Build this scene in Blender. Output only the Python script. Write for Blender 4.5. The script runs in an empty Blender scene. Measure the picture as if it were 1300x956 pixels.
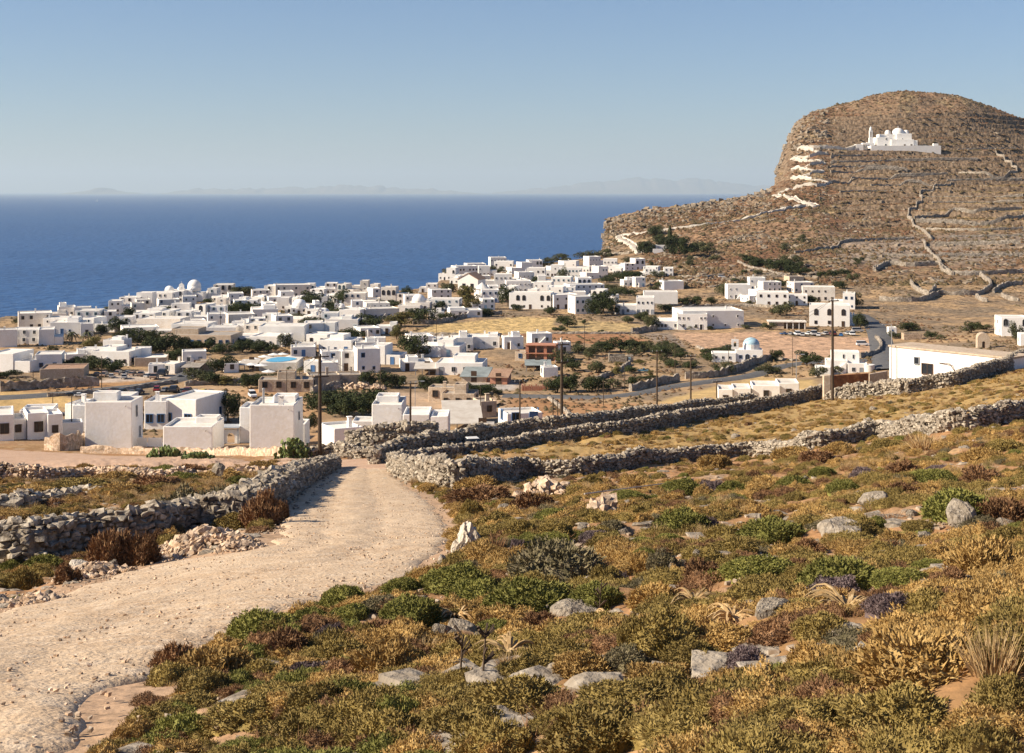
import bpy, bmesh, math, random
import numpy as np
from mathutils import Vector, Matrix
R = math.radians
random.seed(11); rng = np.random.default_rng(11)
SC = bpy.context.scene
COL = SC.collection
F = 1800.0; CX = 650.0; HY = 243.0          # focal length, centre column and horizon row of the 1300 px frame
SEA_Z = -130.0

# ------------------------------------------------------------------ noise
def _h(ix, iy, s):
    n = (ix.astype(np.int64) * 374761393 + iy.astype(np.int64) * 668265263 + s * 974711) & 0x7fffffff
    n = (n ^ (n >> 13)) * 1274126177 & 0x7fffffff
    n = (n ^ (n >> 16)) & 0xffffff
    return n / float(0xffffff)
def vnoise(x, y, s=0):
    x = np.asarray(x, float); y = np.asarray(y, float)
    ix = np.floor(x); iy = np.floor(y); fx = x - ix; fy = y - iy
    fx = fx * fx * (3 - 2 * fx); fy = fy * fy * (3 - 2 * fy)
    a = _h(ix, iy, s); b = _h(ix + 1, iy, s); c = _h(ix, iy + 1, s); d = _h(ix + 1, iy + 1, s)
    return (a * (1 - fx) + b * fx) * (1 - fy) + (c * (1 - fx) + d * fx) * fy - .5
def fbm(x, y, o=3, s=0):
    t = 0; a = 1
    for k in range(o):
        t = t + a * vnoise(x * 2 ** k, y * 2 ** k, s + k * 17); a *= .5
    return t
def ss(a, b, x):
    t = np.clip((np.asarray(x, float) - a) / (b - a), 0, 1); return t * t * (3 - 2 * t)

# ------------------------------------------------------------------ terrain height
PXC = np.array([-1500, -500, 0, 325, 561, 740, 963, 1145, 1300, 1800, 3000.])
NEAR = {1: [-1.75, -1.75, -1.7, -1.7, -1.7, -1.68, -1.65, -1.65, -1.6, -1.55, -1.4],
 4: [-2.65, -2.6, -2.55, -2.5, -2.45, -2.4, -2.3, -2.2, -2.1, -1.9, -1.6],
 8: [-3.8, -3.7, -3.6, -3.5, -3.3, -3.2, -3.0, -2.8, -2.7, -2.2, -1.6],
 14: [-5.1, -5.0, -4.8, -4.8, -4.6, -4.4, -4.2, -4.0, -3.9, -3.0, -2],
 25: [-7.7, -7.5, -7.4, -7.0, -6.8, -6.5, -6.4, -6.1, -6.0, -4.8, -3],
 40: [-11.4, -11.2, -10.9, -9.7, -9.6, -9.3, -9.1, -8.6, -8.4, -7.0, -5],
 60: [-14.4, -14, -13.6, -13.1, -13.0, -12.8, -12.5, -11.6, -11.0, -9.5, -7],
 80: [-17.5, -17.2, -17.0, -16.6, -16.6, -16.6, -15.7, -14.3, -13.3, -11.5, -9],
 100: [-20.9, -20.5, -20.3, -20.0, -19.7, -19.4, -18.7, -16.9, -15.4, -13, -10],
 120: [-24.5, -24, -23.9, -22.9, -22, -21.5, -20.8, -18.8, -17.0, -15, -12],
 140: [-27.4, -27.2, -27.0, -26.2, -24.6, -23.4, -22.8, -20.8, -18.6, -17, -14],
 160: [-30, -29.8, -29.8, -29.7, -28.4, -26.5, -24.5, -22.3, -20.1, -18, -15],
 180: [-32, -31.8, -31.9, -32.2, -31.9, -29.5, -26.5, -24.2, -21.8, -20, -17],
 200: [-33.5, -33.5, -33.5, -33.2, -33.0, -32, -29.5, -26.5, -24.5, -22, -19],
 230: [-33, -33, -33, -33.2, -33.3, -33.3, -32.8, -30.5, -28.5, -25, -22],
 300: [-33, -33, -33, -33.3, -33.5, -33.5, -33.5, -33, -31.5, -29, -26]}
PXF = np.array([-1500, 0, 325, 561, 740, 800, 880, 963, 1000, 1030, 1060, 1145, 1220, 1300, 1500, 1800, 3000.])
FAR = {300: [-33, -33, -33.3, -33.5, -33.5, -33.5, -33.5, -33.5, -33.5, -33.4, -33.3, -33, -32.5, -31.5, -30, -29, -26],
 400: [-33.2, -33.2, -33.2, -33.5, -33.5, -33.3, -33.5, -33.2, -33, -33.4, -33.6, -33.8, -33.6, -33, -32, -30, -24],
 500: [-33.5, -33.5, -33.5, -34, -34, -33, -32, -30.5, -30, -30, -30, -30, -30, -29.5, -28, -26, -18],
 600: [-34, -34, -34, -35, -35, -32, -29, -26.5, -26, -25.5, -25, -25, -24, -23, -20, -17, -10],
 700: [-35, -35, -35, -35, -34, -30, -24, -19.5, -18.5, -18, -17.5, -17.5, -16, -15, -12, -8, 0],
 800: [-36, -36, -36, -36, -30, -21, -15.5, -9.5, -8.2, -8, -8, -6.5, -5, -4, -2, 2, 8],
 870: [-36, -36, -36, -36, -20, -13, -9, -3.5, 1, 5, 6, 7, 7, 7, 6, 6, 12],
 950: [-36, -36, -36, -36, -20, -13, -9, -2, 22, 27, 28.5, 27.5, 26, 25, 20, 14, 16],
 1010: [-36, -36, -36, -36, -20, -13, -9, 2, 38, 47, 48, 48, 46, 41, 30, 20, 18],
 1080: [-36, -36, -36, -36, -20, -13, -9, 4, 44, 60, 67, 78, 75, 57, 40, 26, 20],
 1200: [-36, -36, -36, -36, -20, -13, -9, 10, 36, 52, 62, 70, 66, 50, 36, 24, 18],
 1600: [-90] * 17}
GP = np.arange(-1500, 3001, 10.)
GD = np.exp(np.linspace(math.log(.5), math.log(1600), 640))
def _grid():
    def tab(T, P):
        ds = np.array(sorted(T)); M = np.array([T[d] for d in ds], float)
        col = np.array([np.interp(GD, ds, M[:, j]) for j in range(M.shape[1])]).T
        return np.array([np.interp(GP, P, r) for r in col])
    A = tab(NEAR, PXC); B = tab(FAR, PXF)
    G = np.where(GD[:, None] < 300, A, B)
    def blur(G, r, ax):
        k = 2 * r + 1; P = np.pad(G, [(r, r) if a == ax else (0, 0) for a in (0, 1)], mode='edge')
        return sum(np.take(P, range(i, i + G.shape[ax]), ax) for i in range(k)) / k
    H = G.copy()
    for _ in range(2): H = blur(blur(H, 3, 0), 3, 1)
    w = ss(620, 700, GD)[:, None]          # keep the far hill crisper than the near slope
    K = blur(blur(G, 1, 0), 1, 1)
    return H * (1 - w) + K * w
GZ = _grid(); _L0 = math.log(.5); _LS = 639 / (math.log(1600) - _L0)
CO_P = np.array([-1500, -500, 0, 60, 150, 230, 330, 430, 520, 545, 560, 600, 700, 764, 769, 850, 965, 978, 988, 996, 1006, 1014, 3000.])
CO_D = np.array([300, 330, 372, 392, 405, 442, 475, 487, 488, 498, 560, 655, 690, 722, 868, 880, 885, 905, 975, 1000, 1060, 1250, 1250.])
ROAD_POLY = None
def pip_dist(x, y, poly):
    """signed distance to a polygon, negative inside"""
    x = np.asarray(x, float); y = np.asarray(y, float)
    d = np.full(x.shape, 1e9); ins = np.zeros(x.shape, bool)
    n = len(poly)
    for i in range(n):
        ax, ay = poly[i]; bx, by = poly[(i + 1) % n]
        ex, ey = bx - ax, by - ay; L = ex * ex + ey * ey + 1e-12
        t = np.clip(((x - ax) * ex + (y - ay) * ey) / L, 0, 1)
        d = np.minimum(d, np.hypot(x - ax - t * ex, y - ay - t * ey))
        c = ((ay > y) != (by > y)) & (x < (bx - ax) * (y - ay) / (by - ay + 1e-12) + ax)
        ins ^= c
    return np.where(ins, -d, d)
def base_z(x, y):
    x = np.asarray(x, float); y = np.maximum(np.asarray(y, float), .6)
    px = np.clip(CX + F * x / y, -1499, 2999)
    a = (px + 1500) / 10; b = np.clip((np.log(y) - _L0) * _LS, 0, 638.99)
    i = np.floor(a).astype(int); j = np.floor(b).astype(int); i = np.minimum(i, len(GP) - 2)
    fa = a - i; fb = b - j
    return (GZ[j, i] * (1 - fa) + GZ[j, i + 1] * fa) * (1 - fb) + (GZ[j + 1, i] * (1 - fa) + GZ[j + 1, i + 1] * fa) * fb
def terrain(x, y):
    x = np.asarray(x, float); y = np.asarray(y, float)
    z = base_z(x, y); yy = np.maximum(y, .6); px = CX + F * x / yy
    near = 1 - ss(115, 170, y)
    if ROAD_POLY is not None:
        rm = np.ones(np.shape(x)); q = (y < 125) & (x < 14) & (x > -45)
        if np.ndim(x) == 0: rm = ss(-.4, 2.2, pip_dist(x, y, ROAD_POLY)) if q else 1.
        elif q.any(): rm[q] = ss(-.4, 2.2, pip_dist(x[q], y[q], ROAD_POLY))
    else: rm = 1.
    n = fbm(x * .35, y * .35, 3, 5) * .42 + fbm(x * 1.7, y * 1.7, 2, 9) * .16
    z = z + near * rm * n - (0 if ROAD_POLY is None else (1 - rm) * .06)
    z = z + (1 - near) * (1 - ss(480, 560, y)) * fbm(x * .03, y * .03, 2, 3) * .8
    # hillside: terraces that follow the contour, rock on the seaward headland
    hill = ss(520, 640, y) * ss(770, 900, px)
    ter = hill * ss(1035, 1075, px + 14 * fbm(x * .02, y * .02, 2, 44)) * (1 - ss(1075, 1100, y)) * ss(-27, -21, z) * (1 - ss(54, 60, z))
    w = z + 6 * fbm(x * .008, y * .008, 2, 21); st = 4.0
    k = np.floor(w / st); fr = w / st - k
    z = z + ter * ((k + .12 * fr + .88 * ss(.9, 1, fr)) * st - w) * 1.0
    rock = ss(730, 800, y) * (1 - ss(1000, 1045, px)) + ss(1040, 1080, y) * (1 - ss(1080, 1180, px)) * .7
    rn = np.abs(fbm(x * .11, y * .11, 3, 31)); z = z + hill * (fbm(x * .05, y * .05, 3, 12) * 2.0 * (1 - .9 * ter) + fbm(x * .3, y * .3, 2, 8) * .9 * (1 - .75 * ter))
    lb = ss(930, 985, y) * (1 - ss(1015, 1060, px)); z = z + rock * (2.6 * rn + 1.6 * fbm(x * .35, y * .35, 2, 71)) + lb * 7 * np.abs(fbm(x * .06, y * .06, 2, 33))
    cd = np.interp(px + 9 * fbm(z * .09, z * 0 + 3, 2, 78) * ss(960, 990, px), CO_P, CO_D) + 9 * fbm(px * .03, px * 0, 3, 77)
    over = np.maximum(0, y - cd)
    z = z - over * (1.5 + .8 * fbm(x * .04, y * .04, 2, 61))
    return np.maximum(z, SEA_Z - 6)
_DS = np.exp(np.linspace(math.log(3), math.log(1250), 2000))
def gnd(px, py, dmin=3, dmax=1250):
    """the point of the terrain seen at a place of the 1300 px frame"""
    D = _DS[(_DS >= dmin) & (_DS <= dmax)]
    x = (px - CX) / F * D; zr = -(py - HY) / F * D
    zt = terrain(x, D); m = np.nonzero(zr <= zt)[0]
    if len(m) == 0:
        i = int(np.argmin(zr - zt))
        return Vector((x[i], D[i], zt[i]))
    i = m[0]
    if i > 0:
        a = zr[i - 1] - zt[i - 1]; b = zr[i] - zt[i]; t = a / (a - b + 1e-9)
        d = D[i - 1] * (1 - t) + D[i] * t
    else: d = D[0]
    xx = (px - CX) / F * d
    return Vector((xx, d, float(terrain(xx, d))))
def tz(x, y): return float(terrain(x, y))
def pix(v): return (CX + F * v[0] / v[1], HY - F * v[2] / v[1])

# ------------------------------------------------------------------ objects
def mesh_from(name, V, Fc, mats, midx=None, smooth=False):
    me = bpy.data.meshes.new(name)
    V = np.asarray(V, np.float32).reshape(-1, 3)
    if isinstance(Fc, np.ndarray):
        k = Fc.shape[1]; n = len(Fc)
        me.vertices.add(len(V)); me.vertices.foreach_set('co', V.ravel())
        me.loops.add(n * k); me.loops.foreach_set('vertex_index', Fc.astype(np.int32).ravel())
        me.polygons.add(n); me.polygons.foreach_set('loop_start', np.arange(0, n * k, k, dtype=np.int32))
        me.update(calc_edges=True)
    else:
        me.from_pydata([tuple(map(float, v)) for v in V], [], Fc)
    for m in (mats if isinstance(mats, (list, tuple)) else [mats]): me.materials.append(m)
    if midx is not None: me.polygons.foreach_set('material_index', np.asarray(midx, np.int32))
    if smooth: me.polygons.foreach_set('use_smooth', np.ones(len(me.polygons), bool))
    else: me.shade_flat()
    me.validate(); return me
def link(name, data, parent=None, loc=None, rz=None, scale=None):
    o = bpy.data.objects.new(name, data); COL.objects.link(o)
    if parent is not None: o.parent = parent
    if loc is not None: o.location = loc
    if rz is not None: o.rotation_euler = (0, 0, rz)
    if scale is not None: o.scale = scale if hasattr(scale, '__len__') else (scale,) * 3
    return o
def tag(o, label, cat, group=None, kind=None):
    if label: o['label'] = label
    if cat: o['category'] = cat
    if group: o['group'] = group
    if kind: o['kind'] = kind
    return o
def copytree(o, parent=None):
    c = o.copy(); COL.objects.link(c); c.parent = parent
    for ch in o.children: copytree(ch, c)
    return c
class MB:
    def __init__(s): s.V = []; s.F = []; s.M = []
    def add(s, V, Fc, m=0):
        n = len(s.V); s.V += [tuple(v) for v in V]; s.F += [tuple(i + n for i in f) for f in Fc]; s.M += [m] * len(Fc); return s
    def box(s, x0, x1, y0, y1, z0, z1, m=0, tx=0, ty=0):
        V = [(x0, y0, z0), (x1, y0, z0), (x1, y1, z0), (x0, y1, z0), (x0 + tx, y0 + ty, z1), (x1 - tx, y0 + ty, z1), (x1 - tx, y1 - ty, z1), (x0 + tx, y1 - ty, z1)]
        return s.add(V, [(0, 3, 2, 1), (4, 5, 6, 7), (0, 1, 5, 4), (1, 2, 6, 5), (2, 3, 7, 6), (3, 0, 4, 7)], m)
    def tube(s, p, q, r0, r1, n=8, m=0):
        p = Vector(p); q = Vector(q); d = (q - p).normalized(); a = d.orthogonal().normalized(); b = d.cross(a)
        V = []
        for c, r in ((p, r0), (q, r1)):
            for i in range(n):
                t = 2 * math.pi * i / n; V.append(c + a * (r * math.cos(t)) + b * (r * math.sin(t)))
        return s.add(V, [(i, (i + 1) % n, n + (i + 1) % n, n + i) for i in range(n)] + [tuple(range(n))[::-1], tuple(range(n, 2 * n))], m)
    def dome(s, cx, cy, z, r, hh=None, n=16, k=6, m=0):
        hh = hh or r; V = []; Fc = []
        for j in range(k):
            a = j / k * math.pi / 2
            for i in range(n):
                t = 2 * math.pi * i / n; V.append((cx + r * math.cos(a) * math.cos(t), cy + r * math.cos(a) * math.sin(t), z + hh * math.sin(a)))
        V.append((cx, cy, z + hh))
        for j in range(k - 1):
            for i in range(n): Fc.append((j * n + i, j * n + (i + 1) % n, (j + 1) * n + (i + 1) % n, (j + 1) * n + i))
        for i in range(n): Fc.append(((k - 1) * n + i, (k - 1) * n + (i + 1) % n, k * n))
        return s.add(V, Fc, m)
    def prism(s, pts, y0, y1, m=0):      # polygon in x,z pushed along y
        n = len(pts); V = [(x, y0, z) for x, z in pts] + [(x, y1, z) for x, z in pts]
        return s.add(V, [tuple(range(n)), tuple(range(2 * n - 1, n - 1, -1))] + [(i, n + i, n + (i + 1) % n, (i + 1) % n) for i in range(n)], m)
    def mesh(s, name, mats, smooth=False, bevel=0):
        me = mesh_from(name, s.V, s.F, mats, s.M, smooth)
        bm = bmesh.new(); bm.from_mesh(me); bmesh.ops.recalc_face_normals(bm, faces=bm.faces)
        if bevel:
            bmesh.ops.bevel(bm, geom=[e for e in bm.edges if e.is_manifold and e.calc_face_angle(0) > .6], offset=bevel, segments=2, profile=.5, affect='EDGES', clamp_overlap=True)
        bm.to_mesh(me); bm.free(); return me
    def build(s, name, mats, parent=None, smooth=False, bevel=0, **k):
        return link(name, s.mesh(name, mats, smooth, bevel), parent, **k)

# ------------------------------------------------------------------ materials
def mat(name, base, rough=.85, n1=None, s1=1., n2=None, s2=8., bump=0, bs=6., bd=.05, vary=0, spec=.3, obj=True, attr=None, tri=None, metal=0, vor=None):
    """base colour mixed towards n1 and n2 by two noises of scale s1, s2; bump; small change per object"""
    m = bpy.data.materials.new(name); m.use_nodes = True; nt = m.node_tree; N = nt.nodes; L = nt.links
    b = N['Principled BSDF']; b.inputs['Roughness'].default_value = rough; b.inputs['Specular IOR Level'].default_value = spec; b.inputs['Metallic'].default_value = metal
    tc = N.new('ShaderNodeTexCoord').outputs['Object']
    def mix(a, c, f, mode='MIX'):
        x = N.new('ShaderNodeMix'); x.data_type = 'RGBA'; x.blend_type = mode
        for i, v in ((6, a), (7, c)):
            if isinstance(v, tuple): x.inputs[i].default_value = (*v, 1)
            else: L.new(v, x.inputs[i])
        if isinstance(f, (int, float)): x.inputs[0].default_value = f
        else: L.new(f, x.inputs[0])
        return x.outputs[2]
    def noise(sc, det=4, lo=.35, hi=.65, rough=.6):
        n = N.new('ShaderNodeTexNoise'); n.inputs['Scale'].default_value = sc; n.inputs['Detail'].default_value = det; n.inputs['Roughness'].default_value = rough
        L.new(tc, n.inputs['Vector']); r = N.new('ShaderNodeMapRange'); r.inputs[1].default_value = lo; r.inputs[2].default_value = hi
        L.new(n.outputs[0], r.inputs[0]); return r.outputs[0]
    if attr:
        a = N.new('ShaderNodeAttribute'); a.attribute_name = attr; c = a.outputs['Color']
    else:
        c = mix(base, base, 0)
    if n1: c = mix(c, n1, noise(s1))
    if n2: c = mix(c, n2, noise(s2, 3, .45, .7))
    if vor:
        v = N.new('ShaderNodeTexVoronoi'); v.inputs['Scale'].default_value = vor[0]; L.new(tc, v.inputs['Vector'])
        h = N.new('ShaderNodeMapRange'); h.inputs[1].default_value = .0; h.inputs[2].default_value = 1.; h.inputs[3].default_value = 1 - vor[1]; h.inputs[4].default_value = 1 + vor[1]
        sp = N.new('ShaderNodeSeparateColor'); L.new(v.outputs['Color'], sp.inputs[0]); L.new(sp.outputs[0], h.inputs[0])
        cb = N.new('ShaderNodeCombineColor'); [L.new(h.outputs[0], cb.inputs[i]) for i in range(3)]
        c = mix(c, cb.outputs[0], 1., 'MULTIPLY')
    if vary:
        oi = N.new('ShaderNodeObjectInfo'); r = N.new('ShaderNodeMapRange'); r.inputs[3].default_value = 1 - vary; r.inputs[4].default_value = 1 + vary
        L.new(oi.outputs['Random'], r.inputs[0]); cb = N.new('ShaderNodeCombineColor'); [L.new(r.outputs[0], cb.inputs[i]) for i in range(3)]
        c = mix(c, cb.outputs[0], 1., 'MULTIPLY')
    L.new(c, b.inputs['Base Color'])
    if bump:
        n = N.new('ShaderNodeTexNoise'); n.inputs['Scale'].default_value = bs; n.inputs['Detail'].default_value = 5; L.new(tc, n.inputs['Vector'])
        u = N.new('ShaderNodeBump'); u.inputs['Strength'].default_value = bump; u.inputs['Distance'].default_value = bd; L.new(n.outputs[0], u.inputs['Height']); L.new(u.outputs[0], b.inputs['Normal'])
    return m
M = {}
M['plaster'] = mat('lime_plaster', (.83, .80, .75), .9, (.76, .72, .65), .35, (.85, .83, .80), 2.5, bump=.3, bs=3, bd=.06, vary=.07)
M['plaster2'] = mat('old_plaster', (.76, .71, .63), .92, (.62, .55, .46), .5, (.80, .76, .70), 2.2, bump=.4, bs=3, bd=.06, vary=.08)
M['tan'] = mat('tan_render', (.52, .41, .30), .92, (.42, .31, .21), .5, (.60, .50, .39), 3, bump=.5, bs=4, bd=.08, vary=.08)
M['roof'] = mat('flat_roof', (.74, .71, .65), .92, (.56, .51, .44), .4, (.74, .71, .66), 2, bump=.3, vary=.15)
M['roofgrey'] = mat('concrete_roof', (.33, .29, .25), .92, (.22, .19, .16), .5, (.42, .38, .33), 2, bump=.3, vary=.1)
M['tile'] = mat('clay_tiles', (.36, .22, .14), .85, (.28, .16, .10), 1, (.46, .32, .22), 5, bump=.5)
M['glass'] = mat('window_glass', (.015, .02, .028), .15, spec=.6)
M['wood'] = mat('dark_wood', (.06, .035, .02), .7, (.09, .05, .03), 2)
M['blue'] = mat('blue_paint', (.07, .16, .33), .6, vary=.3)
M['lblue'] = mat('pale_blue_paint', (.34, .50, .58), .6, vary=.1)
M['greypaint'] = mat('grey_paint', (.3, .32, .34), .6, vary=.2)
M['green'] = mat('green_paint', (.06, .11, .08), .6)
M['stone'] = mat('field_stone', (.32, .27, .205), .94, (.14, .11, .082), 1.5, (.50, .44, .35), 4, bump=.8, bs=9, bd=.05, vor=(3.3, .25))
M['stoneF'] = mat('far_dry_stone', (.29, .25, .20), .95, (.18, .145, .11), .6, (.40, .35, .29), 1.6, bump=1, bs=2, bd=.3, vor=(1.5, .3))
M['stoneW'] = mat('warm_stone', (.48, .35, .24), .92, (.34, .22, .13), 1.5, (.58, .48, .38), 5, bump=.8, bs=9, bd=.05, vor=(2.6, .35))
M['rock'] = mat('grey_rock', (.29, .245, .19), .93, (.15, .12, .088), 1.3, (.38, .33, .265), 4, bump=1, bs=7, bd=.08)
M['path'] = mat('pale_path', (.52, .47, .40), .92, (.42, .37, .30), .3)
M['pathwall'] = mat('path_parapet', (.60, .55, .48), .92, (.46, .41, .34), .4)
M['asphalt'] = mat('asphalt', (.10, .10, .105), .9, (.14, .135, .13), .6, (.07, .07, .07), 4)
M['pole'] = mat('pole_wood', (.05, .033, .022), .85, (.08, .055, .035), 3)
M['metal'] = mat('grey_metal', (.35, .36, .37), .45, metal=.4)
M['rubber'] = mat('tyre_rubber', (.02, .02, .02), .8)
M['water'] = mat('pool_water', (.03, .38, .62), .15, spec=.5)
M['canvas'] = mat('white_canvas', (.75, .74, .71), .9, vary=.06)
M['bark'] = mat('bark', (.10, .07, .045), .95, (.06, .04, .03), 4)
def leafmat(name, a, b, c, s1=1.6, s2=7, vary=.18):
    m = mat(name, a, .75, b, s1, c, s2, vary=vary, spec=.15); return m
M['leafD'] = leafmat('leaf_dark_evergreen', (.040, .052, .018), (.022, .032, .012), (.075, .080, .028), 1.2, 5)
M['leafO'] = leafmat('leaf_olive', (.075, .080, .034), (.045, .052, .022), (.12, .115, .055), 1.2, 5)
M['leafY'] = leafmat('leaf_yellow_green', (.12, .105, .03), (.07, .07, .02), (.18, .14, .05), 1.2, 5)
M['leafP'] = leafmat('bougainvillea', (.13, .02, .05), (.06, .05, .02), (.2, .03, .07), 1.5, 5)
M['cgreen'] = leafmat('cushion_green', (.175, .170, .042), (.105, .108, .026), (.25, .225, .065), 2.2, 9)
M['colive'] = leafmat('cushion_olive', (.225, .165, .048), (.145, .105, .034), (.31, .23, .08), 2.2, 9)
M['cgold'] = leafmat('cushion_gold', (.36, .225, .075), (.23, .14, .045), (.46, .32, .13), 2.2, 9)
M['cbrown'] = leafmat('cushion_brown', (.20, .105, .05), (.11, .058, .03), (.30, .18, .09), 2.2, 9)
M['cpurple'] = leafmat('cushion_grey_purple', (.14, .10, .10), (.085, .062, .06), (.21, .165, .16), 2.2, 9)
M['cgrey'] = leafmat('cushion_grey_green', (.15, .125, .065), (.085, .075, .04), (.23, .19, .12), 2.2, 9)
M['straw'] = leafmat('straw', (.42, .29, .14), (.27, .16, .07), (.55, .42, .24), 3, 12)
M['cactus'] = mat('cactus_green', (.13, .18, .05), .7, (.09, .12, .035), 1.5, (.22, .24, .09), 4, vary=.1)
# ------------------------------------------------------------------ roads: outlines taken on the bare slope
def W(px, py): v = gnd(px, py); return (v.x, v.y)
ROADP = [((-620, 956), (60, 956)), ((-480, 905), (120, 900)), ((-300, 855), (190, 858)), ((-120, 800), (262, 808)), ((50, 757), (325, 780)),
 ((190, 712), (430, 757)), ((300, 694), (540, 722)), ((352, 678), (566, 690)), ((352, 658), (570, 662)), ((368, 634), (554, 638)), ((393, 615), (526, 618)),
 ((413, 603), (503, 602)), ((422, 593), (497, 592)), ((424, 584), (500, 581))]
_L = [W(*a) for a, b in ROADP]; _R = [W(*b) for a, b in ROADP]
_n = Vector((_L[0][0] - 3, 5.0)); _L = [(_L[0][0] - 2, 4.0)] + _L; _R = [(-2.8, 4.0)] + _R
def smooth_line(P, k):
    P = np.array(P, float); n = len(P); t = np.linspace(0, n - 1, (n - 1) * k + 1); out = []
    for u in t:
        i = min(int(u), n - 2); f = u - i
        p0, p1, p2, p3 = P[max(i - 1, 0)], P[i], P[i + 1], P[min(i + 2, n - 1)]
        out.append(.5 * ((2 * p1) + (-p0 + p2) * f + (2 * p0 - 5 * p1 + 4 * p2 - p3) * f * f + (-p0 + 3 * p1 - 3 * p2 + p3) * f ** 3))
    return np.array(out)
_L = smooth_line(_L, 4); _R = smooth_line(_R, 4)
ROAD_POLY = [tuple(p) for p in _L] + [tuple(p) for p in _R[::-1]]

def ribbon(name, Lp, Rp, m, nacross, step, lift=.03, rough=.0, sub=1, edge=0, ruts=0):
    Lp = np.array(Lp); Rp = np.array(Rp); mid = (Lp + Rp) / 2
    s = np.r_[0, np.cumsum(np.linalg.norm(np.diff(mid, axis=0), axis=1))]; n = max(2, int(s[-1] / step) + 1); t = np.linspace(0, s[-1], n)
    A = np.c_[np.interp(t, s, Lp[:, 0]), np.interp(t, s, Lp[:, 1])]; B = np.c_[np.interp(t, s, Rp[:, 0]), np.interp(t, s, Rp[:, 1])]
    u = np.linspace(0, 1, nacross)[None, :, None]
    P = A[:, None] * (1 - u) + B[:, None] * u
    if edge:
        w = edge * fbm(t * .9, t * 0, 3, 4)[:, None]; w2 = edge * fbm(t * .9, t * 0 + 9, 3, 5)[:, None]
        d = (B - A) / (np.linalg.norm(B - A, axis=1)[:, None] + 1e-6)
        P = (A + d * w)[:, None] * (1 - u) + (B + d * w2)[:, None] * u
    X, Y = P[..., 0], P[..., 1]; Z = terrain(X, Y) + lift - (lift + .12) * np.abs(2 * u[..., 0] - 1) ** 14
    if ruts:
        uu = u[..., 0] + .05 * fbm(t * .08, t * 0, 2, 6)[:, None]
        for c0 in (.30, .62): Z = Z - ruts * np.exp(-((uu - c0) / .055) ** 2)
        Z = Z + ruts * .9 * np.exp(-((uu - .46) / .08) ** 2) * (1 + fbm(X, Y, 2, 4))
    if rough: Z = Z + rough * fbm(X * 1.1, Y * 1.1, 3, 2) + rough * .5 * fbm(X * 6, Y * 6, 2, 3)
    V = np.stack([X, Y, Z], -1).reshape(-1, 3); i = np.arange(n - 1)[:, None] * nacross + np.arange(nacross - 1)[None]
    i = i.ravel(); Fc = np.c_[i, i + 1, i + nacross + 1, i + nacross]
    o = link(name, mesh_from(name, V, Fc, m, smooth=True)); o['kind'] = 'structure'; return o

# ------------------------------------------------------------------ ground sheets
def cols_px():
    return np.unique(np.r_[np.arange(-1400, -60, 26), np.arange(-60, 1362, 2.1), np.arange(1362, 2900, 30)])
def rows_d():
    return np.unique(np.r_[[.7, 1.2, 1.8, 2.4], np.exp(np.arange(math.log(3), math.log(130), .0085)), np.exp(np.arange(math.log(130), math.log(560), .0075)), np.arange(560, 690, 2.1), np.arange(690, 1112, 1.35), np.arange(1112, 1600, 12)])
def poly_world(pts): return [W(*p) for p in pts]
def c2(c, x, y):
    return {1: (x / 3.676, 340 + y / 3.676), 2: (300 + x / 3.676, 340 + y / 3.676), 3: (520 + x / 3.676, 310 + y / 3.676), 4: (800 + x / 3.676, 330 + y / 3.676),
            5: (1000 + x / 3.677, 330 + y / 3.677), 6: (740 + x / 3.982, 100 + y / 3.983), 7: (980 + x / 3.825, 100 + y / 3.824), 8: (1080 + x / 9.286, 140 + y / 9.286)}[c]
ZONES = [  # outline in the frame, colour, edge softness (m)
 ([(-300, 500), (0, 497), (70, 500), (92, 508), (88, 516), (60, 521), (0, 523), (-300, 525)], (.50, .34, .15), .8),
 ([(-300, 482), (0, 484), (110, 484), (215, 478), (230, 484), (120, 495), (0, 497), (-300, 497)], (.40, .23, .11), 1.5),
 ([(122, 486), (150, 473), (215, 470), (228, 478), (180, 484)], (.50, .41, .33), 1.5),
 ([(235, 470), (300, 474), (330, 478), (335, 495), (300, 520), (283, 506), (230, 484)], (.45, .31, .19), 2),
 ([(300, 500), (330, 485), (385, 500), (405, 530), (400, 560), (385, 570), (370, 520)], (.42, .26, .14), 2),
 ([(524, 424), (548, 413), (600, 408), (660, 402), (705, 404), (702, 418), (690, 422), (620, 425)], (.55, .39, .18), .8),
 ([(712, 416), (730, 406), (790, 410), (818, 413), (815, 421), (760, 424), (715, 424)], (.44, .32, .16), 1),
 ([(640, 424), (700, 423), (790, 423), (830, 434), (800, 440), (740, 436), (700, 434)], (.36, .19, .10), 1),
 ([(812, 424), (852, 422), (870, 440), (845, 438)], (.28, .22, .17), 1),
 ([(850, 422), (985, 421), (1000, 427), (1110, 428), (1117, 446), (1100, 452), (1040, 453), (1012, 457), (960, 450), (925, 452), (885, 440)], (.50, .325, .21), .8),
 ([(790, 524), (850, 505), (905, 492), (960, 478), (1030, 482), (1060, 490), (1000, 510), (900, 530)], (.50, .35, .16), 1.2),
 ([(640, 504), (700, 506), (740, 512), (850, 512), (900, 505), (780, 540), (690, 545), (650, 535)], (.36, .20, .10), 1.5),
 ([(585, 485), (640, 480), (660, 486), (650, 495), (600, 497)], (.42, .38, .34), 1.5),
 ([(480, 498), (640, 500), (640, 520), (520, 520)], (.43, .31, .21), 2),
 ([(1050, 462), (1110, 455), (1130, 470), (1100, 490), (1040, 500)], (.33, .22, .13), 2)]
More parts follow.
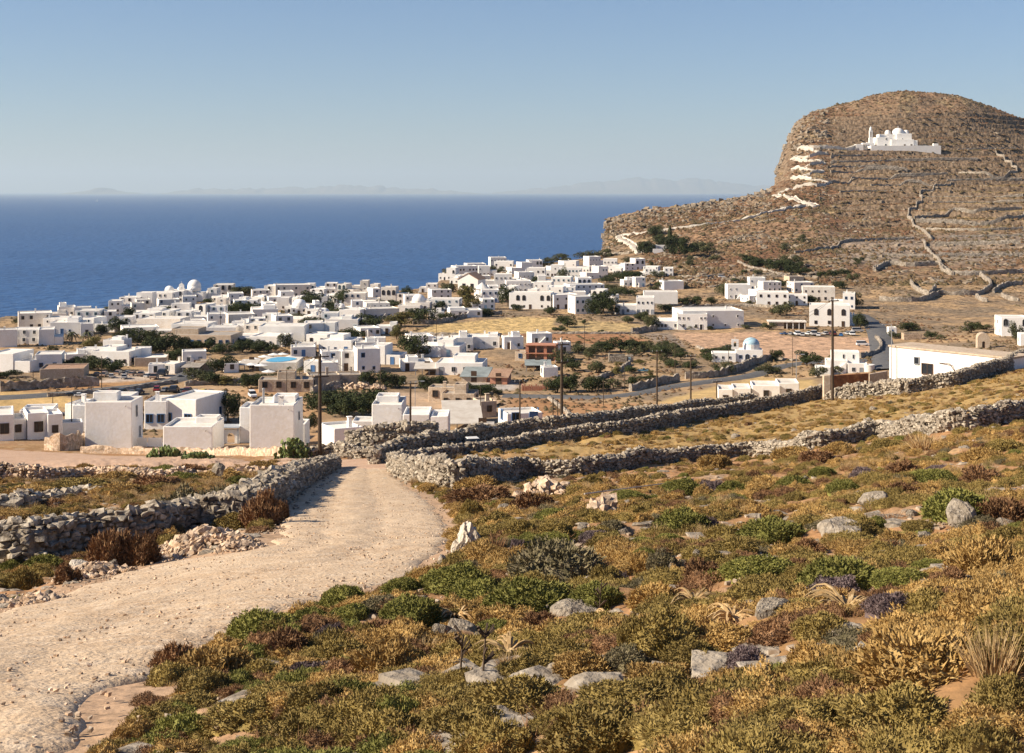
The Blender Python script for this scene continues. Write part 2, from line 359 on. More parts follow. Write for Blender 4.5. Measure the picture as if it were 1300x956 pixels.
def tint(X, Y, Z):
    px = CX + F * X / np.maximum(Y, .6); n1 = fbm(X * .12, Y * .12, 3, 91) ; n2 = fbm(X * .6, Y * .6, 3, 14)
    def C(c): return np.array(c)[None, :]
    def mixw(A, c, w): return A * (1 - w[:, None]) + (C(c) if isinstance(c, tuple) else c) * w[:, None]
    A = np.repeat(C((.35, .195, .095)), len(X), 0)                      # dry slope near the camera
    A = mixw(A, (.25, .145, .065), ss(0, .35, n1)); A = mixw(A, (.42, .27, .14), ss(.1, .5, n2)); A = mixw(A, (.40, .31, .22), ss(.12, .4, -n2) * .6)
    if ROAD_POLY is not None:
        d = pip_dist(X, Y, ROAD_POLY); A = mixw(A, (.42, .285, .185), 1 - ss(.3, 2.2, d + 1.6 * n2))
    g = ss(95, 120, Y) * (1 - ss(165, 185, Y)) * ss(560, 700, px); A = mixw(A, (.37, .255, .10), g * .8)
    P = np.repeat(C((.30, .21, .13)), len(X), 0); P = mixw(P, (.40, .27, .15), ss(0, .3, n1)); P = mixw(P, (.24, .18, .12), ss(0, .3, -n1)); A = mixw(A, P, ss(165, 200, Y))
    Hh = np.repeat(C((.26, .165, .10)), len(X), 0)
    h1 = fbm(X * .018, Y * .018, 3, 50); h2 = fbm(X * .12, Y * .05, 3, 51)
    Hh = mixw(Hh, (.20, .11, .062), ss(-.1, .3, h1)); Hh = mixw(Hh, (.31, .235, .13), ss(.05, .4, h2) * .8); Hh = mixw(Hh, (.34, .25, .11), ss(1150, 1230, px) * ss(640, 720, Y) * (1 - ss(850, 930, Y)) * .6)
    Hh = mixw(Hh, (.30, .25, .20), ss(520, 560, Y) * (1 - ss(640, 700, Y)) * ss(1010, 1080, px) * .7)
    A = mixw(A, Hh, ss(470, 540, Y) * ss(770, 850, px))
    return A
def build_ground():
    global GROUND_MAT
    PXs = cols_px(); Ds = rows_d(); Y = np.repeat(Ds[:, None], len(PXs), 1); X = (PXs[None] - CX) / F * Y
    Z = terrain(X, Y); A = tint(X.ravel(), Y.ravel(), Z.ravel())
    x, y = X.ravel(), Y.ravel()
    for pts, c, soft in ZONES:
        pw = poly_world(pts); xs = [p[0] for p in pw]; ys = [p[1] for p in pw]
        m = np.nonzero((x > min(xs) - 4) & (x < max(xs) + 4) & (y > min(ys) - 4) & (y < max(ys) + 4))[0]
        if len(m) == 0: continue
        d = pip_dist(x[m], y[m], pw) + fbm(x[m] * .3, y[m] * .3, 2, 7) * soft; w = (1 - ss(-soft, soft, d))[:, None]
        cc = np.array(c)[None] * (1 + .22 * fbm(x[m] * .25, y[m] * .25, 3, 6)[:, None])
        A[m] = A[m] * (1 - w) + cc * w
    GROUND_MAT = ground_mat()
    nc = len(PXs); parts = [('hillside', 0, np.searchsorted(Ds, 178)), ('plain', np.searchsorted(Ds, 178), np.searchsorted(Ds, 520)), ('headland_hill', np.searchsorted(Ds, 520), len(Ds) - 1)]
    V = np.stack([X, Y, Z], -1)
    for name, a, b in parts:
        v = V[a:b + 1].reshape(-1, 3); i = (np.arange(b - a)[:, None] * nc + np.arange(nc - 1)[None]).ravel()
        Fc = np.c_[i, i + 1, i + nc + 1, i + nc]
        me = mesh_from(name, v, Fc, GROUND_MAT, smooth=True)
        at = me.color_attributes.new('tint', 'FLOAT_COLOR', 'POINT'); cc = np.c_[A.reshape(len(Ds), nc, 3)[a:b + 1].reshape(-1, 3), np.ones(len(v))].astype(np.float32)
        at.data.foreach_set('color', cc.ravel())
        o = link(name, me); o['kind'] = 'structure'
    # the slope carries on behind the camera
    g = np.linspace(-60, 60, 41); XX, YY = np.meshgrid(g, np.linspace(-60, .7, 30)); edge = terrain(np.clip(XX, -.8, .8), np.full_like(XX, .7))
    ZZ = -1.7 - .12 * YY * -1 * -1 + .08 * np.clip(XX, -20, 60) * .6
    ZZ = -1.72 - YY * .16 + .05 * XX; ZZ[-1] = -1.78
    i = (np.arange(29)[:, None] * 41 + np.arange(40)[None]).ravel()
    me = mesh_from('rear_slope', np.stack([XX, YY, ZZ], -1).reshape(-1, 3), np.c_[i, i + 1, i + 42, i + 41], mat('rear_soil', (.33, .2, .105), .95, (.22, .145, .06), .4))
    o = link('rear_slope', me); o['kind'] = 'structure'
def ground_mat():
    m = mat('dry_ground', (1, 1, 1), .95, attr='tint', spec=.1); nt = m.node_tree; N = nt.nodes; L = nt.links; b = N['Principled BSDF']
    src = b.inputs['Base Color'].links[0].from_socket
    tc = N.new('ShaderNodeTexCoord').outputs['Object']; ge = N.new('ShaderNodeNewGeometry')
    def noise(sc, lo, hi, det=4, dist=0):
        n = N.new('ShaderNodeTexNoise'); n.inputs['Scale'].default_value = sc; n.inputs['Detail'].default_value = det; n.inputs['Distortion'].default_value = dist; L.new(tc, n.inputs['Vector'])
        r = N.new('ShaderNodeMapRange'); r.inputs[1].default_value = lo; r.inputs[2].default_value = hi; L.new(n.outputs[0], r.inputs[0]); return r.outputs[0]
    def mix(a, c, f, mode='MIX'):
        x = N.new('ShaderNodeMix'); x.data_type = 'RGBA'; x.blend_type = mode
        for i, v in ((6, a), (7, c)):
            if isinstance(v, tuple): x.inputs[i].default_value = (*v, 1)
            else: L.new(v, x.inputs[i])
        if isinstance(f, (int, float)): x.inputs[0].default_value = f
        else: L.new(f, x.inputs[0])
        return x.outputs[2]
    # grain by distance from the viewpoint's side of the slope: fine near the road, broad on the far hill (world Y)
    sp = N.new('ShaderNodeSeparateXYZ'); L.new(tc, sp.inputs[0])
    far = N.new('ShaderNodeMapRange'); far.inputs[1].default_value = 150; far.inputs[2].default_value = 480; L.new(sp.outputs[1], far.inputs[0])
    near_c = mix(mix(src, (.55, .55, .55), noise(3.1, .5, .72), 'MULTIPLY'), (1.35, 1.3, 1.25), noise(9, .55, .75), 'MULTIPLY')
    far_c = mix(mix(src, (.42, .42, .40), noise(.42, .50, .62, 6), 'MULTIPLY'), (1.55, 1.5, 1.42), noise(.33, .56, .68, 6), 'MULTIPLY')
    c = mix(near_c, far_c, far.outputs[0])
    # rock on steep far land (cliffs, terrace risers), darkened to paint in riser shade
    sn = N.new('ShaderNodeSeparateXYZ'); L.new(ge.outputs['Normal'], sn.inputs[0])
    st = N.new('ShaderNodeMapRange'); st.inputs[1].default_value = .95; st.inputs[2].default_value = .83; L.new(sn.outputs[2], st.inputs[0])
    mu = N.new('ShaderNodeMath'); mu.operation = 'MULTIPLY'; L.new(st.outputs[0], mu.inputs[0]); L.new(far.outputs[0], mu.inputs[1])
    rock = mix((.25, .18, .12), (.125, .088, .058), noise(.5, .42, .6, 6))
    c = mix(c, rock, mu.outputs[0]); L.new(c, b.inputs['Base Color'])
    n = N.new('ShaderNodeTexNoise'); n.inputs['Scale'].default_value = 4; n.inputs['Detail'].default_value = 6; L.new(tc, n.inputs['Vector'])
    u = N.new('ShaderNodeBump'); u.inputs['Strength'].default_value = .7; u.inputs['Distance'].default_value = .08; L.new(n.outputs[0], u.inputs['Height'])
    n2 = N.new('ShaderNodeTexNoise'); n2.inputs['Scale'].default_value = .45; n2.inputs['Detail'].default_value = 6; L.new(tc, n2.inputs['Vector'])
    mf = N.new('ShaderNodeMath'); mf.operation = 'MULTIPLY'; L.new(n2.outputs[0], mf.inputs[0]); L.new(far.outputs[0], mf.inputs[1])
    u2 = N.new('ShaderNodeBump'); u2.inputs['Strength'].default_value = .9; u2.inputs['Distance'].default_value = 1.6; L.new(mf.outputs[0], u2.inputs['Height']); L.new(u.outputs[0], u2.inputs['Normal'])
    L.new(u2.outputs[0], b.inputs['Normal']); return m
build_ground()
M['dirt'] = mat('dirt_road', (.51, .385, .26), .95, (.44, .31, .195), .35, (.57, .45, .325), 3.5, bump=.9, bs=14, bd=.04)
ribbon('dirt_road', _L, _R, M['dirt'], 80, .22, lift=.085, rough=.05, edge=.5, ruts=.022)
def pair(top, bot): return [W(*p) for p in top], [W(*p) for p in bot]
M['dirt2'] = mat('lower_track_dirt', (.47, .31, .21), .95, (.40, .25, .16), .3, (.53, .38, .27), 3, bump=.7, bs=9, bd=.05)
a, b = pair([(-260, 565), (-100, 567), (0, 570), (100, 575), (200, 580), (300, 584), (380, 583.5), (440, 583), (500, 583)], [(-260, 590), (-100, 590), (0, 590), (100, 592), (200, 594), (300, 596), (380, 596), (440, 597), (500, 597)])
ribbon('lower_track', a, b, M['dirt2'], 30, .5, lift=.14, rough=.03, edge=.8)
def road_line(name, pts, w, m, lift=.1, step=2., raw=False):
    P = smooth_line([W(*p) for p in pts] if not raw else pts, 4); d = np.gradient(P, axis=0); d /= np.linalg.norm(d, axis=1)[:, None] + 1e-9; n = np.c_[-d[:, 1], d[:, 0]]
    return ribbon(name, P + n * w / 2, P - n * w / 2, m, 5, step, lift)
road_line('asphalt_road', [(640, 503), (700, 504), (760, 505), (810, 500), (850, 492), (900, 485), (955, 477), (990, 466), (1040, 460), (1100, 458)], 4.5, M['asphalt'], .25)
road_line('uphill_road', [(1126, 470), (1122, 450), (1118, 432), (1113, 418), (1104, 408), (1090, 400)], 6, M['asphalt'], .3)
road_line('village_road', [(-60, 508), (60, 502), (120, 496), (180, 490), (225, 482), (240, 474)], 5, M['asphalt'], .25)
# ------------------------------------------------------------------ stones
def stone_proto(seed, flat=.75):
    """an angular broken stone: the hull of a few random points"""
    r = random.Random(seed); bm = bmesh.new()
    ax, ay, az = r.uniform(.75, 1.15), r.uniform(.6, .95), r.uniform(.42, .72)
    for a in (-1, 1):
        for b in (-1, 1):
            for c in (-1, 1): bm.verts.new((a * ax * r.uniform(.55, 1.05), b * ay * r.uniform(.55, 1.05), c * az * r.uniform(.55, 1.1)))
    for k in range(3): bm.verts.new((r.uniform(-1, 1) * ax, r.uniform(-1, 1) * ay, r.choice((-1, 1)) * az * r.uniform(.9, 1.2)))
    h = bmesh.ops.convex_hull(bm, input=bm.verts); bmesh.ops.delete(bm, geom=[v for v in bm.verts if not v.link_faces], context='VERTS')
    bmesh.ops.triangulate(bm, faces=bm.faces); bm.verts.index_update()
    V = np.array([v.co[:] for v in bm.verts]); Fc = np.array([[v.index for v in f.verts] for f in bm.faces]); bm.free(); return V, Fc
STONES = [stone_proto(i) for i in range(14)]
OCT = [(np.array([(1, 0, 0), (.3, .95, 0), (-.8, .6, 0), (-.8, -.6, .0), (.3, -.95, 0), (.1, .1, .9)]) * k, np.array([(0, 1, 5), (1, 2, 5), (2, 3, 5), (3, 4, 5), (4, 0, 5)])) for k in (1, .9)]
def rotm(rs, tilt=.35):
    a = rs.uniform(0, 6.28); b = rs.uniform(-tilt, tilt); c = rs.uniform(-tilt, tilt)
    ca, sa, cb, sb, cc, sc_ = math.cos(a), math.sin(a), math.cos(b), math.sin(b), math.cos(c), math.sin(c)
    return np.array([[ca, -sa, 0], [sa, ca, 0], [0, 0, 1]]) @ np.array([[1, 0, 0], [0, cb, -sb], [0, sb, cb]]) @ np.array([[cc, 0, sc_], [0, 1, 0], [-sc_, 0, cc]])
class Heap:
    def __init__(s): s.V = []; s.F = []; s.n = 0
    def put(s, proto, p, sc, Rm):
        V, Fc = proto; s.V.append((V * sc) @ Rm.T + np.array(p)); s.F.append(Fc + s.n); s.n += len(V)
    def mesh(s, name, m, smooth=False): return mesh_from(name, np.concatenate(s.V), np.concatenate(s.F), m, smooth=smooth)
def along(P, step):
    P = np.array(P, float); s = np.r_[0, np.cumsum(np.linalg.norm(np.diff(P, axis=0), axis=1))]; t = np.arange(0, s[-1], step)
    Q = np.c_[np.interp(t, s, P[:, 0]), np.interp(t, s, P[:, 1])]; d = np.gradient(Q, axis=0); d /= np.linalg.norm(d, axis=1)[:, None] + 1e-9
    return Q, d, t / s[-1]
def dry_wall(label, pts, hs, thick=.62, size=.2, seed=1, raw=False, ruin=0, mm=None, spill=.4):
    """double-faced dry-stone wall laid stone by stone along a line on the ground"""
    rs = random.Random(seed); P = smooth_line(pts if raw else [W(*p) for p in pts], 6)
    Q, d, t = along(P, size * 1.45); n = np.c_[-d[:, 1], d[:, 0]]; H = Heap(); hs = np.interp(t, np.linspace(0, 1, len(hs)), hs)
    Z = terrain(Q[:, 0], Q[:, 1]); ln = len(Q)
    for i in range(ln):
        h = hs[i] * (1 + .16 * float(vnoise(i * .11, seed)) + ruin * float(fbm(np.array(i * .05), np.array(seed * 3.1), 2, 3)))
        nl = max(1, int(h / (size * .92)))
        for k in range(nl):
            f = k / max(nl, 1); off = thick / 2 * (1 - .28 * f)
            for side in (-1, 1):
                s = size * (rs.uniform(.5, 1.1) if rs.random() < .7 else rs.uniform(1.1, 1.75))
                p = (Q[i, 0] + n[i, 0] * side * off + rs.uniform(-.06, .06), Q[i, 1] + n[i, 1] * side * off + rs.uniform(-.06, .06), Z[i] + (k + .5) * h / nl + rs.uniform(-.04, .04))
                H.put(STONES[rs.randrange(14)], p, np.array([s * .95, s * .75, s * .62]), rotm(rs))
        for q in range(2):
            s = size * rs.uniform(.6, 1.5)
            H.put(STONES[rs.randrange(14)], (Q[i, 0] + rs.uniform(-.25, .25) * thick, Q[i, 1] + rs.uniform(-.25, .25) * thick, Z[i] + h + s * .1), np.array([s, s * .8, s * .75]), rotm(rs, .6))
        if rs.random() < spill:
            o = rs.choice((-1, 1)) * (thick / 2 + rs.random() ** 2 * 1.1 + .1); x, y = Q[i, 0] + n[i, 0] * o, Q[i, 1] + n[i, 1] * o; s = size * rs.uniform(.4, .9)
            H.put(STONES[rs.randrange(14)], (x, y, Z[i] + s * .3), np.array([s, s, s * .8]), rotm(rs, .5))
    for i, sg in ((0, -1), (ln - 1, 1)):          # the ends are built up across their thickness
        for k in range(max(1, int(hs[i] / (size * .8)))):
            for o in np.arange(-.5, .51, size * 1.1 / thick):
                s = size * rs.uniform(.9, 1.4); H.put(STONES[rs.randrange(14)], (Q[i, 0] + n[i, 0] * o * thick + d[i, 0] * sg * .05, Q[i, 1] + n[i, 1] * o * thick + d[i, 1] * sg * .05, Z[i] + (k + .5) * size * .85), np.array([s * .9, s * .8, s * .75]), rotm(rs))
    # packed core
    V = []; 
    for i in range(ln):
        for (o, z) in ((-.36, -.4), (-.26, .85), (.26, .85), (.36, -.4)):
            V.append((Q[i, 0] + n[i, 0] * o * thick, Q[i, 1] + n[i, 1] * o * thick, Z[i] + (z * hs[i] if z > 0 else z)))
    Fc = np.array([(4 * i + a, 4 * i + a + 1, 4 * i + 5 + a, 4 * i + 4 + a) for i in range(ln - 1) for a in range(3)])
    Fc = np.r_[Fc[:, [0, 1, 2]], Fc[:, [0, 2, 3]]]
    H.V.append(np.array(V)); H.F.append(Fc + H.n); H.n += len(V)
    o = link('dry_stone_wall', H.mesh('dry_stone_wall', mm or M['stone'])); tag(o, label, 'stone wall'); return o
def far_wall(label, pts, h, thick=.8, mm=None, step=1.3, raw=False, group=None, name='field_wall', cat='stone wall', dmin=3):
    P = smooth_line(pts if raw else [tuple(gnd(*p, dmin=dmin))[:2] for p in pts], 5); Q, d, t = along(P, step); n = np.c_[-d[:, 1], d[:, 0]]; Z = terrain(Q[:, 0], Q[:, 1]); ln = len(Q)
    if ln < 2: return None
    j = rng.uniform(-1, 1, (ln, 6)); hh = h * (1 + .22 * j[:, 0]); V = []
    for i in range(ln):
        for k, (o, z) in enumerate(((-.55, -.8), (-.5, hh[i] * .55), (-.3, hh[i]), (.3, hh[i] * (1 + .1 * j[i, 1])), (.5, hh[i] * .55), (.55, -.8))):
            w = o * thick * (1 + .25 * j[i, k]); V.append((Q[i, 0] + n[i, 0] * w, Q[i, 1] + n[i, 1] * w, Z[i] + z))
    Fc = [(6 * i + a, 6 * i + a + 1, 6 * i + 7 + a, 6 * i + 6 + a) for i in range(ln - 1) for a in range(5)] + [tuple(range(6)), tuple(range(6 * ln - 1, 6 * ln - 7, -1))]
    o = link(name, mesh_from(name, V, Fc, mm or M['stoneF'])); tag(o, label, cat, group); return o

dry_wall('long dry-stone wall left of the dirt road, its camera side in deep shadow', [(-230, 755), (-120, 738), (-40, 724), (40, 712), (110, 698), (175, 686), (230, 672), (275, 662), (300, 656)], [1.2, 1.2, 1.2, 1.15, 1.1, 1.0, .9, .9, .85], .75, .17, 1)
dry_wall('second ragged row of stones just behind the long left-hand wall', [(-140, 655), (-40, 648), (30, 640), (90, 631), (128, 626)], [.4, .4, .35, .2], .9, .22, 22, ruin=.5)
dry_wall('broad sunlit dry-stone wall climbing beside the left edge of the road', [(284, 668), (318, 652), (345, 637), (370, 619), (398, 605), (419, 596)], [1.0, 1.1, 1.1, 1.1, 1.05, .95], 1.4, .17, 3, spill=.8)
dry_wall('tumbled low line of brown stones in front of the lower track', [(-120, 612), (0, 610), (60, 609), (120, 606), (200, 606), (280, 603), (335, 600)], [.9, .95, .8, .6, .4, .35, .3], .9, .2, 4, mm=M['stoneW'], ruin=.5, spill=.9)
dry_wall('pale dry-stone wall lit by sun from the road corner across the slope', [(499, 598), (508, 603), (522, 610), (543, 617), (565, 621), (598, 617), (650, 607), (740, 604), (800, 593), (880, 586), (963, 579), (1030, 571), (1080, 563), (1126, 556), (1210, 546), (1299, 537), (1420, 524)],
         [1.25, 1.25, 1.35, 1.45, 1.5, 1.4, 1.25, 1.1, 1.1, .95, .9, .95, 1.1, 1.05, 1.15, 1.3, 1.3], .7, .17, 5, spill=.35)
ELINE = [W(506, 590), W(560, 583), W(640, 572), W(720, 560), W(800, 551), W(909, 531), W(1026, 509), W(1044, 505)]
dry_wall('nearer dark dry-stone wall of the narrow lane, ending in a square stub', ELINE, [.9, .85, 1.0, 1.2, 1.3, 1.3, 1.3, 1.5], .7, .2, 6, raw=True, spill=.1)
E2 = smooth_line(ELINE, 4); dd = np.gradient(E2, axis=0); dd /= np.linalg.norm(dd, axis=1)[:, None]; nn = np.c_[-dd[:, 1], dd[:, 0]]
GL = (E2 + nn * np.interp(np.arange(len(E2)), [0, len(E2) * .3, len(E2) - 1], [2.2, 6.0, 7.5])[:, None])[:26:3]
dry_wall('farther dark dry-stone wall of the narrow lane, behind the parked white car', [tuple(p) for p in GL], [1.3, 1.6, 1.7, 1.6, 1.5, 1.3], .7, .22, 7, raw=True, spill=.1)
dry_wall('collapsed pale wall stretch right of the rusty terracotta wall', [(1056, 507), (1085, 506), (1126, 502), (1150, 500)], [.8, 1.3, 1.5, 1.3], 1.2, .26, 8, spill=.9, ruin=.4)
dry_wall('dark dry-stone wall rising to the right skyline below the long white building', [(1150, 500), (1180, 495), (1218, 489), (1255, 478), (1288, 467), (1345, 457), (1430, 450)], [1.4, 1.6, 1.8, 1.8, 1.5, 1.5, 1.5], .7, .21, 9, spill=.2)
dry_wall('tall dark retaining wall of black stones below the blocky white villas', [(447, 578), (470, 576), (500, 574), (530, 571), (548, 569)], [2.1, 2.3, 2.5, 2.3, 2.1], .8, .26, 10, spill=.1)
dry_wall('low dark stone wall at the foot of the tall near pole', [(378, 580), (400, 581), (425, 580), (447, 580), (480, 579.5), (496, 579)], [.7, .9, 1.2, .9, .6, .6], .9, .24, 11, spill=.3)
far_wall('buff stone retaining wall with pale cap in front of the shaded cubes', [(58, 571.5), (80, 572.5), (100, 569), (107, 566)], 1.9, .5, M['stoneW'], .8)
far_wall('long low brown plinth wall under the two big white blocks', [(103, 575), (150, 576), (200, 577), (260, 578), (316, 579), (376, 579)], .8, .5, M['stoneW'], .8)
# walls among the village plots: dark lines of stone
PL = [('field wall along the upper edge of the golden town field', [(524, 412), (560, 410), (600, 402), (640, 399)], 1.8), ('dark wall on the near edge of the golden town field', [(520, 425), (560, 427), (600, 428), (640, 427)], 1.5),
 ('curved dark wall left of the long white two-part building', [(802, 424), (815, 422), (830, 420), (838, 414)], 2.2), ('dark wall between the brown ploughed plot and the bushes', [(700, 424), (760, 424), (812, 424)], .9),
 ('long dark wall beside the asphalt road below the olive trees', [(800, 497), (830, 490), (862, 484)], 2.0), ('dark wall beyond the asphalt road near the blue-domed chapel', [(870, 481), (905, 479), (940, 470), (958, 462), (985, 458)], 2.2),
 ('short curved wall beside the lone blue pickup', [(757, 483), (770, 478), (785, 472), (800, 462)], 1.2), ('diagonal low wall running through the brown field near the poles', [(697, 506), (712, 518), (728, 530), (742, 537)], .8),
 ('dark embankment wall of the road on the left of the car park', [(0, 497), (60, 493), (128, 490)], 2.6), ('dark kerb wall beside the village road', [(60, 504), (120, 499), (170, 494), (225, 486)], 1.0),
 ('long wall in front of the pool terrace', [(235, 490), (290, 487), (330, 480)], 1.5), ('wall climbing from the village to the path of the hill', [(745, 323), (760, 316), (775, 324), (800, 322)], 2.0),
 ('pale winding wall above the white hillside houses', [(937, 333), (952, 340), (975, 345), (993, 350)], 1.4), ('low wall above the row of hillside cars', [(862, 352), (885, 352), (920, 349)], 1.2),
 ('wall below the football-pitch-like bare pinkish field', [(885, 441), (925, 454), (960, 452), (1010, 459)], .7), ('dark wall on the right edge of the bare pinkish field', [(1112, 430), (1119, 440), (1112, 450), (1090, 455)], 1.6),
 ('dark diagonal ramp wall under the two-storey stepped block', [(395, 500), (430, 492), (455, 486), (470, 480)], 2.0), ('straight stone wall behind the big evergreen hedge', [(330, 482), (345, 488), (372, 492)], 1.6),
 ('pale terrace wall across the upper village edge', [(865, 392), (900, 390), (950, 389), (985, 391)], 1.4), ('dark wall under the arcaded white house', [(820, 388), (850, 389), (880, 386)], 1.2)]
for i, (l, p, h) in enumerate(PL): far_wall(l, p, h * .58, .6, dmin=185, step=.8)
def z7(*p): return [c2(7, *q) for q in p]
def z5(*p): return [c2(5, *q) for q in p]
HW = [('zigzag field wall dropping down the middle of the terraced slope', z7((870, 510), (780, 540), (720, 560), (728, 600), (665, 640), (665, 680), (690, 720), (740, 745), (775, 785)), 1.8),
 ('winding wall running from the middle slope down to the valley plots', z7((735, 795), (770, 850), (805, 880), (830, 920), (880, 956)), 1.6),
 ('hook-shaped wall on the terraces right of the church', z7((1085, 350), (1130, 395), (1190, 445), (1160, 465), (1050, 468), (900, 462)), 1.7),
 ('long terrace wall under the zigzag path and church', z7((270, 505), (400, 490), (560, 485), (700, 478), (860, 468)), 1.6),
 ('curved dark wall on the right-hand terraces, the upper one', z7((690, 680), (860, 655), (1000, 645), (1224, 635)), 1.9), ('curved dark wall on the right-hand terraces with a fork at its end', z7((700, 695), (900, 700), (1050, 705), (1190, 680), (1224, 655)), 2.0),
 ('straight terrace wall across the right slope, third one down', z7((750, 735), (980, 738), (1224, 730)), 1.5), ('straight terrace wall across the right slope, fourth one down', z7((790, 812), (1000, 806), (1224, 800)), 1.7),
 ('straight terrace wall across the right slope, fifth one down', z7((560, 862), (800, 866), (1224, 858)), 1.4), ('lowest straight terrace wall on the right slope', z7((860, 945), (1000, 950), (1224, 940)), 1.4),
 ('wall arc enclosing a stony plot at the foot of the slope', z7((500, 935), (570, 900), (650, 910), (810, 905)), 1.7), ('broken wall across the grey stony ground above the hillside houses', z7((110, 850), (250, 830), (330, 800), (500, 785), (700, 780)), 1.4),
 ('stone wall above the grey scree in the middle of the lower slope', z5((400, 50), (460, 25), (600, 30), (700, 20), (740, 65), (900, 70), (1100, 60)), 1.7),
 ('long dark wall skirting the foot of the hill', z5((430, 190), (530, 195), (640, 190), (700, 165), (800, 165), (900, 160), (950, 120), (900, 75)), 1.7),
 ('wall sweeping up to the right edge of the lower slope', z5((960, 155), (1010, 125), (1100, 115)), 1.6), ('short diagonal wall near the right foot of the hill', z5((880, 175), (915, 195), (950, 215)), 1.4),
 ('diagonal wall at the far right foot of the hill', z5((1000, 170), (1045, 190), (1090, 210)), 1.4), ('short broken wall beside the two stone huts on the lower slope', z5((575, 110), (600, 140), (660, 165), (690, 130)), 1.6)]
for i, y in enumerate((380, 408, 432, 456)):
    HW.append((['first', 'second', 'third', 'fourth'][i] + ' terrace wall below the church, counted from the top', z7((285, y), (400, y - 3), (545 + 40 * i, y - 5)), 1.4))
for i, (a, b, y) in enumerate(((480, 780, 520), (720, 1224, 573), (780, 1224, 604), (850, 1224, 500), (330, 640, 552), (860, 1224, 770), (900, 1210, 345), (560, 1000, 395))):
    HW.append((['thin terrace wall left of the zigzag field wall', 'upper thin terrace wall right of the zigzag field wall', 'lower thin terrace wall right of the zigzag field wall', 'terrace wall just under the hook-shaped wall', 'faint wall across the russet slope below the path', 'faint wall between the third and fourth straight terraces', 'terrace wall level with the church precinct on its right', 'faint terrace wall below the precinct wall'][i], z7((a, y), ((a + b) / 2, y - 3), (b, y - 6)), 1.2))
for l, p, h in HW: far_wall(l, p, h * .85, .8, step=1.6, dmin=420)
# hill path: paved zigzag with its white parapets
M['pathp'] = M['path']
def gpts(c, pts): return [tuple(gnd(*c2(c, *q), dmin=500))[:2] for q in pts]
lower = gpts(6, [(290, 885), (255, 850), (180, 802), (300, 785), (430, 762), (620, 735), (860, 700), (1000, 665), (1110, 645)]) + gpts(7, [(215, 622), (120, 596), (0, 572)])
def dense(P, st=2.0):
    P = np.array(P); s_ = np.r_[0, np.cumsum(np.linalg.norm(np.diff(P, axis=0), axis=1))]; t_ = np.arange(0, s_[-1], st); return [(float(np.interp(t, s_, P[:, 0])), float(np.interp(t, s_, P[:, 1]))) for t in t_]
zig = gpts(7, [(0, 572), (100, 540), (210, 520), (290, 505), (190, 492), (90, 482), (180, 465), (250, 452), (170, 444), (95, 437), (180, 420), (256, 410), (170, 400), (95, 392), (180, 380), (275, 366), (200, 350), (130, 338), (180, 333), (240, 333), (470, 333)])
for P_, w_ in ((lower, 3.4), (dense(zig, 5), 3.0)):      # paved causeway
    o = far_wall(None, P_, .8, w_, M['path'], 2., True, name='hill_path', cat=None); o['kind'] = 'structure'
def offs(P, o):
    P = smooth_line(P, 3); d = np.gradient(P, axis=0); d /= np.linalg.norm(d, axis=1)[:, None] + 1e-9
    return [tuple(q) for q in (P + np.c_[-d[:, 1], d[:, 0]] * o)]
far_wall('pale parapet along the lower hill path as it climbs from the village', offs(lower, -1.8), 1.1, .5, M['pathwall'], 1.5, True, name='path_parapet', cat='parapet')
zn = len(zig)
ords = ['lowest', 'second lowest', 'third lowest', 'fourth lowest', 'fifth lowest', 'third highest', 'second highest', 'highest']
segs = [(0, 4), (3, 6), (5, 8), (7, 10), (9, 12), (11, 14), (13, 16), (15, 18)]
for i, (a, b) in enumerate(segs):
    ra_ = zig[a:b - 1] if b - a > 3 else zig[a:b]
    far_wall(ords[i] + ' white parapet of the zigzag path up the cliff', dense([(p[0], p[1] - 1.6) for p in zig[a + 1:b]], 3), 1.9, .35, M['pathwall'], 1.2, True, group='parapets of the zigzag path', name='path_parapet', cat='parapet')
far_wall('pale approach wall from the top bend to the church', offs(zig[17:], -1.8), 2.0, .5, M['pathwall'], 1.5, True, name='path_parapet', cat='parapet')
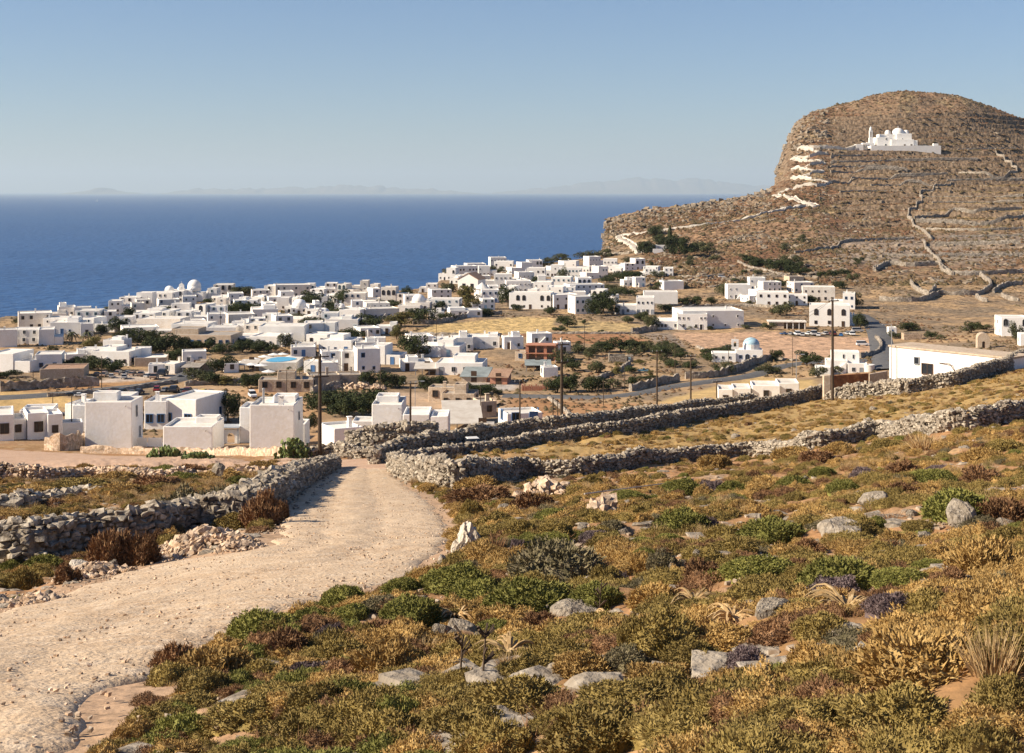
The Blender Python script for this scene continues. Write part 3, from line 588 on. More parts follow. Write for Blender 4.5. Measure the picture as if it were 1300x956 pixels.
# places of trees and bushes of the village: (crop, x, base y, width, height, kind)
TL = {1: [(335,345,60,55,'p'),(410,348,60,60,'p'),(555,300,60,65,'d'),(600,252,50,60,'d'),(500,208,60,25,'o'),(385,205,40,25,'d'),(405,232,40,30,'o'),(470,308,50,40,'d'),(565,348,60,50,'d'),(620,350,80,60,'d'),(680,358,80,60,'d'),(770,405,110,90,'d'),(850,388,80,60,'d'),(725,400,80,70,'d'),
 (820,435,80,50,'d'),(905,385,60,40,'d'),(970,388,90,50,'d'),(1040,402,80,45,'d'),(1110,362,70,35,'d'),(1190,384,50,45,'d'),(330,470,80,50,'d'),(410,478,80,60,'d'),(460,482,90,55,'d'),(530,482,90,45,'d'),(245,398,50,30,'o'),(940,540,110,60,'o'),(990,545,80,50,'d'),(1050,548,90,35,'y'),(1155,548,60,50,'d'),(1205,552,50,50,'d'),
 (1065,715,95,115,'d'),(760,225,40,40,'d'),(788,215,30,36,'d'),(975,172,40,25,'d'),(1050,207,40,32,'d'),(1105,212,60,35,'d'),(1155,207,70,38,'d'),(1130,134,80,40,'o'),(700,395,60,50,'d'),(745,350,60,50,'d'),(30,512,90,32,'d'),(1035,485,90,70,'d'),(480,430,40,50,'v'),(590,362,60,40,'o'),(435,385,80,50,'y'),(745,470,30,20,'d'),(90,265,40,30,'d')],
 2: [(30,128,90,35,'d'),(30,208,100,42,'d'),(350,180,90,60,'d'),(490,168,90,60,'d'),(440,205,60,45,'d'),(480,237,80,45,'d'),(360,285,90,50,'d'),(290,242,70,28,'o'),(540,335,110,45,'d'),(625,282,110,55,'d'),(690,187,60,32,'d'),(735,187,60,30,'d'),(770,275,110,55,'y'),(870,258,120,60,'d'),(830,418,110,90,'d'),(750,335,60,55,'y'),(30,395,80,50,'d'),(100,394,80,45,'d'),
 (150,398,60,45,'d'),(230,375,50,60,'o'),(320,295,50,45,'d'),(215,235,30,45,'p'),(55,562,60,58,'d'),(110,555,60,50,'d'),(150,530,50,30,'o'),(380,665,110,75,'d'),(450,680,120,80,'d'),(520,690,130,90,'d'),(590,695,110,80,'d'),(470,640,90,60,'d'),(550,640,100,60,'d'),(650,650,120,70,'d'),(620,552,70,60,'d'),(700,558,90,65,'d'),(760,560,70,50,'d'),(880,570,70,60,'d'),(945,560,60,50,'d'),
 (1090,588,90,50,'d'),(1160,592,60,45,'d'),(340,765,55,80,'d'),(985,140,70,75,'o'),(950,200,50,38,'d'),(1075,160,50,70,'y'),(1095,195,80,50,'y'),(1165,228,60,40,'d'),(985,242,60,38,'d'),(245,495,30,40,'p'),(295,500,30,40,'p'),(340,502,30,35,'p'),(800,150,40,60,'d'),(995,110,50,30,'v')],
 3: [(405,138,70,36,'o'),(645,112,60,48,'o'),(712,88,90,40,'o'),(850,72,110,42,'o'),(905,62,60,38,'o'),(170,165,40,50,'y'),(270,275,80,75,'y'),(460,290,70,105,'d'),(265,212,50,25,'d'),(500,310,60,30,'d'),(655,328,60,36,'d'),(720,172,45,62,'o'),(905,325,110,110,'d'),(855,335,70,80,'d'),(945,330,60,80,'d'),(920,182,60,38,'d'),(970,167,70,42,'d'),(1030,162,80,40,'d'),(1075,158,50,32,'d'),
 (960,232,80,38,'o'),(1010,240,70,36,'d'),(940,215,60,30,'o'),(735,388,80,55,'d'),(705,412,60,30,'d'),(810,372,30,20,'d'),(1085,358,70,40,'d'),(1020,368,60,35,'o'),(1125,400,50,75,'o'),(700,555,90,62,'o'),(760,592,80,58,'d'),(690,692,90,80,'d'),(750,692,100,85,'d'),(850,690,120,75,'d'),(870,602,90,60,'o'),(950,672,80,45,'o'),(1050,658,70,42,'d'),(790,512,80,48,'o'),(850,522,80,48,'o'),
 (920,503,90,50,'d'),(985,503,110,68,'d'),(1050,522,70,50,'o'),(1090,502,80,45,'o'),(1165,522,80,50,'d'),(1175,482,60,30,'o'),(875,482,60,25,'o'),(280,692,80,45,'d'),(360,698,80,45,'d'),(412,702,50,32,'o'),(890,415,30,15,'o'),(585,190,60,40,'d'),(640,230,50,30,'d'),(500,200,50,30,'o'),(1160,155,60,30,'o'),(1180,210,50,40,'d'),(560,200,40,26,'d'),(100,300,50,30,'d')],
 4: [(440,170,60,62,'o'),(520,134,80,40,'d'),(700,132,60,40,'d'),(700,258,100,60,'o'),(850,205,70,42,'d'),(975,134,60,38,'d'),(610,28,90,32,'d'),(700,48,110,50,'d'),(660,36,70,40,'d'),(790,72,80,44,'d'),(740,60,60,36,'d'),(890,82,40,28,'d'),(1005,72,50,32,'d'),(945,82,50,38,'d'),(1040,98,50,36,'o'),(50,285,60,42,'o'),(100,322,60,58,'o'),(165,242,70,36,'d'),(380,208,50,34,'d'),(310,212,60,42,'d'),
 (255,214,60,40,'d'),(1075,322,60,80,'d'),(1055,220,50,66,'y'),(680,472,60,52,'d'),(655,474,50,30,'o'),(825,496,100,70,'d'),(665,532,90,46,'o'),(430,528,90,50,'o'),(875,548,70,50,'o'),(975,532,40,36,'o'),(195,488,60,26,'o'),(20,88,60,40,'d'),(650,325,60,34,'o'),(560,215,40,26,'o'),(730,230,40,24,'y'),(600,70,40,24,'o'),(1060,290,40,36,'d'),(370,325,40,18,'o'),(290,325,40,18,'o'),(540,322,40,20,'o'),(440,435,100,40,'d'),(380,452,90,42,'d'),(60,420,100,40,'d'),(160,440,120,44,'o'),(280,500,70,30,'o'),(600,520,50,24,'o'),(790,35,50,28,'d')],
 5: [(560,332,90,42,'d'),(860,340,70,52,'d'),(670,367,50,36,'d'),(505,367,60,34,'o'),(1062,375,60,82,'o'),(920,325,60,26,'o'),(565,370,30,22,'d'),(720,372,40,22,'o')],
 6: [(370,795,70,50,'d'),(335,885,60,60,'d'),(300,890,50,60,'d'),(440,832,26,78,'c'),(450,892,80,90,'d'),(515,908,90,90,'d'),(385,840,60,50,'d'),(395,860,40,50,'d'),(610,882,90,52,'o'),(480,850,70,60,'d'),(1010,868,50,30,'o'),(1100,832,40,40,'o'),(830,932,70,40,'d'),(880,950,60,40,'d'),(1050,950,90,52,'o')]}
TREEPX = []
for c_, L_ in TL.items():
    for (x, y, w_, h_, k_) in L_:
        p_, q_ = c2(c_, x, y); TREEPX.append((p_, q_, w_ / 3.7, h_ / 3.7, k_))
# ------------------------------------------------------------------ labels that single things out
ANCH = [('the hotel pool', 358, 464), ('the seaward domed church', 237, 372), ('the broad white dome', 380, 391), ('the smallest dome', 413, 396), ('the dome among trees', 434, 389),
 ('the big field-side dome', 530, 387), ('the golden town field', 615, 414), ('the bare pinkish field', 1000, 438), ('the blue-domed chapel', 950, 447), ('the two-part long building', 885, 405),
 ('the pink unfinished house', 685, 443), ('the brown parked cars', 215, 473), ('the yellow car', 258, 498), ('the walled garden house', 852, 306), ('the largest near block', 150, 540),
 ('the tallest near pole', 406, 500), ('the dark lane pole', 713, 500), ('the rusty wall pole', 1057, 430), ('the long lane building', 1205, 460), ('the hilltop church', 1145, 185),
 ('the columned tan shed', 999, 409), ('the seafront cube cluster', 640, 345), ('the arcaded white house', 838, 379), ('the lone blue pickup', 816, 471), ('the big evergreen hedge', 430, 515),
 ('the stepped blue-trimmed cluster', 470, 455), ('the parking lot van', 320, 498), ('the upper hillside houses', 985, 370), ('the white kiosk', 1132, 417), ('the grey stone hut', 795, 455),
 ('the pitted boulder', 590, 688), ('the reddish rubble heap', 690, 618), ('the small rubble heap', 770, 648), ('the big grey boulder', 1222, 657), ('the flat slab outcrop', 690, 780), ('the road bend', 545, 650),
 ('the lying pale plank', 790, 631), ('the broad pale slab', 1075, 685), ('the split grey slab', 640, 797), ('the white corner rock', 1095, 838), ('the roadside stony mound', 245, 690), ('the low cracked rocks', 985, 775),
 ('the lane wall stub', 1045, 500), ('the bend of the pale wall', 563, 605), ('the dark left wall', 110, 690), ('the shaded cube houses', 40, 545), ('the cactus clump', 370, 575)]
ORD = ['nearest', 'second', 'third', 'fourth', 'fifth', 'sixth', 'seventh', 'eighth', 'ninth', 'tenth', 'eleventh', 'twelfth', 'thirteenth', 'fourteenth', 'fifteenth', 'sixteenth', 'seventeenth', 'eighteenth', 'nineteenth', 'twentieth']
PEND = []
def later(o, desc, cat, px, py, group=None): PEND.append((o, desc, cat, px, py, group))
def flush_labels():
    B = {}
    for o, desc, cat, px, py, group in PEND:
        a = min(ANCH, key=lambda q: math.hypot(px - q[1], (py - q[2]) * 2)); dx, dy = px - a[1], py - a[2]
        dr = 'right of' if dx > 0 else 'left of'
        if abs(dy) * 1.2 > abs(dx): dr = 'below' if dy > 0 else 'above'
        B.setdefault((desc, dr, a[0]), []).append((math.hypot(dx, dy), o, cat, group))
    for (desc, dr, an), L in B.items():
        L.sort(key=lambda t: t[0])
        for i, (_, o, cat, group) in enumerate(L):
            w = '' if len(L) == 1 else (', ' + ORD[min(i, 19)])
            if i > 19: w = ', %dth' % (i + 1)
            tag(o, desc + w + ' ' + dr + ' ' + an, cat, group)

# ------------------------------------------------------------------ parts shared by the houses
def window_mesh(w, h, arch, frame):
    mb = MB(); t = .09
    mb.box(-w / 2 - t, -w / 2, -.10, .0, -t, h + (0 if arch else t), 0); mb.box(w / 2, w / 2 + t, -.10, 0, -t, h + (0 if arch else t), 0)
    mb.box(-w / 2, w / 2, -.14, 0, -t - .03, 0, 0)
    if not arch: mb.box(-w / 2, w / 2, -.10, 0, h, h + t, 0)
    else:
        k = 8
        for i in range(k):
            a, b = math.pi * i / k, math.pi * (i + 1) / k; r = w / 2
            mb.prism([(r * math.cos(a), h + r * math.sin(a)), ((r + t) * math.cos(a), h + (r + t) * math.sin(a)), ((r + t) * math.cos(b), h + (r + t) * math.sin(b)), (r * math.cos(b), h + r * math.sin(b))], -.10, 0, 0)
    return mb
_wc = {}
def win_data(kind, fm):
    k = (kind, fm)
    if k in _wc: return _wc[k]
    w, h, arch = {'s': (.62, .8, 0), 'm': (.95, 1.15, 0), 'l': (1.5, 1.25, 0), 'd': (1.0, 2.1, 0), 'a': (1.5, 1.6, 1), 'D': (2.0, 2.15, 0), 't': (.45, 1.2, 0)}[kind]
    f = window_mesh(w, h, arch, fm).mesh('window_frame', M[fm]); p = MB()
    if arch: p.prism([(-w / 2, 0), (w / 2, 0)] + [(w / 2 * math.cos(math.pi * i / 8), h + w / 2 * math.sin(math.pi * i / 8)) for i in range(9)], -.03, .0)
    else: p.box(-w / 2, w / 2, -.035, 0, 0, h)
    if kind not in ('s', 't', 'd'): p.box(-.03, .03, -.06, -.035, 0, h, 1)
    pm = p.mesh('pane', [M['glass'], M['greypaint'] if fm == 'plaster' else M[fm]])
    if kind == 'd' and fm != 'plaster':
        p = MB(); p.box(-w / 2, w / 2, -.05, 0, 0, h); pm = p.mesh('pane', [M[fm]])
    _wc[k] = (f, pm); return _wc[k]
def put_win(root, kind, fm, x, y, z, face, name='window'):
    """face: 0 front (-y), 1 right (+x), 3 left (-x)"""
    f, p = win_data(kind, fm); o = link(name, f, root, (x, y, z), {0: 0, 1: math.pi / 2, 3: -math.pi / 2, 2: math.pi}[face]); link('pane' if kind != 'd' else 'door_leaf', p, o); return o
def block_mb(x0, x1, y0, y1, z0, z1, par=.32, th=.22, jit=.04, r=None):
    """plastered cube with a parapet round its flat roof; returns wall builder and roof rectangle"""
    r = r or random; mb = MB(); J = lambda: r.uniform(-jit, jit)
    V = [(x0, y0, z0), (x1, y0, z0), (x1, y1, z0), (x0, y1, z0)]
    T = [(x0 + abs(J()), y0 + abs(J()), z1 + J()), (x1 - abs(J()), y0 + abs(J()), z1 + J()), (x1 - abs(J()), y1, z1 + J()), (x0 + abs(J()), y1, z1 + J())]
    I = [(x0 + th, y0 + th, z1), (x1 - th, y0 + th, z1), (x1 - th, y1 - th, z1), (x0 + th, y1 - th, z1)]; Lw = [(a, b, z1 - par) for a, b, c in I]
    mb.add(V + T + I + Lw, [(0, 1, 5, 4), (1, 2, 6, 5), (2, 3, 7, 6), (3, 0, 4, 7), (4, 5, 9, 8), (5, 6, 10, 9), (6, 7, 11, 10), (7, 4, 8, 11), (8, 9, 13, 12), (9, 10, 14, 13), (10, 11, 15, 14), (11, 8, 12, 15)])
    return mb, (x0 + th, x1 - th, y0 + th, y1 - th, z1 - par)
def add_block(root, x0, x1, y0, y1, z0, z1, wm='plaster', rm='roof', r=None, par=.32, bevel=.05):
    mb, q = block_mb(x0, x1, y0, y1, z0, z1, par, r=r); mb.build('wall', M[wm], root, bevel=bevel * 2)
    rb = MB(); rb.box(q[0], q[1], q[2], q[3], q[4] - .1, q[4] + .006); rb.build('roof', M[rm], root)
def chimney(root, x, y, z, r, m='plaster'):
    mb = MB(); w = r.uniform(.22, .32); h = r.uniform(.7, 1.1); mb.box(x - w, x + w, y - w, y + w, z - .3, z + h, tx=.03, ty=.03); mb.box(x - w - .06, x + w + .06, y - w - .06, y + w + .06, z + h + .12, z + h + .2)
    for a in (-1, 1):
        for b in (-1, 1): mb.box(x + a * w * .7 - .05, x + a * w * .7 + .05, y + b * w * .7 - .05, y + b * w * .7 + .05, z + h, z + h + .12)
    mb.build('chimney', M[m], root)
D_GROW = True
HOUSES = []; HRECT = []
def house(px0, px1, y0, y1, rot=None, wm='plaster', fm=None, wins=None, dmin=170, desc=None, d=None, opts='', seed=None, label=None, cat='house', group='white houses of the hillside village', rm=None, minh=2.6, maxh=8.5):
    seed = seed if seed is not None else int(px0 * 7 + y0 * 13) ; r = random.Random(seed)
    if D_GROW and dmin >= 170 and y1 < 500:
        e = (px1 - px0) * (.2 if px0 > 535 and y1 < 402 else .14); y0 -= 1.5 if px0 > 535 and y1 < 402 else 0; px0, px1 = px0 - e, px1 + e
    g = gnd((px0 + px1) / 2, y1, dmin=dmin); D = g.y; u_ = float(np.interp(D, [185, 260, 480], [1, .66, .56])); W_ = (px1 - px0) * D / F / u_; Hh = (y1 - y0) * D / F / u_
    Hh = min(maxh, max(minh, Hh))
    if rot is None: rot = r.choice([-14, -9, -5, 0, 4, 9, 14, 20])
    ra = R(abs(rot)); dep = (d / u_ if d else 0) or min(12, max(4.5, r.uniform(.75, 1.1) * max(W_, 5)))
    w = max(2.4, (W_ - dep * math.sin(ra) * .8) / math.cos(ra)) if 'fw' not in opts else W_
    root = link('white_house' if wm.startswith('plaster') else 'stone_house', None, None)
    top = -(y0 - HY) / F * D; zb = g.z
    cx = g.x + 0; cy = D + u_ * (dep * math.cos(ra) + w * math.sin(ra)) / 2 * .96
    root.location = (cx * cy / D if 'fw' not in opts else cx, cy, zb); root.rotation_euler = (0, 0, R(rot)); root.scale = (u_, u_, u_)
    rm = rm or ('roof' if wm.startswith('plaster') else 'roofgrey'); fm = fm or r.choice(['plaster', 'plaster', 'wood', 'wood', 'blue', 'greypaint', 'lblue'])
    x0, x1, ya, yb = -w / 2, w / 2, -dep / 2, dep / 2; z0 = -2.2 / u_; st = 2 if Hh > 4.9 else 1; near = D < 235
    big = w > 7 and st == 2 and 'box' not in opts
    if big and r.random() < .6:
        s = r.uniform(.42, .66); hl = Hh * r.uniform(.5, .62)
        if r.random() < .5: a, b = (x0, x0 + w * s), (x0 + w * s, x1)
        else: a, b = (x1 - w * s, x1), (x0, x1 - w * s)
        add_block(root, *a, ya, yb, z0, Hh, wm, rm, r); add_block(root, min(b), max(b), ya + .15, yb - .2, z0, hl, wm, rm, r)
        up, lo = a, b; tops = [(up, Hh), (lo, hl)]
    elif st == 1 and w > 6 and 'box' not in opts and r.random() < .5:
        add_block(root, x0, x1, ya, yb, z0, Hh * .96, wm, rm, r); s = r.uniform(.3, .5); xa = r.uniform(x0 + .3, x1 - w * s - .3)
        add_block(root, xa, xa + w * s, ya + dep * .35, yb - .3, Hh * .5, Hh + r.uniform(.5, 1.4), wm, rm, r); tops = [((x0, x1), Hh)]
    else:
        add_block(root, x0, x1, ya, yb, z0, Hh, wm, rm, r); tops = [((x0, x1), Hh)]
    if 'blank' not in opts:
        for (a, b), hh in tops:
            ns = 2 if hh > 4.9 else 1; fh = hh / ns
            nw = wins if wins is not None else max(1, int((b - a) / r.uniform(2.2, 3.2)))
            for s in range(ns):
                row = r.choice('smma') if s else r.choice('smm')
                for i in range(nw):
                    if r.random() < .14: continue
                    x = a + (b - a) * (i + .5) / nw + r.uniform(-.2, .2); k = row
                    if s == 0 and r.random() < .33: k = 'd'
                    yf = ya + (.15 if (a, b) != tops[0][0] else 0)
                    if k == 'a' and (b - a) / nw < 2.1: k = 'm'
                    z = s * fh + (.02 if k in 'dD' else (.35 if k == 'a' else r.uniform(.95, 1.1)))
                    if k == 'a' and fh < 3: k = 'm'; z = s * fh + 1
                    put_win(root, k, fm, x, yf - .0, z, 0, 'door' if k == 'd' else 'window')
        hh = Hh
        side = 1 if px0 < 650 else 3
        for f in ([1, 3] if near else [side]):
            if len(tops) > 1 and ((f == 1) != (tops[0][0][1] == x1)): hh = tops[1][1]
            for s in range(2 if hh > 4.9 else 1):
                for i in range(max(1, int(dep / 3.6))):
                    if r.random() < .3: continue
                    y = ya + dep * (i + .5) / max(1, int(dep / 3.6)) + r.uniform(-.3, .3)
                    put_win(root, r.choice('smt'), fm, x1 if f == 1 else x0, y, s * 2.9 + 1, f)
    if 'nochim' not in opts and r.random() < .5:
        (a, b), hh = r.choice(tops); chimney(root, r.uniform(a + .6, b - .6), r.uniform(ya + .8, yb - .8), hh, r, wm if wm != 'tan' else 'tan')
    if 'stair' in opts or (r.random() < .12 and w > 5 and 'blank' not in opts):
        mb = MB(); n = 9; sx = r.choice([-1, 1])
        for i in range(n): mb.box(-n * .15 + i * .3 - .15 if sx > 0 else n * .15 - i * .3 - .15, (-n * .15 + i * .3 + .15) if sx > 0 else (n * .15 - i * .3 + .15), ya - 1.0, ya + .02, -.8, .28 * (i + 1))
        mb.build('outside_stair', M[wm], root)
    HOUSES.append(root); HRECT.append((px0, px1, y0, y1))
    tone = {'plaster': 'white', 'plaster2': 'weathered cream', 'tan': 'tan stone'}[wm]
    desc = desc or (('two-storey ' if st == 2 else 'low ') + ('wide ' if w > 11 else ('' if w > 6.5 else 'small ')) + tone + ' house')
    trim = {'blue': ' with blue openings', 'lblue': ' with pale blue openings', 'wood': ' with dark wood openings', 'greypaint': '', 'plaster': ''}[fm]
    if label: tag(root, label, cat, group)
    else: later(root, desc + (trim if 'blank' not in opts else ''), cat, (px0 + px1) / 2, (y0 + y1) / 2, group)
    return root, w, dep, Hh
def hh(c, L, **k):
    for e in L:
        x0, x1, a, b = e[:4]; kw = dict(k); 
        if len(e) > 4: kw.update(e[4])
        (p0, q0), (p1, q1) = c2(c, x0, a), c2(c, x1, b); house(p0, p1, q0, q1, **kw)
T = dict(wm='tan', rm='roofgrey', group='tan stone houses'); O = dict(wm='plaster2')
hh(1, [(92, 235, 213, 292, O), (75, 185, 288, 358), (-10, 75, 290, 372, dict(rot=18, opts='blank')), (187, 292, 288, 362, dict(rot=16, opts='blank')), (272, 350, 180, 230), (352, 420, 184, 232), (235, 330, 235, 300), (262, 380, 252, 312), (380, 432, 260, 318),
 (415, 510, 235, 300), (495, 592, 203, 262, dict(rot=14)), (462, 500, 212, 250), (578, 655, 137, 190), (655, 713, 115, 188, dict(opts='box blank')), (740, 830, 148, 200, O), (630, 755, 205, 248), (680, 850, 238, 300, dict(wm='plaster2', opts='blank box')),
 (930, 1010, 95, 150, dict(fm='lblue', wm='plaster', rot=0)), (1010, 1085, 78, 132, O), (885, 985, 172, 240), (1000, 1060, 142, 190, O), (1060, 1140, 152, 202), (835, 980, 262, 322, dict(wins=1)), (980, 1095, 278, 334), (1060, 1180, 218, 272, dict(wm='plaster2', opts='blank')),
 (1165, 1225, 240, 302), (1100, 1160, 268, 322), (575, 730, 280, 334, dict(rot=20, fm='blue')), (505, 592, 335, 395, dict(rot=-6)), (393, 473, 378, 442), (473, 640, 388, 458, dict(fm='wood', rot=-10)), (636, 700, 374, 442),
 (645, 775, 420, 462, dict(wm='tan', opts='blank box nochim', rm='roof', group='tan stone houses')), (0, 180, 402, 488, dict(opts='blank', rot=-8, d=8)), (178, 290, 404, 482, dict(rot=12)), (305, 400, 402, 452), (857, 955, 390, 452, dict(fm='greypaint')),
 (760, 845, 448, 494, O), (700, 762, 462, 494), (930, 1000, 434, 482, dict(wm='tan', group='tan stone houses')), (215, 390, 478, 520, dict(wm='tan', opts='blank nochim box', rot=10, rm='tile', group='tan stone houses')), (805, 1080, 312, 368, dict(wm='tan', d=9, group='tan stone houses')),
 (1052, 1210, 322, 362, dict(opts='nochim')), (1045, 1110, 447, 490, dict(rot=15)), (860, 930, 205, 250), (720, 800, 292, 340, O), (1130, 1200, 150, 200), (1010, 1080, 330, 350), (470, 560, 262, 300), (110, 180, 250, 290), (745, 840, 182, 215)])
hh(2, [(150, 258, 112, 168, dict(rot=16)), (190, 330, 80, 140, O), (332, 365, 72, 132, dict(rot=0)), (392, 465, 72, 112), (487, 560, 76, 132, O), (550, 612, 60, 112, O), (600, 663, 76, 134, O), (693, 783, 76, 168, dict(wm='plaster2', rot=-5, fm='wood')), (525, 650, 118, 172, O),
 (335, 420, 130, 172), (75, 185, 192, 238), (-40, 75, 216, 264), (62, 132, 236, 302, dict(rot=10)), (140, 307, 272, 348, dict(opts='blank')), (100, 235, 320, 368), (350, 450, 312, 360), (300, 362, 352, 402, O), (262, 362, 370, 416, dict(fm='blue')),
 (215, 330, 240, 268, dict(wm='plaster2', opts='blank nochim')), (500, 592, 196, 248), (592, 740, 192, 242, O), (440, 560, 238, 292), (665, 745, 270, 310), (560, 660, 282, 322), (415, 560, 337, 400, dict(rot=-12, fm='blue')),
 (400, 492, 390, 482, dict(rot=12, fm='blue')), (560, 650, 346, 402), (490, 572, 390, 482, dict(rot=12)), (555, 660, 378, 492, dict(rot=14, fm='blue')), (645, 775, 364, 452, dict(rot=-10, fm='blue')), (395, 470, 442, 512, dict(rot=8, fm='lblue')), (330, 400, 436, 492, dict(fm='blue')),
 (630, 690, 326, 366), (800, 908, 320, 368), (885, 978, 328, 364), (865, 1045, 364, 416, dict(rot=-8, wins=2)), (1010, 1095, 322, 390), (1095, 1213, 320, 376), (775, 905, 442, 482), (960, 1145, 442, 502, dict(rot=-5)), (915, 1030, 152, 196),
 (1000, 1130, 197, 232), (1105, 1190, 152, 197), (905, 962, 202, 240), (330, 395, 170, 205), (420, 500, 125, 165), (250, 320, 140, 175), (10, 75, 150, 190), (75, 150, 105, 150, O), (590, 650, 250, 285),
 (135, 340, 520, 582, dict(wm='tan', d=5, group='tan stone houses', fm='wood')), (340, 470, 502, 562, dict(wm='tan', group='tan stone houses', opts='blank')), (470, 575, 500, 552, dict(wm='tan', group='tan stone houses', opts='blank')),
 (898, 1040, 558, 628, dict(wm='tan', rot=-8, group='tan stone houses', fm='wood')), (960, 1130, 585, 656, dict(wm='tan', group='tan stone houses', rot=-6, fm='wood', wins=3)), (1105, 1213, 625, 700, dict(wm='tan', rot=18, group='tan stone houses', fm='wood'))])
hh(3, [(150, 215, 112, 168), (212, 300, 107, 158), (268, 340, 96, 142), (330, 395, 107, 150), (408, 475, 72, 132), (470, 556, 84, 138, dict(opts='blank')), (365, 460, 142, 202), (462, 560, 132, 192), (560, 625, 110, 168), (625, 705, 97, 152), (655, 745, 80, 132),
 (745, 835, 82, 132), (815, 905, 106, 162), (830, 916, 62, 108), (918, 1000, 58, 122), (1000, 1080, 52, 122), (682, 790, 160, 208), (792, 880, 162, 216), (592, 660, 182, 238), (660, 760, 204, 244), (748, 880, 194, 238), (322, 400, 200, 248), (397, 495, 202, 252),
 (100, 180, 218, 258), (495, 645, 234, 304), (655, 762, 242, 304, dict(fm='wood', wins=3)), (760, 850, 250, 326, dict(rot=16)), (982, 1120, 254, 328, dict(rot=-6, wins=4, fm='greypaint')), (560, 650, 417, 467, dict(opts='box')),
 (680, 742, 457, 512, dict(rot=14)), (500, 552, 502, 546, dict(wm='tan', group='tan stone houses')), (440, 520, 430, 490), (620, 682, 574, 622, dict(opts='box', fm='greypaint')), (1050, 1090, 160, 200), (705, 790, 118, 160), (380, 440, 60, 110),
 (60, 120, 190, 225), (1100, 1160, 110, 140, dict(opts='nochim')), (505, 575, 170, 205), (560, 600, 215, 250), (940, 1000, 105, 128)], dmin=230)
hh(4, [(130, 332, 252, 326, dict(rot=-4, wins=7, d=10, fm='plaster', label='long white two-part building beside the pinkish field, its lower wing with small square windows')),
 (240, 482, 238, 322, dict(rot=6, wins=5, d=12, fm='plaster', opts='box', label='taller rear wing of the long white two-part building, plain wall with tall windows')),
 (463, 540, 120, 182), (562, 615, 87, 142), (615, 685, 107, 152), (535, 610, 147, 198), (605, 720, 157, 216, dict(rot=-8)), (735, 815, 170, 212), (755, 832, 110, 154, O), (820, 935, 132, 194, O), (735, 792, 82, 108, dict(wm='tan', group='tan stone houses')),
 (850, 1010, 212, 312, dict(rot=-12, wins=3, fm='wood')), (945, 1040, 162, 230), (1005, 1065, 262, 306), (155, 230, 104, 140, dict(opts='blank')), (45, 110, 45, 78), (125, 190, 42, 78)], dmin=230)
house(*c2(4, 82, 155)[:1], c2(4, 200, 0)[0], c2(4, 0, 155)[1], c2(4, 0, 212)[1], rot=-4, dmin=300, opts='blank box nochim', label='white house with a row of dark arches beside the seaside road'); AR = HOUSES[-1]
for x in (-3.6, 0, 3.6): put_win(AR, 'a', 'wood', x, -AR.children[0].dimensions.y / 2 * 0 - abs(min(v.co.y for v in AR.children[0].data.vertices)), .5, 0)
hh(5, [(990, 1103, 270, 356, dict(rot=-8, label='two-storey white villa at the right picture edge below the slope')), (1085, 1150, 345, 400)], dmin=200)
# further cubes of the dense village, packed between the ones above
rf_ = random.Random(77); cand = 0
def town_ok(px, py):
    lo = np.interp(px, [20, 100, 230, 330, 500, 545, 560, 600, 700, 800, 815], [412, 402, 382, 375, 372, 378, 372, 350, 338, 330, 330]); hi = np.interp(px, [20, 120, 200, 300, 420, 500, 520, 700, 790, 815], [424, 428, 440, 445, 430, 405, 398, 392, 385, 370])
    return lo < py < hi
for _ in range(4000):
    px, py = rf_.uniform(25, 810), rf_.uniform(338, 445)
    if not town_ok(px, py) or cand >= 112: continue
    D = 33.3 * F / (py - HY); wpx = rf_.uniform(3., 6.5) * F / D; hpx = (1.9 if rf_.random() < .5 else 3.5) * F / D
    bad = False
    for a, b, q0, q1 in HRECT:
        ix = min(px + wpx / 2, b) - max(px - wpx / 2, a); iy = min(py, q1) - max(py - hpx, q0)
        if ix > 0 and iy > 0 and ix * iy > .55 * min(wpx * hpx, (b - a) * (q1 - q0)) or (abs(py - q1) < 3 and ix > 2): bad = True; break
    if bad: continue
    for t in TREEPX:
        if abs(px - t[0]) < (wpx + t[2]) * .42 and abs(py - t[1]) < 7: bad = True; break
    if bad: continue
    cand += 1; house(px - wpx / 2, px + wpx / 2, py - hpx, py, wm=rf_.choice(['plaster', 'plaster', 'plaster', 'plaster', 'plaster', 'plaster2']), dmin=230)
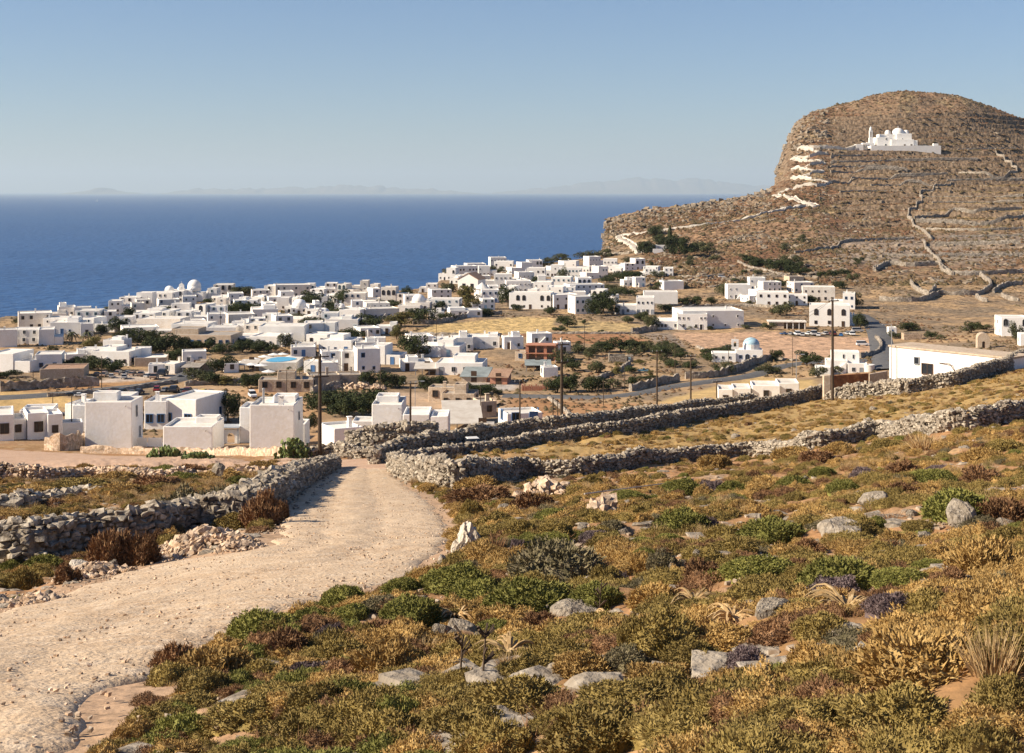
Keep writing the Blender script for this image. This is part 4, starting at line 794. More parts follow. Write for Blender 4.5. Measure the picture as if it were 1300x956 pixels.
# near villas
N = [(107.5, 168, 510, 568.5, 0, 'blank box', 5.2, 'largest near white block, tall blank wall facing the camera'), (92, 110, 514, 549, 0, 'blank box nochim', 5, 'narrow bright annex on the left side of the largest near white block'),
 (183, 212, 509, 545, 0, '', 6, 'white villa wing with one tall shuttered window, behind the two blank blocks'), (212, 262, 507, 545, -16, '', 9, 'white villa with blue shutters and chimney behind the near blank blocks'),
 (207, 270, 541, 571.5, 0, 'blank box nochim', 7, 'low near white block, blank front with one step in its parapet'), (304, 318, 517, 562, 0, 'blank box nochim', 5, 'slim bright annex left of the second tall white block'),
 (317, 374, 514, 571.5, 0, 'blank box', 7, 'second tall near white block with a blank front, beside the cactus clump'), (375, 388, 538, 565, 0, 'blank box nochim', 4, 'small white annex right of the second tall near block'),
 (409, 449, 547.5, 575, 28, 'blank box', 5, 'low white corner block just right of the tallest near pole'), (447, 473, 535, 553, 0, 'blank box nochim', 4, 'long low white garden wall block behind the corner block'),
 (472, 511, 513, 566, 0, 'blank box', 7, 'tall white villa block above the black retaining wall'), (511, 545.5, 526, 566, 0, 'blank box nochim', 6, 'middle-height white villa block with sunken terrace above the black wall'),
 (546, 569.5, 536, 571, 0, 'blank box nochim', 5, 'short white villa block at the right end of the black wall'), (637, 684, 525, 545, 14, 'box nochim', 5, 'low white cottage with grey shaded front behind the lane'),
 (2, 22, 532, 558, 24, 'box nochim', 5, 'leftmost shaded cube with a double dark door'), (22, 49, 525, 558, 24, 'box nochim', 6, 'gabled shaded cube with one tall dark door'), (50, 69, 526, 558, 24, 'box nochim', 5, 'shaded cube with one dark doorway beside the stepped wall'),
 (70, 99, 538, 556, 20, 'blank box nochim', 3, 'low stepped shaded wall block between the cubes and the near villas'), (-22, 3, 527, 560, 20, 'box nochim', 8, 'bright white cube cut by the left picture edge'), (85, 107, 513, 548, -10, 'blank box', 5, 'bright small white block behind the stepped wall'),
 (20, 60, 521, 545, 10, 'blank nochim', 6, 'long low white roof behind the shaded cubes'), (131, 165, 503, 535, 0, 'blank box', 5, 'upper set-back white block behind the largest near block')]
NH = {}
for a, b, y0, y1, rot, op, dd_, lab in N:
    r_ = house(a, b, y0, y1, rot=rot, opts=op + ' fw', d=dd_, dmin=165, label=lab, group='near white villas', fm='wood' if a < 100 else 'blue', wins=1 if a < 100 else 2, minh=2.0, maxh=9); NH[lab] = r_

# raised roof rooms, side windows and pipes of the near villas
def near(k): return NH[[q for q in NH if k in q][0]]
for k, fx0, fx1, fy0, fy1, up in (('largest near white block', -.48, .05, .1, .45, .75), ('second tall near', -.1, .42, .05, .45, .55), ('tall white villa block', -.45, .3, .0, .45, .5), ('low near white block', .0, .46, .1, .45, .45)):
    ro, w_, d_, h_ = near(k); add_block(ro, w_ * fx0, w_ * fx1, d_ * fy0, d_ * fy1, h_ - 1, h_ + up, r=random.Random(5))
ro, w_, d_, h_ = near('largest near white block'); put_win(ro, 't', 'greypaint', w_ / 2, -.6, h_ - 2.0, 1); put_win(ro, 't', 'greypaint', w_ / 2, .9, .9, 1)
ro, w_, d_, h_ = near('second tall near'); put_win(ro, 's', 'greypaint', w_ / 2, 0, h_ - 2.2, 1)
for k in ('largest near white block', 'second tall near', 'low near white block', 'tall white villa block'):
    ro, w_, d_, h_ = near(k); p_ = MB(); p_.tube((w_ * .37, -d_ / 2 - .01, h_ - .5), (w_ * .37, -d_ / 2 - .32, h_ - .55), .06, .05, 7); p_.build('roof_spout', M['roofgrey'], ro)
ro, w_, d_, h_ = near('second tall near'); ch = MB(); ch.tube((-w_ * .3, 0, h_ - .3), (-w_ * .3, 0, h_ + 1.3), .14, .13, 10); ch.tube((-w_ * .3, 0, h_ + 1.4), (-w_ * .3, 0, h_ + 1.55), .2, .17, 10); ch.build('flue', M['metal'], ro)
# ------------------------------------------------------------------ chapels and special buildings
def cross(mb, x, y, z, s=1.):
    mb.box(x - .05 * s, x + .05 * s, y - .05 * s, y + .05 * s, z, z + .9 * s); mb.box(x - .27 * s, x - .05 * s, y - .05 * s, y + .05 * s, z + .52 * s, z + .62 * s); mb.box(x + .05 * s, x + .27 * s, y - .05 * s, y + .05 * s, z + .52 * s, z + .62 * s)
def arch_wall(mb, x0, x1, z0, z1, y0, y1, ax, aw, az0, ah, m=0):
    """wall panel pierced by one arched opening"""
    mb.box(x0, ax - aw / 2, y0, y1, z0, z1, m); mb.box(ax + aw / 2, x1, y0, y1, z0, z1, m)
    if az0 > z0: mb.box(ax - aw / 2, ax + aw / 2, y0, y1, z0, az0, m)
    k = 10; r = aw / 2; top = [(ax + r * math.cos(math.pi * i / k), az0 + ah - r + r * math.sin(math.pi * i / k)) for i in range(k + 1)]
    for i in range(k): mb.prism([top[i + 1], top[i], (top[i][0], z1), (top[i + 1][0], z1)], y0, y1, m)
def belfry(root, x, y, z, w=2.2, h=3.2, m='plaster'):
    mb = MB(); arch_wall(mb, x - w / 2, x + w / 2, z, z + h * .75, y - .3, y + .3, x, w * .45, z + h * .12, h * .5)
    mb.prism([(x - w / 2, z + h * .75), (x + w / 2, z + h * .75), (x + w * .2, z + h * .95), (x, z + h), (x - w * .2, z + h * .95)], y - .3, y + .3)
    cross(mb, x, y, z + h - .05); mb.build('belfry', M[m], root)
    b = MB(); b.tube((x, y, z + h * .45), (x, y, z + h * .3), .12, .24, 8); b.build('bell', M['metal'], root)
def place(name, px, py, rot, dmin, label, cat, group=None):
    g = gnd(px, py, dmin=dmin); o = link(name, None, None, g, R(rot)); tag(o, label, cat, group); return o, g.y / F
def domed(px, py, wpx, hpx, rot, label, dm='plaster', drum=.25, bel=None, dmin=200, dr=.33, wm='plaster'):
    root, k = place('domed_church', px, py, rot, dmin, label, 'church', 'domed churches of the village'); w = wpx * k; h = (hpx + 3.5) * k
    add_block(root, -w / 2, w / 2, 0, w * .8, -2, h, wm, 'roof')
    r = w * dr; mb = MB(); mb.tube((0, w * .4, h - .4), (0, w * .4, h + r * drum), r * 1.04, r * 1.04, 16); mb.build('drum', M[wm], root)
    mb = MB(); mb.dome(0, w * .4, h + r * drum, r, r * .92, 20, 7); mb.build('dome', M[dm], root, smooth=True)
    mb = MB(); cross(mb, 0, w * .4, h + r * drum + r * .9); mb.build('cross', M['plaster'], root)
    dq = put_win(root, 'd', 'wood', 0, 0, .02, 0, 'door'); dq.scale = (.6, .6, .6)
    for sx in (-.3, .3): put_win(root, 's', 'wood', sx * w, 0, min(1.1, h * .5), 0).scale = (.6, .6, .6)
    if bel is not None: belfry(root, bel * w / 2, .4, h - .1, 1.1, 1.7)
    return root
c = c2
root, k = place('seaside_church', *c(1, 858, 158), 0, 300, 'large white church on the seaward edge with one main dome and lobed apses', 'church')
add_block(root, -9.5, 4, 0, 9, -2, 5.4); add_block(root, 4, 9, 1, 9, -2, 4.2)
for nm, x, y, z, r in (('dome', 4.0, 4.5, 7.2, 3.2), ('side_dome', -7.6, 3, 5.3, 2.2), ('side_dome', -2.5, 5, 5.3, 1.9)):
    mb = MB(); mb.tube((x, y, z - 2.4), (x, y, z), r, r, 18); mb.dome(x, y, z, r, r * .95, 18, 7); mb.build(nm, M['plaster'], root, smooth=True)
belfry(root, -1.2, .4, 5.3, 2.4, 3.6)
for x in (-7, -4, 1, 6): put_win(root, 's', 'wood', x, 0 if x < 4 else 1, 2.2, 0)
domed(*c(2, 292, 222), 21, 6.5, 4, 'white church with the broadest plain dome in the village centre', dr=.42)
domed(*c(2, 412, 262), 15, 9, 6, 'small church with a little dome and arched belfry beside trees', bel=-.75, dr=.42)
domed(*c(2, 490, 218), 12, 4, 8, 'white dome with belfry half hidden among dark trees', bel=-1.0, dr=.46)
domed(*c(2, 845, 205), 32, 8, -4, 'low white church under one big dome at the edge of the golden field', dr=.27, wm='plaster2')
def fit(root, f): root.scale = (f, f, f)
fit(SC.objects['seaside_church'], .64)
# blue domed chapel house
root, k = place('chapel_house', *c(4, 535, 478), -6, 240, 'white chapel house with pale blue dome and blue arches in the middle field', 'chapel')
add_block(root, -12, -3.2, 0, 7, -1.5, 3.4); add_block(root, -3.2, 6.6, .6, 8, -1.5, 4.6)
mb = MB(); arch_wall(mb, -4.8, -2.2, 4.6, 8.4, 1.0, 1.6, -3.5, 1.0, 5.6, 2.0); cross(mb, -3.5, 1.3, 8.4); mb.build('belfry', M['plaster'], root)
mb = MB(); mb.tube((2.6, 4.2, 4.3), (2.6, 4.2, 6.4), 3.1, 3.1, 18); mb.build('drum', M['plaster'], root)
mb = MB(); mb.dome(2.6, 4.2, 6.4, 3.0, 2.4, 20, 7); mb.build('dome', M['lblue'], root, smooth=True)
for x in (-10.5, -8, -5.5): put_win(root, 's', 'greypaint', x, 0, 1.3, 0)
for x in (-1.5, 1, 3.6): put_win(root, 'a' if x == 1 else 'm', 'blue', x, .6, .6 if x == 1 else 1.4, 0)
for y in (2.6, 5.4): put_win(root, 'm', 'blue', 6.6, y, 1.4, 1)
fit(root, .52)
# pink unfinished house
root, k = place('unfinished_house', *c(3, 612, 546), -8, 240, 'unfinished pink and terracotta house with open dark storeys', 'house')
M['pink'] = mat('terracotta_render', (.48, .24, .16), .9, (.40, .17, .10), .6, bump=.3)
fl = MB(); fl.box(-6.2, 6.2, -.6, 8, 2.9, 3.2); fl.box(-6.2, 6.2, -.6, 8, 6.1, 6.4); fl.build('floor_slab', M['pink'], root)
wl = MB()
for x0, x1 in ((-6, -4.8), (-2.2, -1.6), (1.2, 2.4), (5.2, 6)):
    wl.box(x0, x1, 0, .3, -1.5, 2.9); wl.box(x0, x1, 0, .3, 3.2, 6.1)
wl.box(-6, -5.7, .3, 7.7, -1.5, 6.1); wl.box(5.7, 6, .3, 7.7, -1.5, 6.1); wl.box(-6, 6, 7.7, 8, -1.5, 6.1); wl.box(-5.7, 5.7, 4, 4.2, -1.5, 6.1, 1); wl.build('wall', [M['pink'], M['tan']], root)
fit(root, .5)
# tan shed with columns
root, k = place('columned_shed', *c(4, 735, 322), -6, 250, 'tan flat-roofed shed open behind white columns beside the parked cars', 'shed')
rf = MB(); rf.box(-10.5, 10, -1, 9, 3.6, 4.1); rf.build('roof', M['plaster2'], root)
wl = MB(); wl.box(-10, -2, 0, 8, -1, 3.6); wl.box(-2, 9.5, 6, 8, -1, 3.6); wl.box(9.3, 9.6, 0, 6, -1, 3.6); wl.build('wall', M['tan'], root)
for x in (-.4, 2.8, 6.0, 9.0):
    cb = MB(); cb.box(x - .18, x + .18, -.7, -.34, -1, 3.6); cb.build('column', M['plaster'], root)
fit(root, .45)
# white stepped house in front of the field
root, k = place('stepped_house', *c(4, 985, 532), -10, 190, 'white stepped house with outside stair in front of the bare field', 'house')
add_block(root, -8.5, -3.5, -2, 4, -1.5, 2.4); add_block(root, -5, 2.2, 1, 8, -1.5, 4.4); add_block(root, -3, 6.2, 4, 11, -1.5, 6.9); add_block(root, 2.2, 8.5, 0, 6, -1.5, 3.6)
for x, y, z, kk in ((-6, -2, 1, 's'), (-1.5, 1, 1.1, 'm'), (4, 0, 1, 'm'), (6.5, 0, 1, 'd'), (1, 4, 4.8, 't'), (4.2, 4, 4.8, 't')): put_win(root, kk, 'greypaint', x, y, z if kk != 'd' else .05, 0, 'door' if kk == 'd' else 'window')
st = MB(); [st.box(-3.4 + i * .55, -2.85 + i * .55, .1, .98, -1, .4 * (i + 1)) for i in range(9)]; st.build('outside_stair', M['plaster'], root)
fit(root, .52)
# cistern and white sheds near it
root, k = place('round_cistern', *c(4, 1120, 522), 0, 190, 'round white water tank beside the stepped white house', 'water tank')
mb = MB(); mb.tube((0, 1.5, -1), (0, 1.5, 2.2), 1.9, 1.9, 20); mb.build('tank', M['plaster2'], root, smooth=False); mb = MB(); mb.tube((0, 1.5, 2.2), (0, 1.5, 2.35), 2.0, 1.9, 20); mb.build('lid', M['plaster'], root)
fit(root, .5)
# small white roofs in the golden lower field
for x0, x1, y0, y1, lab in ((410, 480, 618, 660, 'bright white wedge-walled hut nearest the lane stub'), (480, 565, 605, 650, 'low white hut with flat roof beside the wedge-walled hut'), (570, 700, 585, 640, 'long low white roof in the golden field behind the lane'), (690, 790, 590, 635, 'flat cream roof right of the long low white roof')):
    (a, ya_), (b, yb_) = c(4, x0, y0), c(4, x1, y1); D = 205; zt = -(ya_ - HY) / F * D; X0, X1 = (a - CX) / F * D, (b - CX) / F * D; cx = (X0 + X1) / 2; gz = tz(cx, D + 2); root = link('field_hut', None, None, (cx, D, gz), R(-6)); tag(root, lab, 'hut', 'white field huts')
    add_block(root, -(X1 - X0) / 2, (X1 - X0) / 2, 0, 5, -3, max(2, zt - gz)); put_win(root, 's', 'wood', 0, 0, max(.3, zt - gz - 1.6), 0)
# long white building on the right with its lane side
def at_d(px, D): return (px - CX) / F * D
D0 = 186; D1 = 173; X0, X1 = at_d(1129, D0), at_d(1283, D1)
root = link('long_white_building', None, None, ((X0 + X1) / 2, (D0 + D1) / 2, tz((X0 + X1) / 2, (D0 + D1) / 2)), math.atan2(D1 - D0, X1 - X0)); tag(root, 'long low white building with a grated dark window and a lean dark bracket', 'building')
Lh = math.hypot(D1 - D0, X1 - X0) / 2; ztop = -(440 - HY) / F * D0; base = root.location.z; hL = ztop - base
mb = MB(); n = 26
def topz(t): return hL + (-(456 - HY) / F * D1 - ztop) * t
V = []
for y in (0, 5):
    for i in range(n + 1):
        t = i / n; x = -Lh + 2 * Lh * t; V += [(x, y, -6), (x, y, topz(t) + .03 * math.sin(i * 2.1))]
m_ = 2 * (n + 1); Fc = [(2 * i, 2 * i + 2, 2 * i + 3, 2 * i + 1) for i in range(n)] + [(m_ + 2 * i, m_ + 2 * i + 1, m_ + 2 * i + 3, m_ + 2 * i + 2) for i in range(n)] + [(0, 1, m_ + 1, m_), (2 * n, m_ + 2 * n, m_ + 2 * n + 1, 2 * n + 1)]
mb.add(V, Fc); mb.build('wall', M['plaster'], root)
rb = MB(); rb.add([(-Lh - .1, -.15, topz(0) + .02), (Lh + .1, -.15, topz(1) + .02), (Lh + .1, 5.2, topz(1) + .02), (-Lh - .1, 5.2, topz(0) + .02), (-Lh - .1, -.15, topz(0) + .22), (Lh + .1, -.15, topz(1) + .22), (Lh + .1, 5.2, topz(1) + .22), (-Lh - .1, 5.2, topz(0) + .22)], [(3, 2, 1, 0), (4, 5, 6, 7), (0, 1, 5, 4), (1, 2, 6, 5), (2, 3, 7, 6), (3, 0, 4, 7)]); rb.build('roof', M['tan'], root)
put_win(root, 'l', 'wood', -Lh + 2 * Lh * .33, 0, .2, 0); put_win(root, 's', 'greypaint', -Lh + 2 * Lh * .24, 0, 1.35, 0); put_win(root, 's', 'greypaint', -Lh + 2 * Lh * .86, 0, .4, 0)
br = MB(); br.tube((-Lh + 2 * Lh * .43, -.1, 1.75), (-Lh + 2 * Lh * .53, -.35, 1.8), .05, .05, 6); br.tube((-Lh + 2 * Lh * .53, -.35, 1.8), (-Lh + 2 * Lh * .56, -.1, .9), .05, .05, 6); br.build('bracket', M['pole'], root)
# rusty terracotta wall
M['rust'] = mat('rusty_render', (.34, .12, .045), .9, (.16, .07, .035), .7, (.48, .22, .09), 2, bump=.5)
def quadwall(name, p0, D0, p1, D1, t0, t1, m, lab, cat, th=.3, dep=2):
    a = (at_d(p0, D0), D0); b = (at_d(p1, D1), D1); za, zb = -(t0 - HY) / F * D0, -(t1 - HY) / F * D1; dx, dy = b[0] - a[0], b[1] - a[1]; L = math.hypot(dx, dy); nx, ny = -dy / L * th, dx / L * th
    lo = min(tz(*a), tz(*b)) - dep; mb = MB(); V = [(a[0], a[1], lo), (b[0], b[1], lo), (b[0] + nx, b[1] + ny, lo), (a[0] + nx, a[1] + ny, lo), (a[0], a[1], za), (b[0], b[1], zb), (b[0] + nx, b[1] + ny, zb), (a[0] + nx, a[1] + ny, za)]
    mb.add(V, [(0, 3, 2, 1), (4, 5, 6, 7), (0, 1, 5, 4), (1, 2, 6, 5), (2, 3, 7, 6), (3, 0, 4, 7)]); o = mb.build(name, m, bevel=.03); tag(o, lab, cat); return o
quadwall('rusty_wall', 1055, 163, 1103, 165, 477, 474, M['rust'], 'rusty terracotta wall beside the tall right-hand pole', 'wall')
quadwall('rusty_wall', 1104, 166, 1127, 168, 475, 471, M['tan'], 'short tan wall between the rusty wall and long white building', 'wall')
quadwall('gate_pillar', 1046, 163, 1054.5, 163, 477, 476, M['tan'], 'square tan pillar at the left end of the rusty wall', 'pillar', th=.8)
# kiosk with a blue mark, chapel ruin, terrace
root, k = place('white_kiosk', *c(5, 490, 348), 0, 200, 'white kiosk with a small blue sign beside the uphill asphalt road', 'kiosk')
add_block(root, -1.7, 1.7, 0, 3, -1, 3.1); s_ = MB(); s_.box(-.35, .35, -.05, 0, 1.4, 2.1); s_.build('sign', M['blue'], root); fit(root, .55)
root, k = place('small_chapel', *c(5, 915, 412), -10, 205, 'small grey stone chapel with a rounded gable near the right villa', 'chapel')
mb = MB(); arch_wall(mb, -1.8, 1.8, -1.5, 3.0, 0, .4, 0, .9, 0, 2.1); mb.prism([(-1.8, 3.0), (1.8, 3.0)] + [(1.8 * math.cos(math.pi * i / 8), 3.0 + 1.6 * math.sin(math.pi * i / 8)) for i in range(1, 8)], 0, 4); mb.box(-1.8, -1.4, .4, 4, -1.5, 3); mb.box(1.4, 1.8, .4, 4, -1.5, 3); mb.box(-1.4, 1.4, 3.7, 4, -1.5, 3); mb.build('wall', M['tan'], root)
d_ = MB(); d_.box(-.45, .45, .2, .26, 0, 2.1); d_.build('door', M['wood'], root); fit(root, .65)
root, k = place('ruined_hut', *c(5, 585, 372), 0, 205, 'roofless tan stone hut right of the white kiosk', 'ruin')
mb = MB(); mb.box(-4, 4, 0, .5, -1, 2.4); mb.box(-4, -3.5, .5, 4.5, -1, 2.7); mb.box(3.5, 4, .5, 4.5, -1, 2.1); mb.box(-3.5, 3.5, 4.2, 4.5, -1, 2.6); mb.build('wall', M['stoneW'], root, bevel=.06); fit(root, .5)
root, k = place('ruined_hut', *c(3, 985, 552), 0, 240, 'grey rough stone hut with a pale blue door in the brushy plot', 'ruin')
mb = MB(); mb.box(-4.5, 2.5, 0, .5, -1, 2.5); mb.box(-4.5, -4, .5, 4.5, -1, 3.2); mb.box(2, 2.5, .5, 4.5, -1, 2.2); mb.box(-4, 2, 4.2, 4.5, -1, 2.8); mb.box(2.5, 5, 1, 4, -1, 2.6); mb.build('wall', M['stoneF'], root, bevel=.08)
d_ = MB(); d_.box(3, 4, .93, .998, 0, 2); d_.build('door', M['lblue'], root); fit(root, .5)
root, k = place('brown_ruin', *c(3, 585, 684), 0, 230, 'roofless reddish brown brick enclosure above the big dark bush', 'ruin')
mb = MB()
for i in range(12): mb.box(-7 + i * 1.2, -6.15 + i * 1.2, 0, .5, -1, 3 + .5 * math.sin(i * 2.3))
mb.box(-7, 7.2, .1, .4, -1, 2.2); mb.box(-7, -6.5, .5, 6, -1, 3); mb.box(6.7, 7.2, .5, 6, -1, 2.6); mb.build('wall', M['pink'], root); fit(root, .32)
# sheds with sheet roofs
M['sheet'] = mat('weathered_sheet_roof', (.30, .34, .33), .6, (.20, .22, .21), .6, bump=.3); M['pale_sheet'] = mat('pale_sheet_roof', (.56, .52, .46), .8, (.45, .40, .34), .7, bump=.3)
def shed(px, py, wpx, hpx, dep, roofm, wallm, lab, rot=0, dmin=170, lean=.8, post=False):
    root, k = place('lean_to_shed', px, py, rot, dmin, lab, 'shed', 'sheet-roofed sheds'); w, h = wpx * k, hpx * k
    rf = MB(); V = [(-w / 2 - .3, -.4, h), (w / 2 + .3, -.4, h), (w / 2 + .3, dep + .3, h + lean), (-w / 2 - .3, dep + .3, h + lean)]; rf.add(V + [(a, b, z + .1) for a, b, z in V], [(3, 2, 1, 0), (4, 5, 6, 7), (0, 1, 5, 4), (1, 2, 6, 5), (2, 3, 7, 6), (3, 0, 4, 7)]); rf.build('roof', roofm, root)
    if post:
        for x in (-w / 2, -w / 6, w / 6, w / 2):
            p = MB(); p.box(x - .06, x + .06, 0, .12, -1, h); p.build('post', M['metal'], root)
        wl = MB(); wl.box(-w / 2, w / 2, dep - .2, dep, -1, h)
    else: wl = MB(); wl.box(-w / 2, w / 2, .0, .2, -1, h); wl.box(-w / 2, w / 2, dep - .2, dep, -1, h); wl.box(-w / 2, -w / 2 + .2, .2, dep - .2, -1, h); wl.box(w / 2 - .2, w / 2, .2, dep - .2, -1, h)
    wl.build('wall', wallm, root); d_ = MB(); d_.box(-.5, .5, dep - .25 if post else -.06, dep - .201 if post else -.005, 0, 2); d_.build('door', M['wood'], root); return root
shed(*c(3, 300, 645), 32, 7, 7, M['sheet'], M['tan'], 'long shed with grey-green sheet roof among bushes', -6, 220)
shed(*c(3, 415, 655), 22, 9, 5, M['tile'], M['pink'], 'reddish container-like shed right of the grey-green roof', -8, 220)
shed(588, 545, 46, 7, 10, M['pale_sheet'], M['tan'], 'wide pale corrugated canopy beside the white villas', 4, 172, 1.6, True)
shed(612, 556, 24, 10, 3, M['pale_sheet'], M['wood'], 'dark open shed with white edge under the pale canopy', 0, 168, .4, True)
shed(*c(3, 75, 612), 26, 8, 5, M['pale_sheet'], M['tan'], 'low pale shed beside the pink flowering bush', 0, 220, .5, True)
shed(*c(3, 600, 592), 30, 7, 5, M['sheet'], M['wood'], 'dark roofed carport under the pink unfinished house', 0, 230, .4, True)
shed(*c(1, 890, 495), 20, 8, 5, M['roofgrey'], M['wood'], 'dark pergola porch of the roadside taverna', 0, 230, .3, True)
shed(*c(2, 50, 480), 20, 7, 5, M['pale_sheet'], M['tan'], 'pale awning hall behind the pool umbrellas', 0, 230, .4, True)
# arched gateway between the near blocks
root, k = place('arched_gateway', 291, 563, 0, 165, 'low white garden wall with one dark arched gateway between near blocks', 'gateway')
mb = MB(); arch_wall(mb, -1.25, 1.25, -1.5, 1.75, 0, .4, .2, 1.0, 0, 1.35); mb.build('wall', M['plaster'], root); pg = MB(); pg.box(-1.3, 1.3, -.3, 2.5, 2.0, 2.1)
for x in (-1.15, 1.15): pg.box(x - .07, x + .07, -.2, -.06, -1, 2.0)
pg.build('pergola', M['greypaint'], root)
root, k = place('garden_gate', 187, 567, 0, 165, 'white double garden gate and low wall between the two blank blocks', 'gate')
g_ = MB(); g_.box(-1.9, -.05, 0, .12, 0, 1.1); g_.build('gate_leaf', M['plaster'], root); g_ = MB(); g_.box(.05, 1.9, 0, .12, 0, 1.1); g_.build('gate_leaf', M['plaster'], root); g_ = MB(); g_.box(-2, 2, -.05, 3, -1.5, .0); g_.build('step', M['plaster'], root)
# pool
root, k = place('swimming_pool', *c(2, 195, 478), 0, 230, 'turquoise hotel swimming pool with white surround behind the tan walls', 'swimming pool')
wp = 36 * k; dp = 8.0; zz = 1.6
pl = MB(); pl.box(-wp / 2 - .8, wp / 2 + .8, -.6, dp + .8, -1.5, zz - .1); pl.build('surround', M['roof'], root)
pts = [(wp / 2 * math.cos(t) * (1 + .12 * math.sin(2 * t)), dp / 2 + dp / 2 * math.sin(t) * (1 - .2 * math.cos(t))) for t in np.linspace(0, 2 * math.pi, 28)[:-1]]
w_ = MB(); w_.add([(x, y, zz - .04) for x, y in pts], [tuple(range(len(pts)))]); w_.build('water', M['water'], root)
def parasol(px, py, r, lab, zoff=2.8, m='canvas'):
    g = gnd(px, py, dmin=230); root = link('parasol', None, None, (g.x, g.y, g.z)); tag(root, lab, 'parasol', 'white parasols round the hotel pool'); root.scale = (.5, .5, .5)
    p = MB(); p.tube((0, 0, -.2), (0, 0, zoff + .1), .06, .05, 6); p.build('pole', M['metal'], root)
    cn = MB(); n = 8; V = [(r * math.cos(2 * math.pi * i / n), r * math.sin(2 * math.pi * i / n), zoff - .5) for i in range(n)] + [(0, 0, zoff + .25)]; cn.add(V, [(i, (i + 1) % n, n) for i in range(n)] + [tuple(range(n))[::-1]]); cn.build('canopy', M[m], root)
for i, (x, y) in enumerate(((40, 452), (85, 440), (130, 428), (175, 418), (70, 466), (115, 470), (215, 416), (250, 430), (150, 500))):
    a, b = c(2, x, y); parasol(a, b + 4, 2.6, ['first', 'second', 'third', 'fourth', 'fifth', 'sixth', 'seventh', 'eighth', 'ninth'][i] + ' white parasol beside the pool, counted in its curved row')
# walled garden house by the cliff path
root, k = place('walled_garden_house', *c(6, 430, 868), 0, 480, 'low white garden house with dark doors inside a walled plot near the cliff', 'house')
add_block(root, -22, -10, 4, 12, -3, 5.5); add_block(root, -9, 21, 8, 12, -3, 5.2); add_block(root, -16, -4, -8, -7, -3, 2)
for x in (-19, -14): put_win(root, 'd', 'wood', x, 4, .1, 0, 'door')
fit(root, .46)
# gable house
root, k = place('gabled_house', *c(3, 272, 214), -18, 300, 'white gabled house with clay roof among the seafront cubes', 'house'); w = 27 * k
mb = MB(); mb.prism([(-w / 2, -2), (w / 2, -2), (w / 2, 3.6), (0, 5.6), (-w / 2, 3.6)], 0, 8); mb.build('wall', M['plaster'], root)
rf = MB(); rf.prism([(-w / 2 - .3, 3.55), (0, 5.68), (w / 2 + .3, 3.55), (w / 2 + .3, 3.75), (0, 5.9), (-w / 2 - .3, 3.75)], -.2, 8.2); rf.build('roof', M['tile'], root); put_win(root, 'm', 'wood', -1.5, 0, 1, 0); put_win(root, 'm', 'wood', 1.5, 0, 1, 0)
# mound-shaped old windmill cone
root, k = place('round_store', *c(3, 338, 255), 0, 300, 'round white storehouse with a conical cap by the seafront trees', 'storehouse'); mb = MB(); mb.tube((0, 2, -1), (0, 2, 3), 2.6, 2.5, 16); mb.build('wall', M['plaster'], root); mb = MB(); mb.tube((0, 2, 3), (0, 2, 5), 2.8, .15, 16); mb.build('roof', M['roof'], root); put_win(root, 's', 'wood', 0, -.55, 1.2, 0)
# ------------------------------------------------------------------ church on the hill
g = gnd(*c(8, 600, 488), dmin=600); k = g.y / F; hc = link('hill_church', None, None, (g.x, g.y + 10, g.z + 1.6)); hc.scale = (1, 1, 1.06); tag(hc, 'white hilltop church with a central dome, two small domes and side chapels', 'church')
def X8(x): return (x - 600) / 9.286 * k
zt = 2.2
add_block(hc, X8(355), X8(520), 0, 12, -6, zt + 5.2, r=random.Random(3)); add_block(hc, X8(520), X8(790), -1, 13, -6, zt + 3.8); add_block(hc, X8(600), X8(780), 2, 12, zt + 3.4, zt + 7.6); add_block(hc, X8(780), X8(845), 1, 10, -6, zt + 3.2); add_block(hc, X8(400), X8(600), 4, 12, zt + 3.4, zt + 7.2)
for nm, x, z, r in (('dome', 640, zt + 7.2, 4.0), ('side_dome', 515, zt + 7.6, 1.9), ('side_dome', 733, zt + 7.6, 2.0)):
    mb = MB(); mb.tube((X8(x), 7, z - 1), (X8(x), 7, z + .8), r, r, 18); mb.dome(X8(x), 7, z + .8, r, r * .85, 18, 7); mb.build(nm, M['plaster'], hc, smooth=True)
mb = MB(); cross(mb, X8(640), 7, zt + 11.2, 1.6); mb.build('cross', M['plaster'], hc)
for x, z, kk in ((460, .3, 'a'), (680, .2, 'd'), (760, .2, 'd'), (465, 5.2, 'm'), (665, 5.4, 's'), (810, .6, 'm')): put_win(hc, kk, 'plaster' if kk != 'd' else 'wood', X8(x), {460: 0, 680: -1, 760: -1, 465: 0, 665: 2, 810: 1}[x], zt - 1.5 + z - .3, 0, 'door' if kk == 'd' else 'window')
bt = link('bell_tower', None, None, (g.x + X8(290), g.y + 12, g.z + 1.5)); bt.scale = (.8, .8, 1.25); tag(bt, 'slender white bell tower with open arches left of the hilltop church', 'bell tower')
mb = MB(); mb.box(-1.6, 1.6, -1.4, 1.4, -6, 6); mb.build('shaft', M['plaster'], bt); mb = MB(); arch_wall(mb, -1.3, 1.3, 6, 10, -1.1, 1.1, 0, 1.1, 6.5, 2.8); mb.build('arcade', M['plaster'], bt); mb = MB(); mb.dome(0, 0, 10, 1.25, 2.2, 12, 5); mb.build('cap', M['plaster'], bt, smooth=True)
mb = MB(); mb.box(-3.6, -1.6, -1, 1, -6, 3.6); mb.build('buttress', M['plaster'], bt)
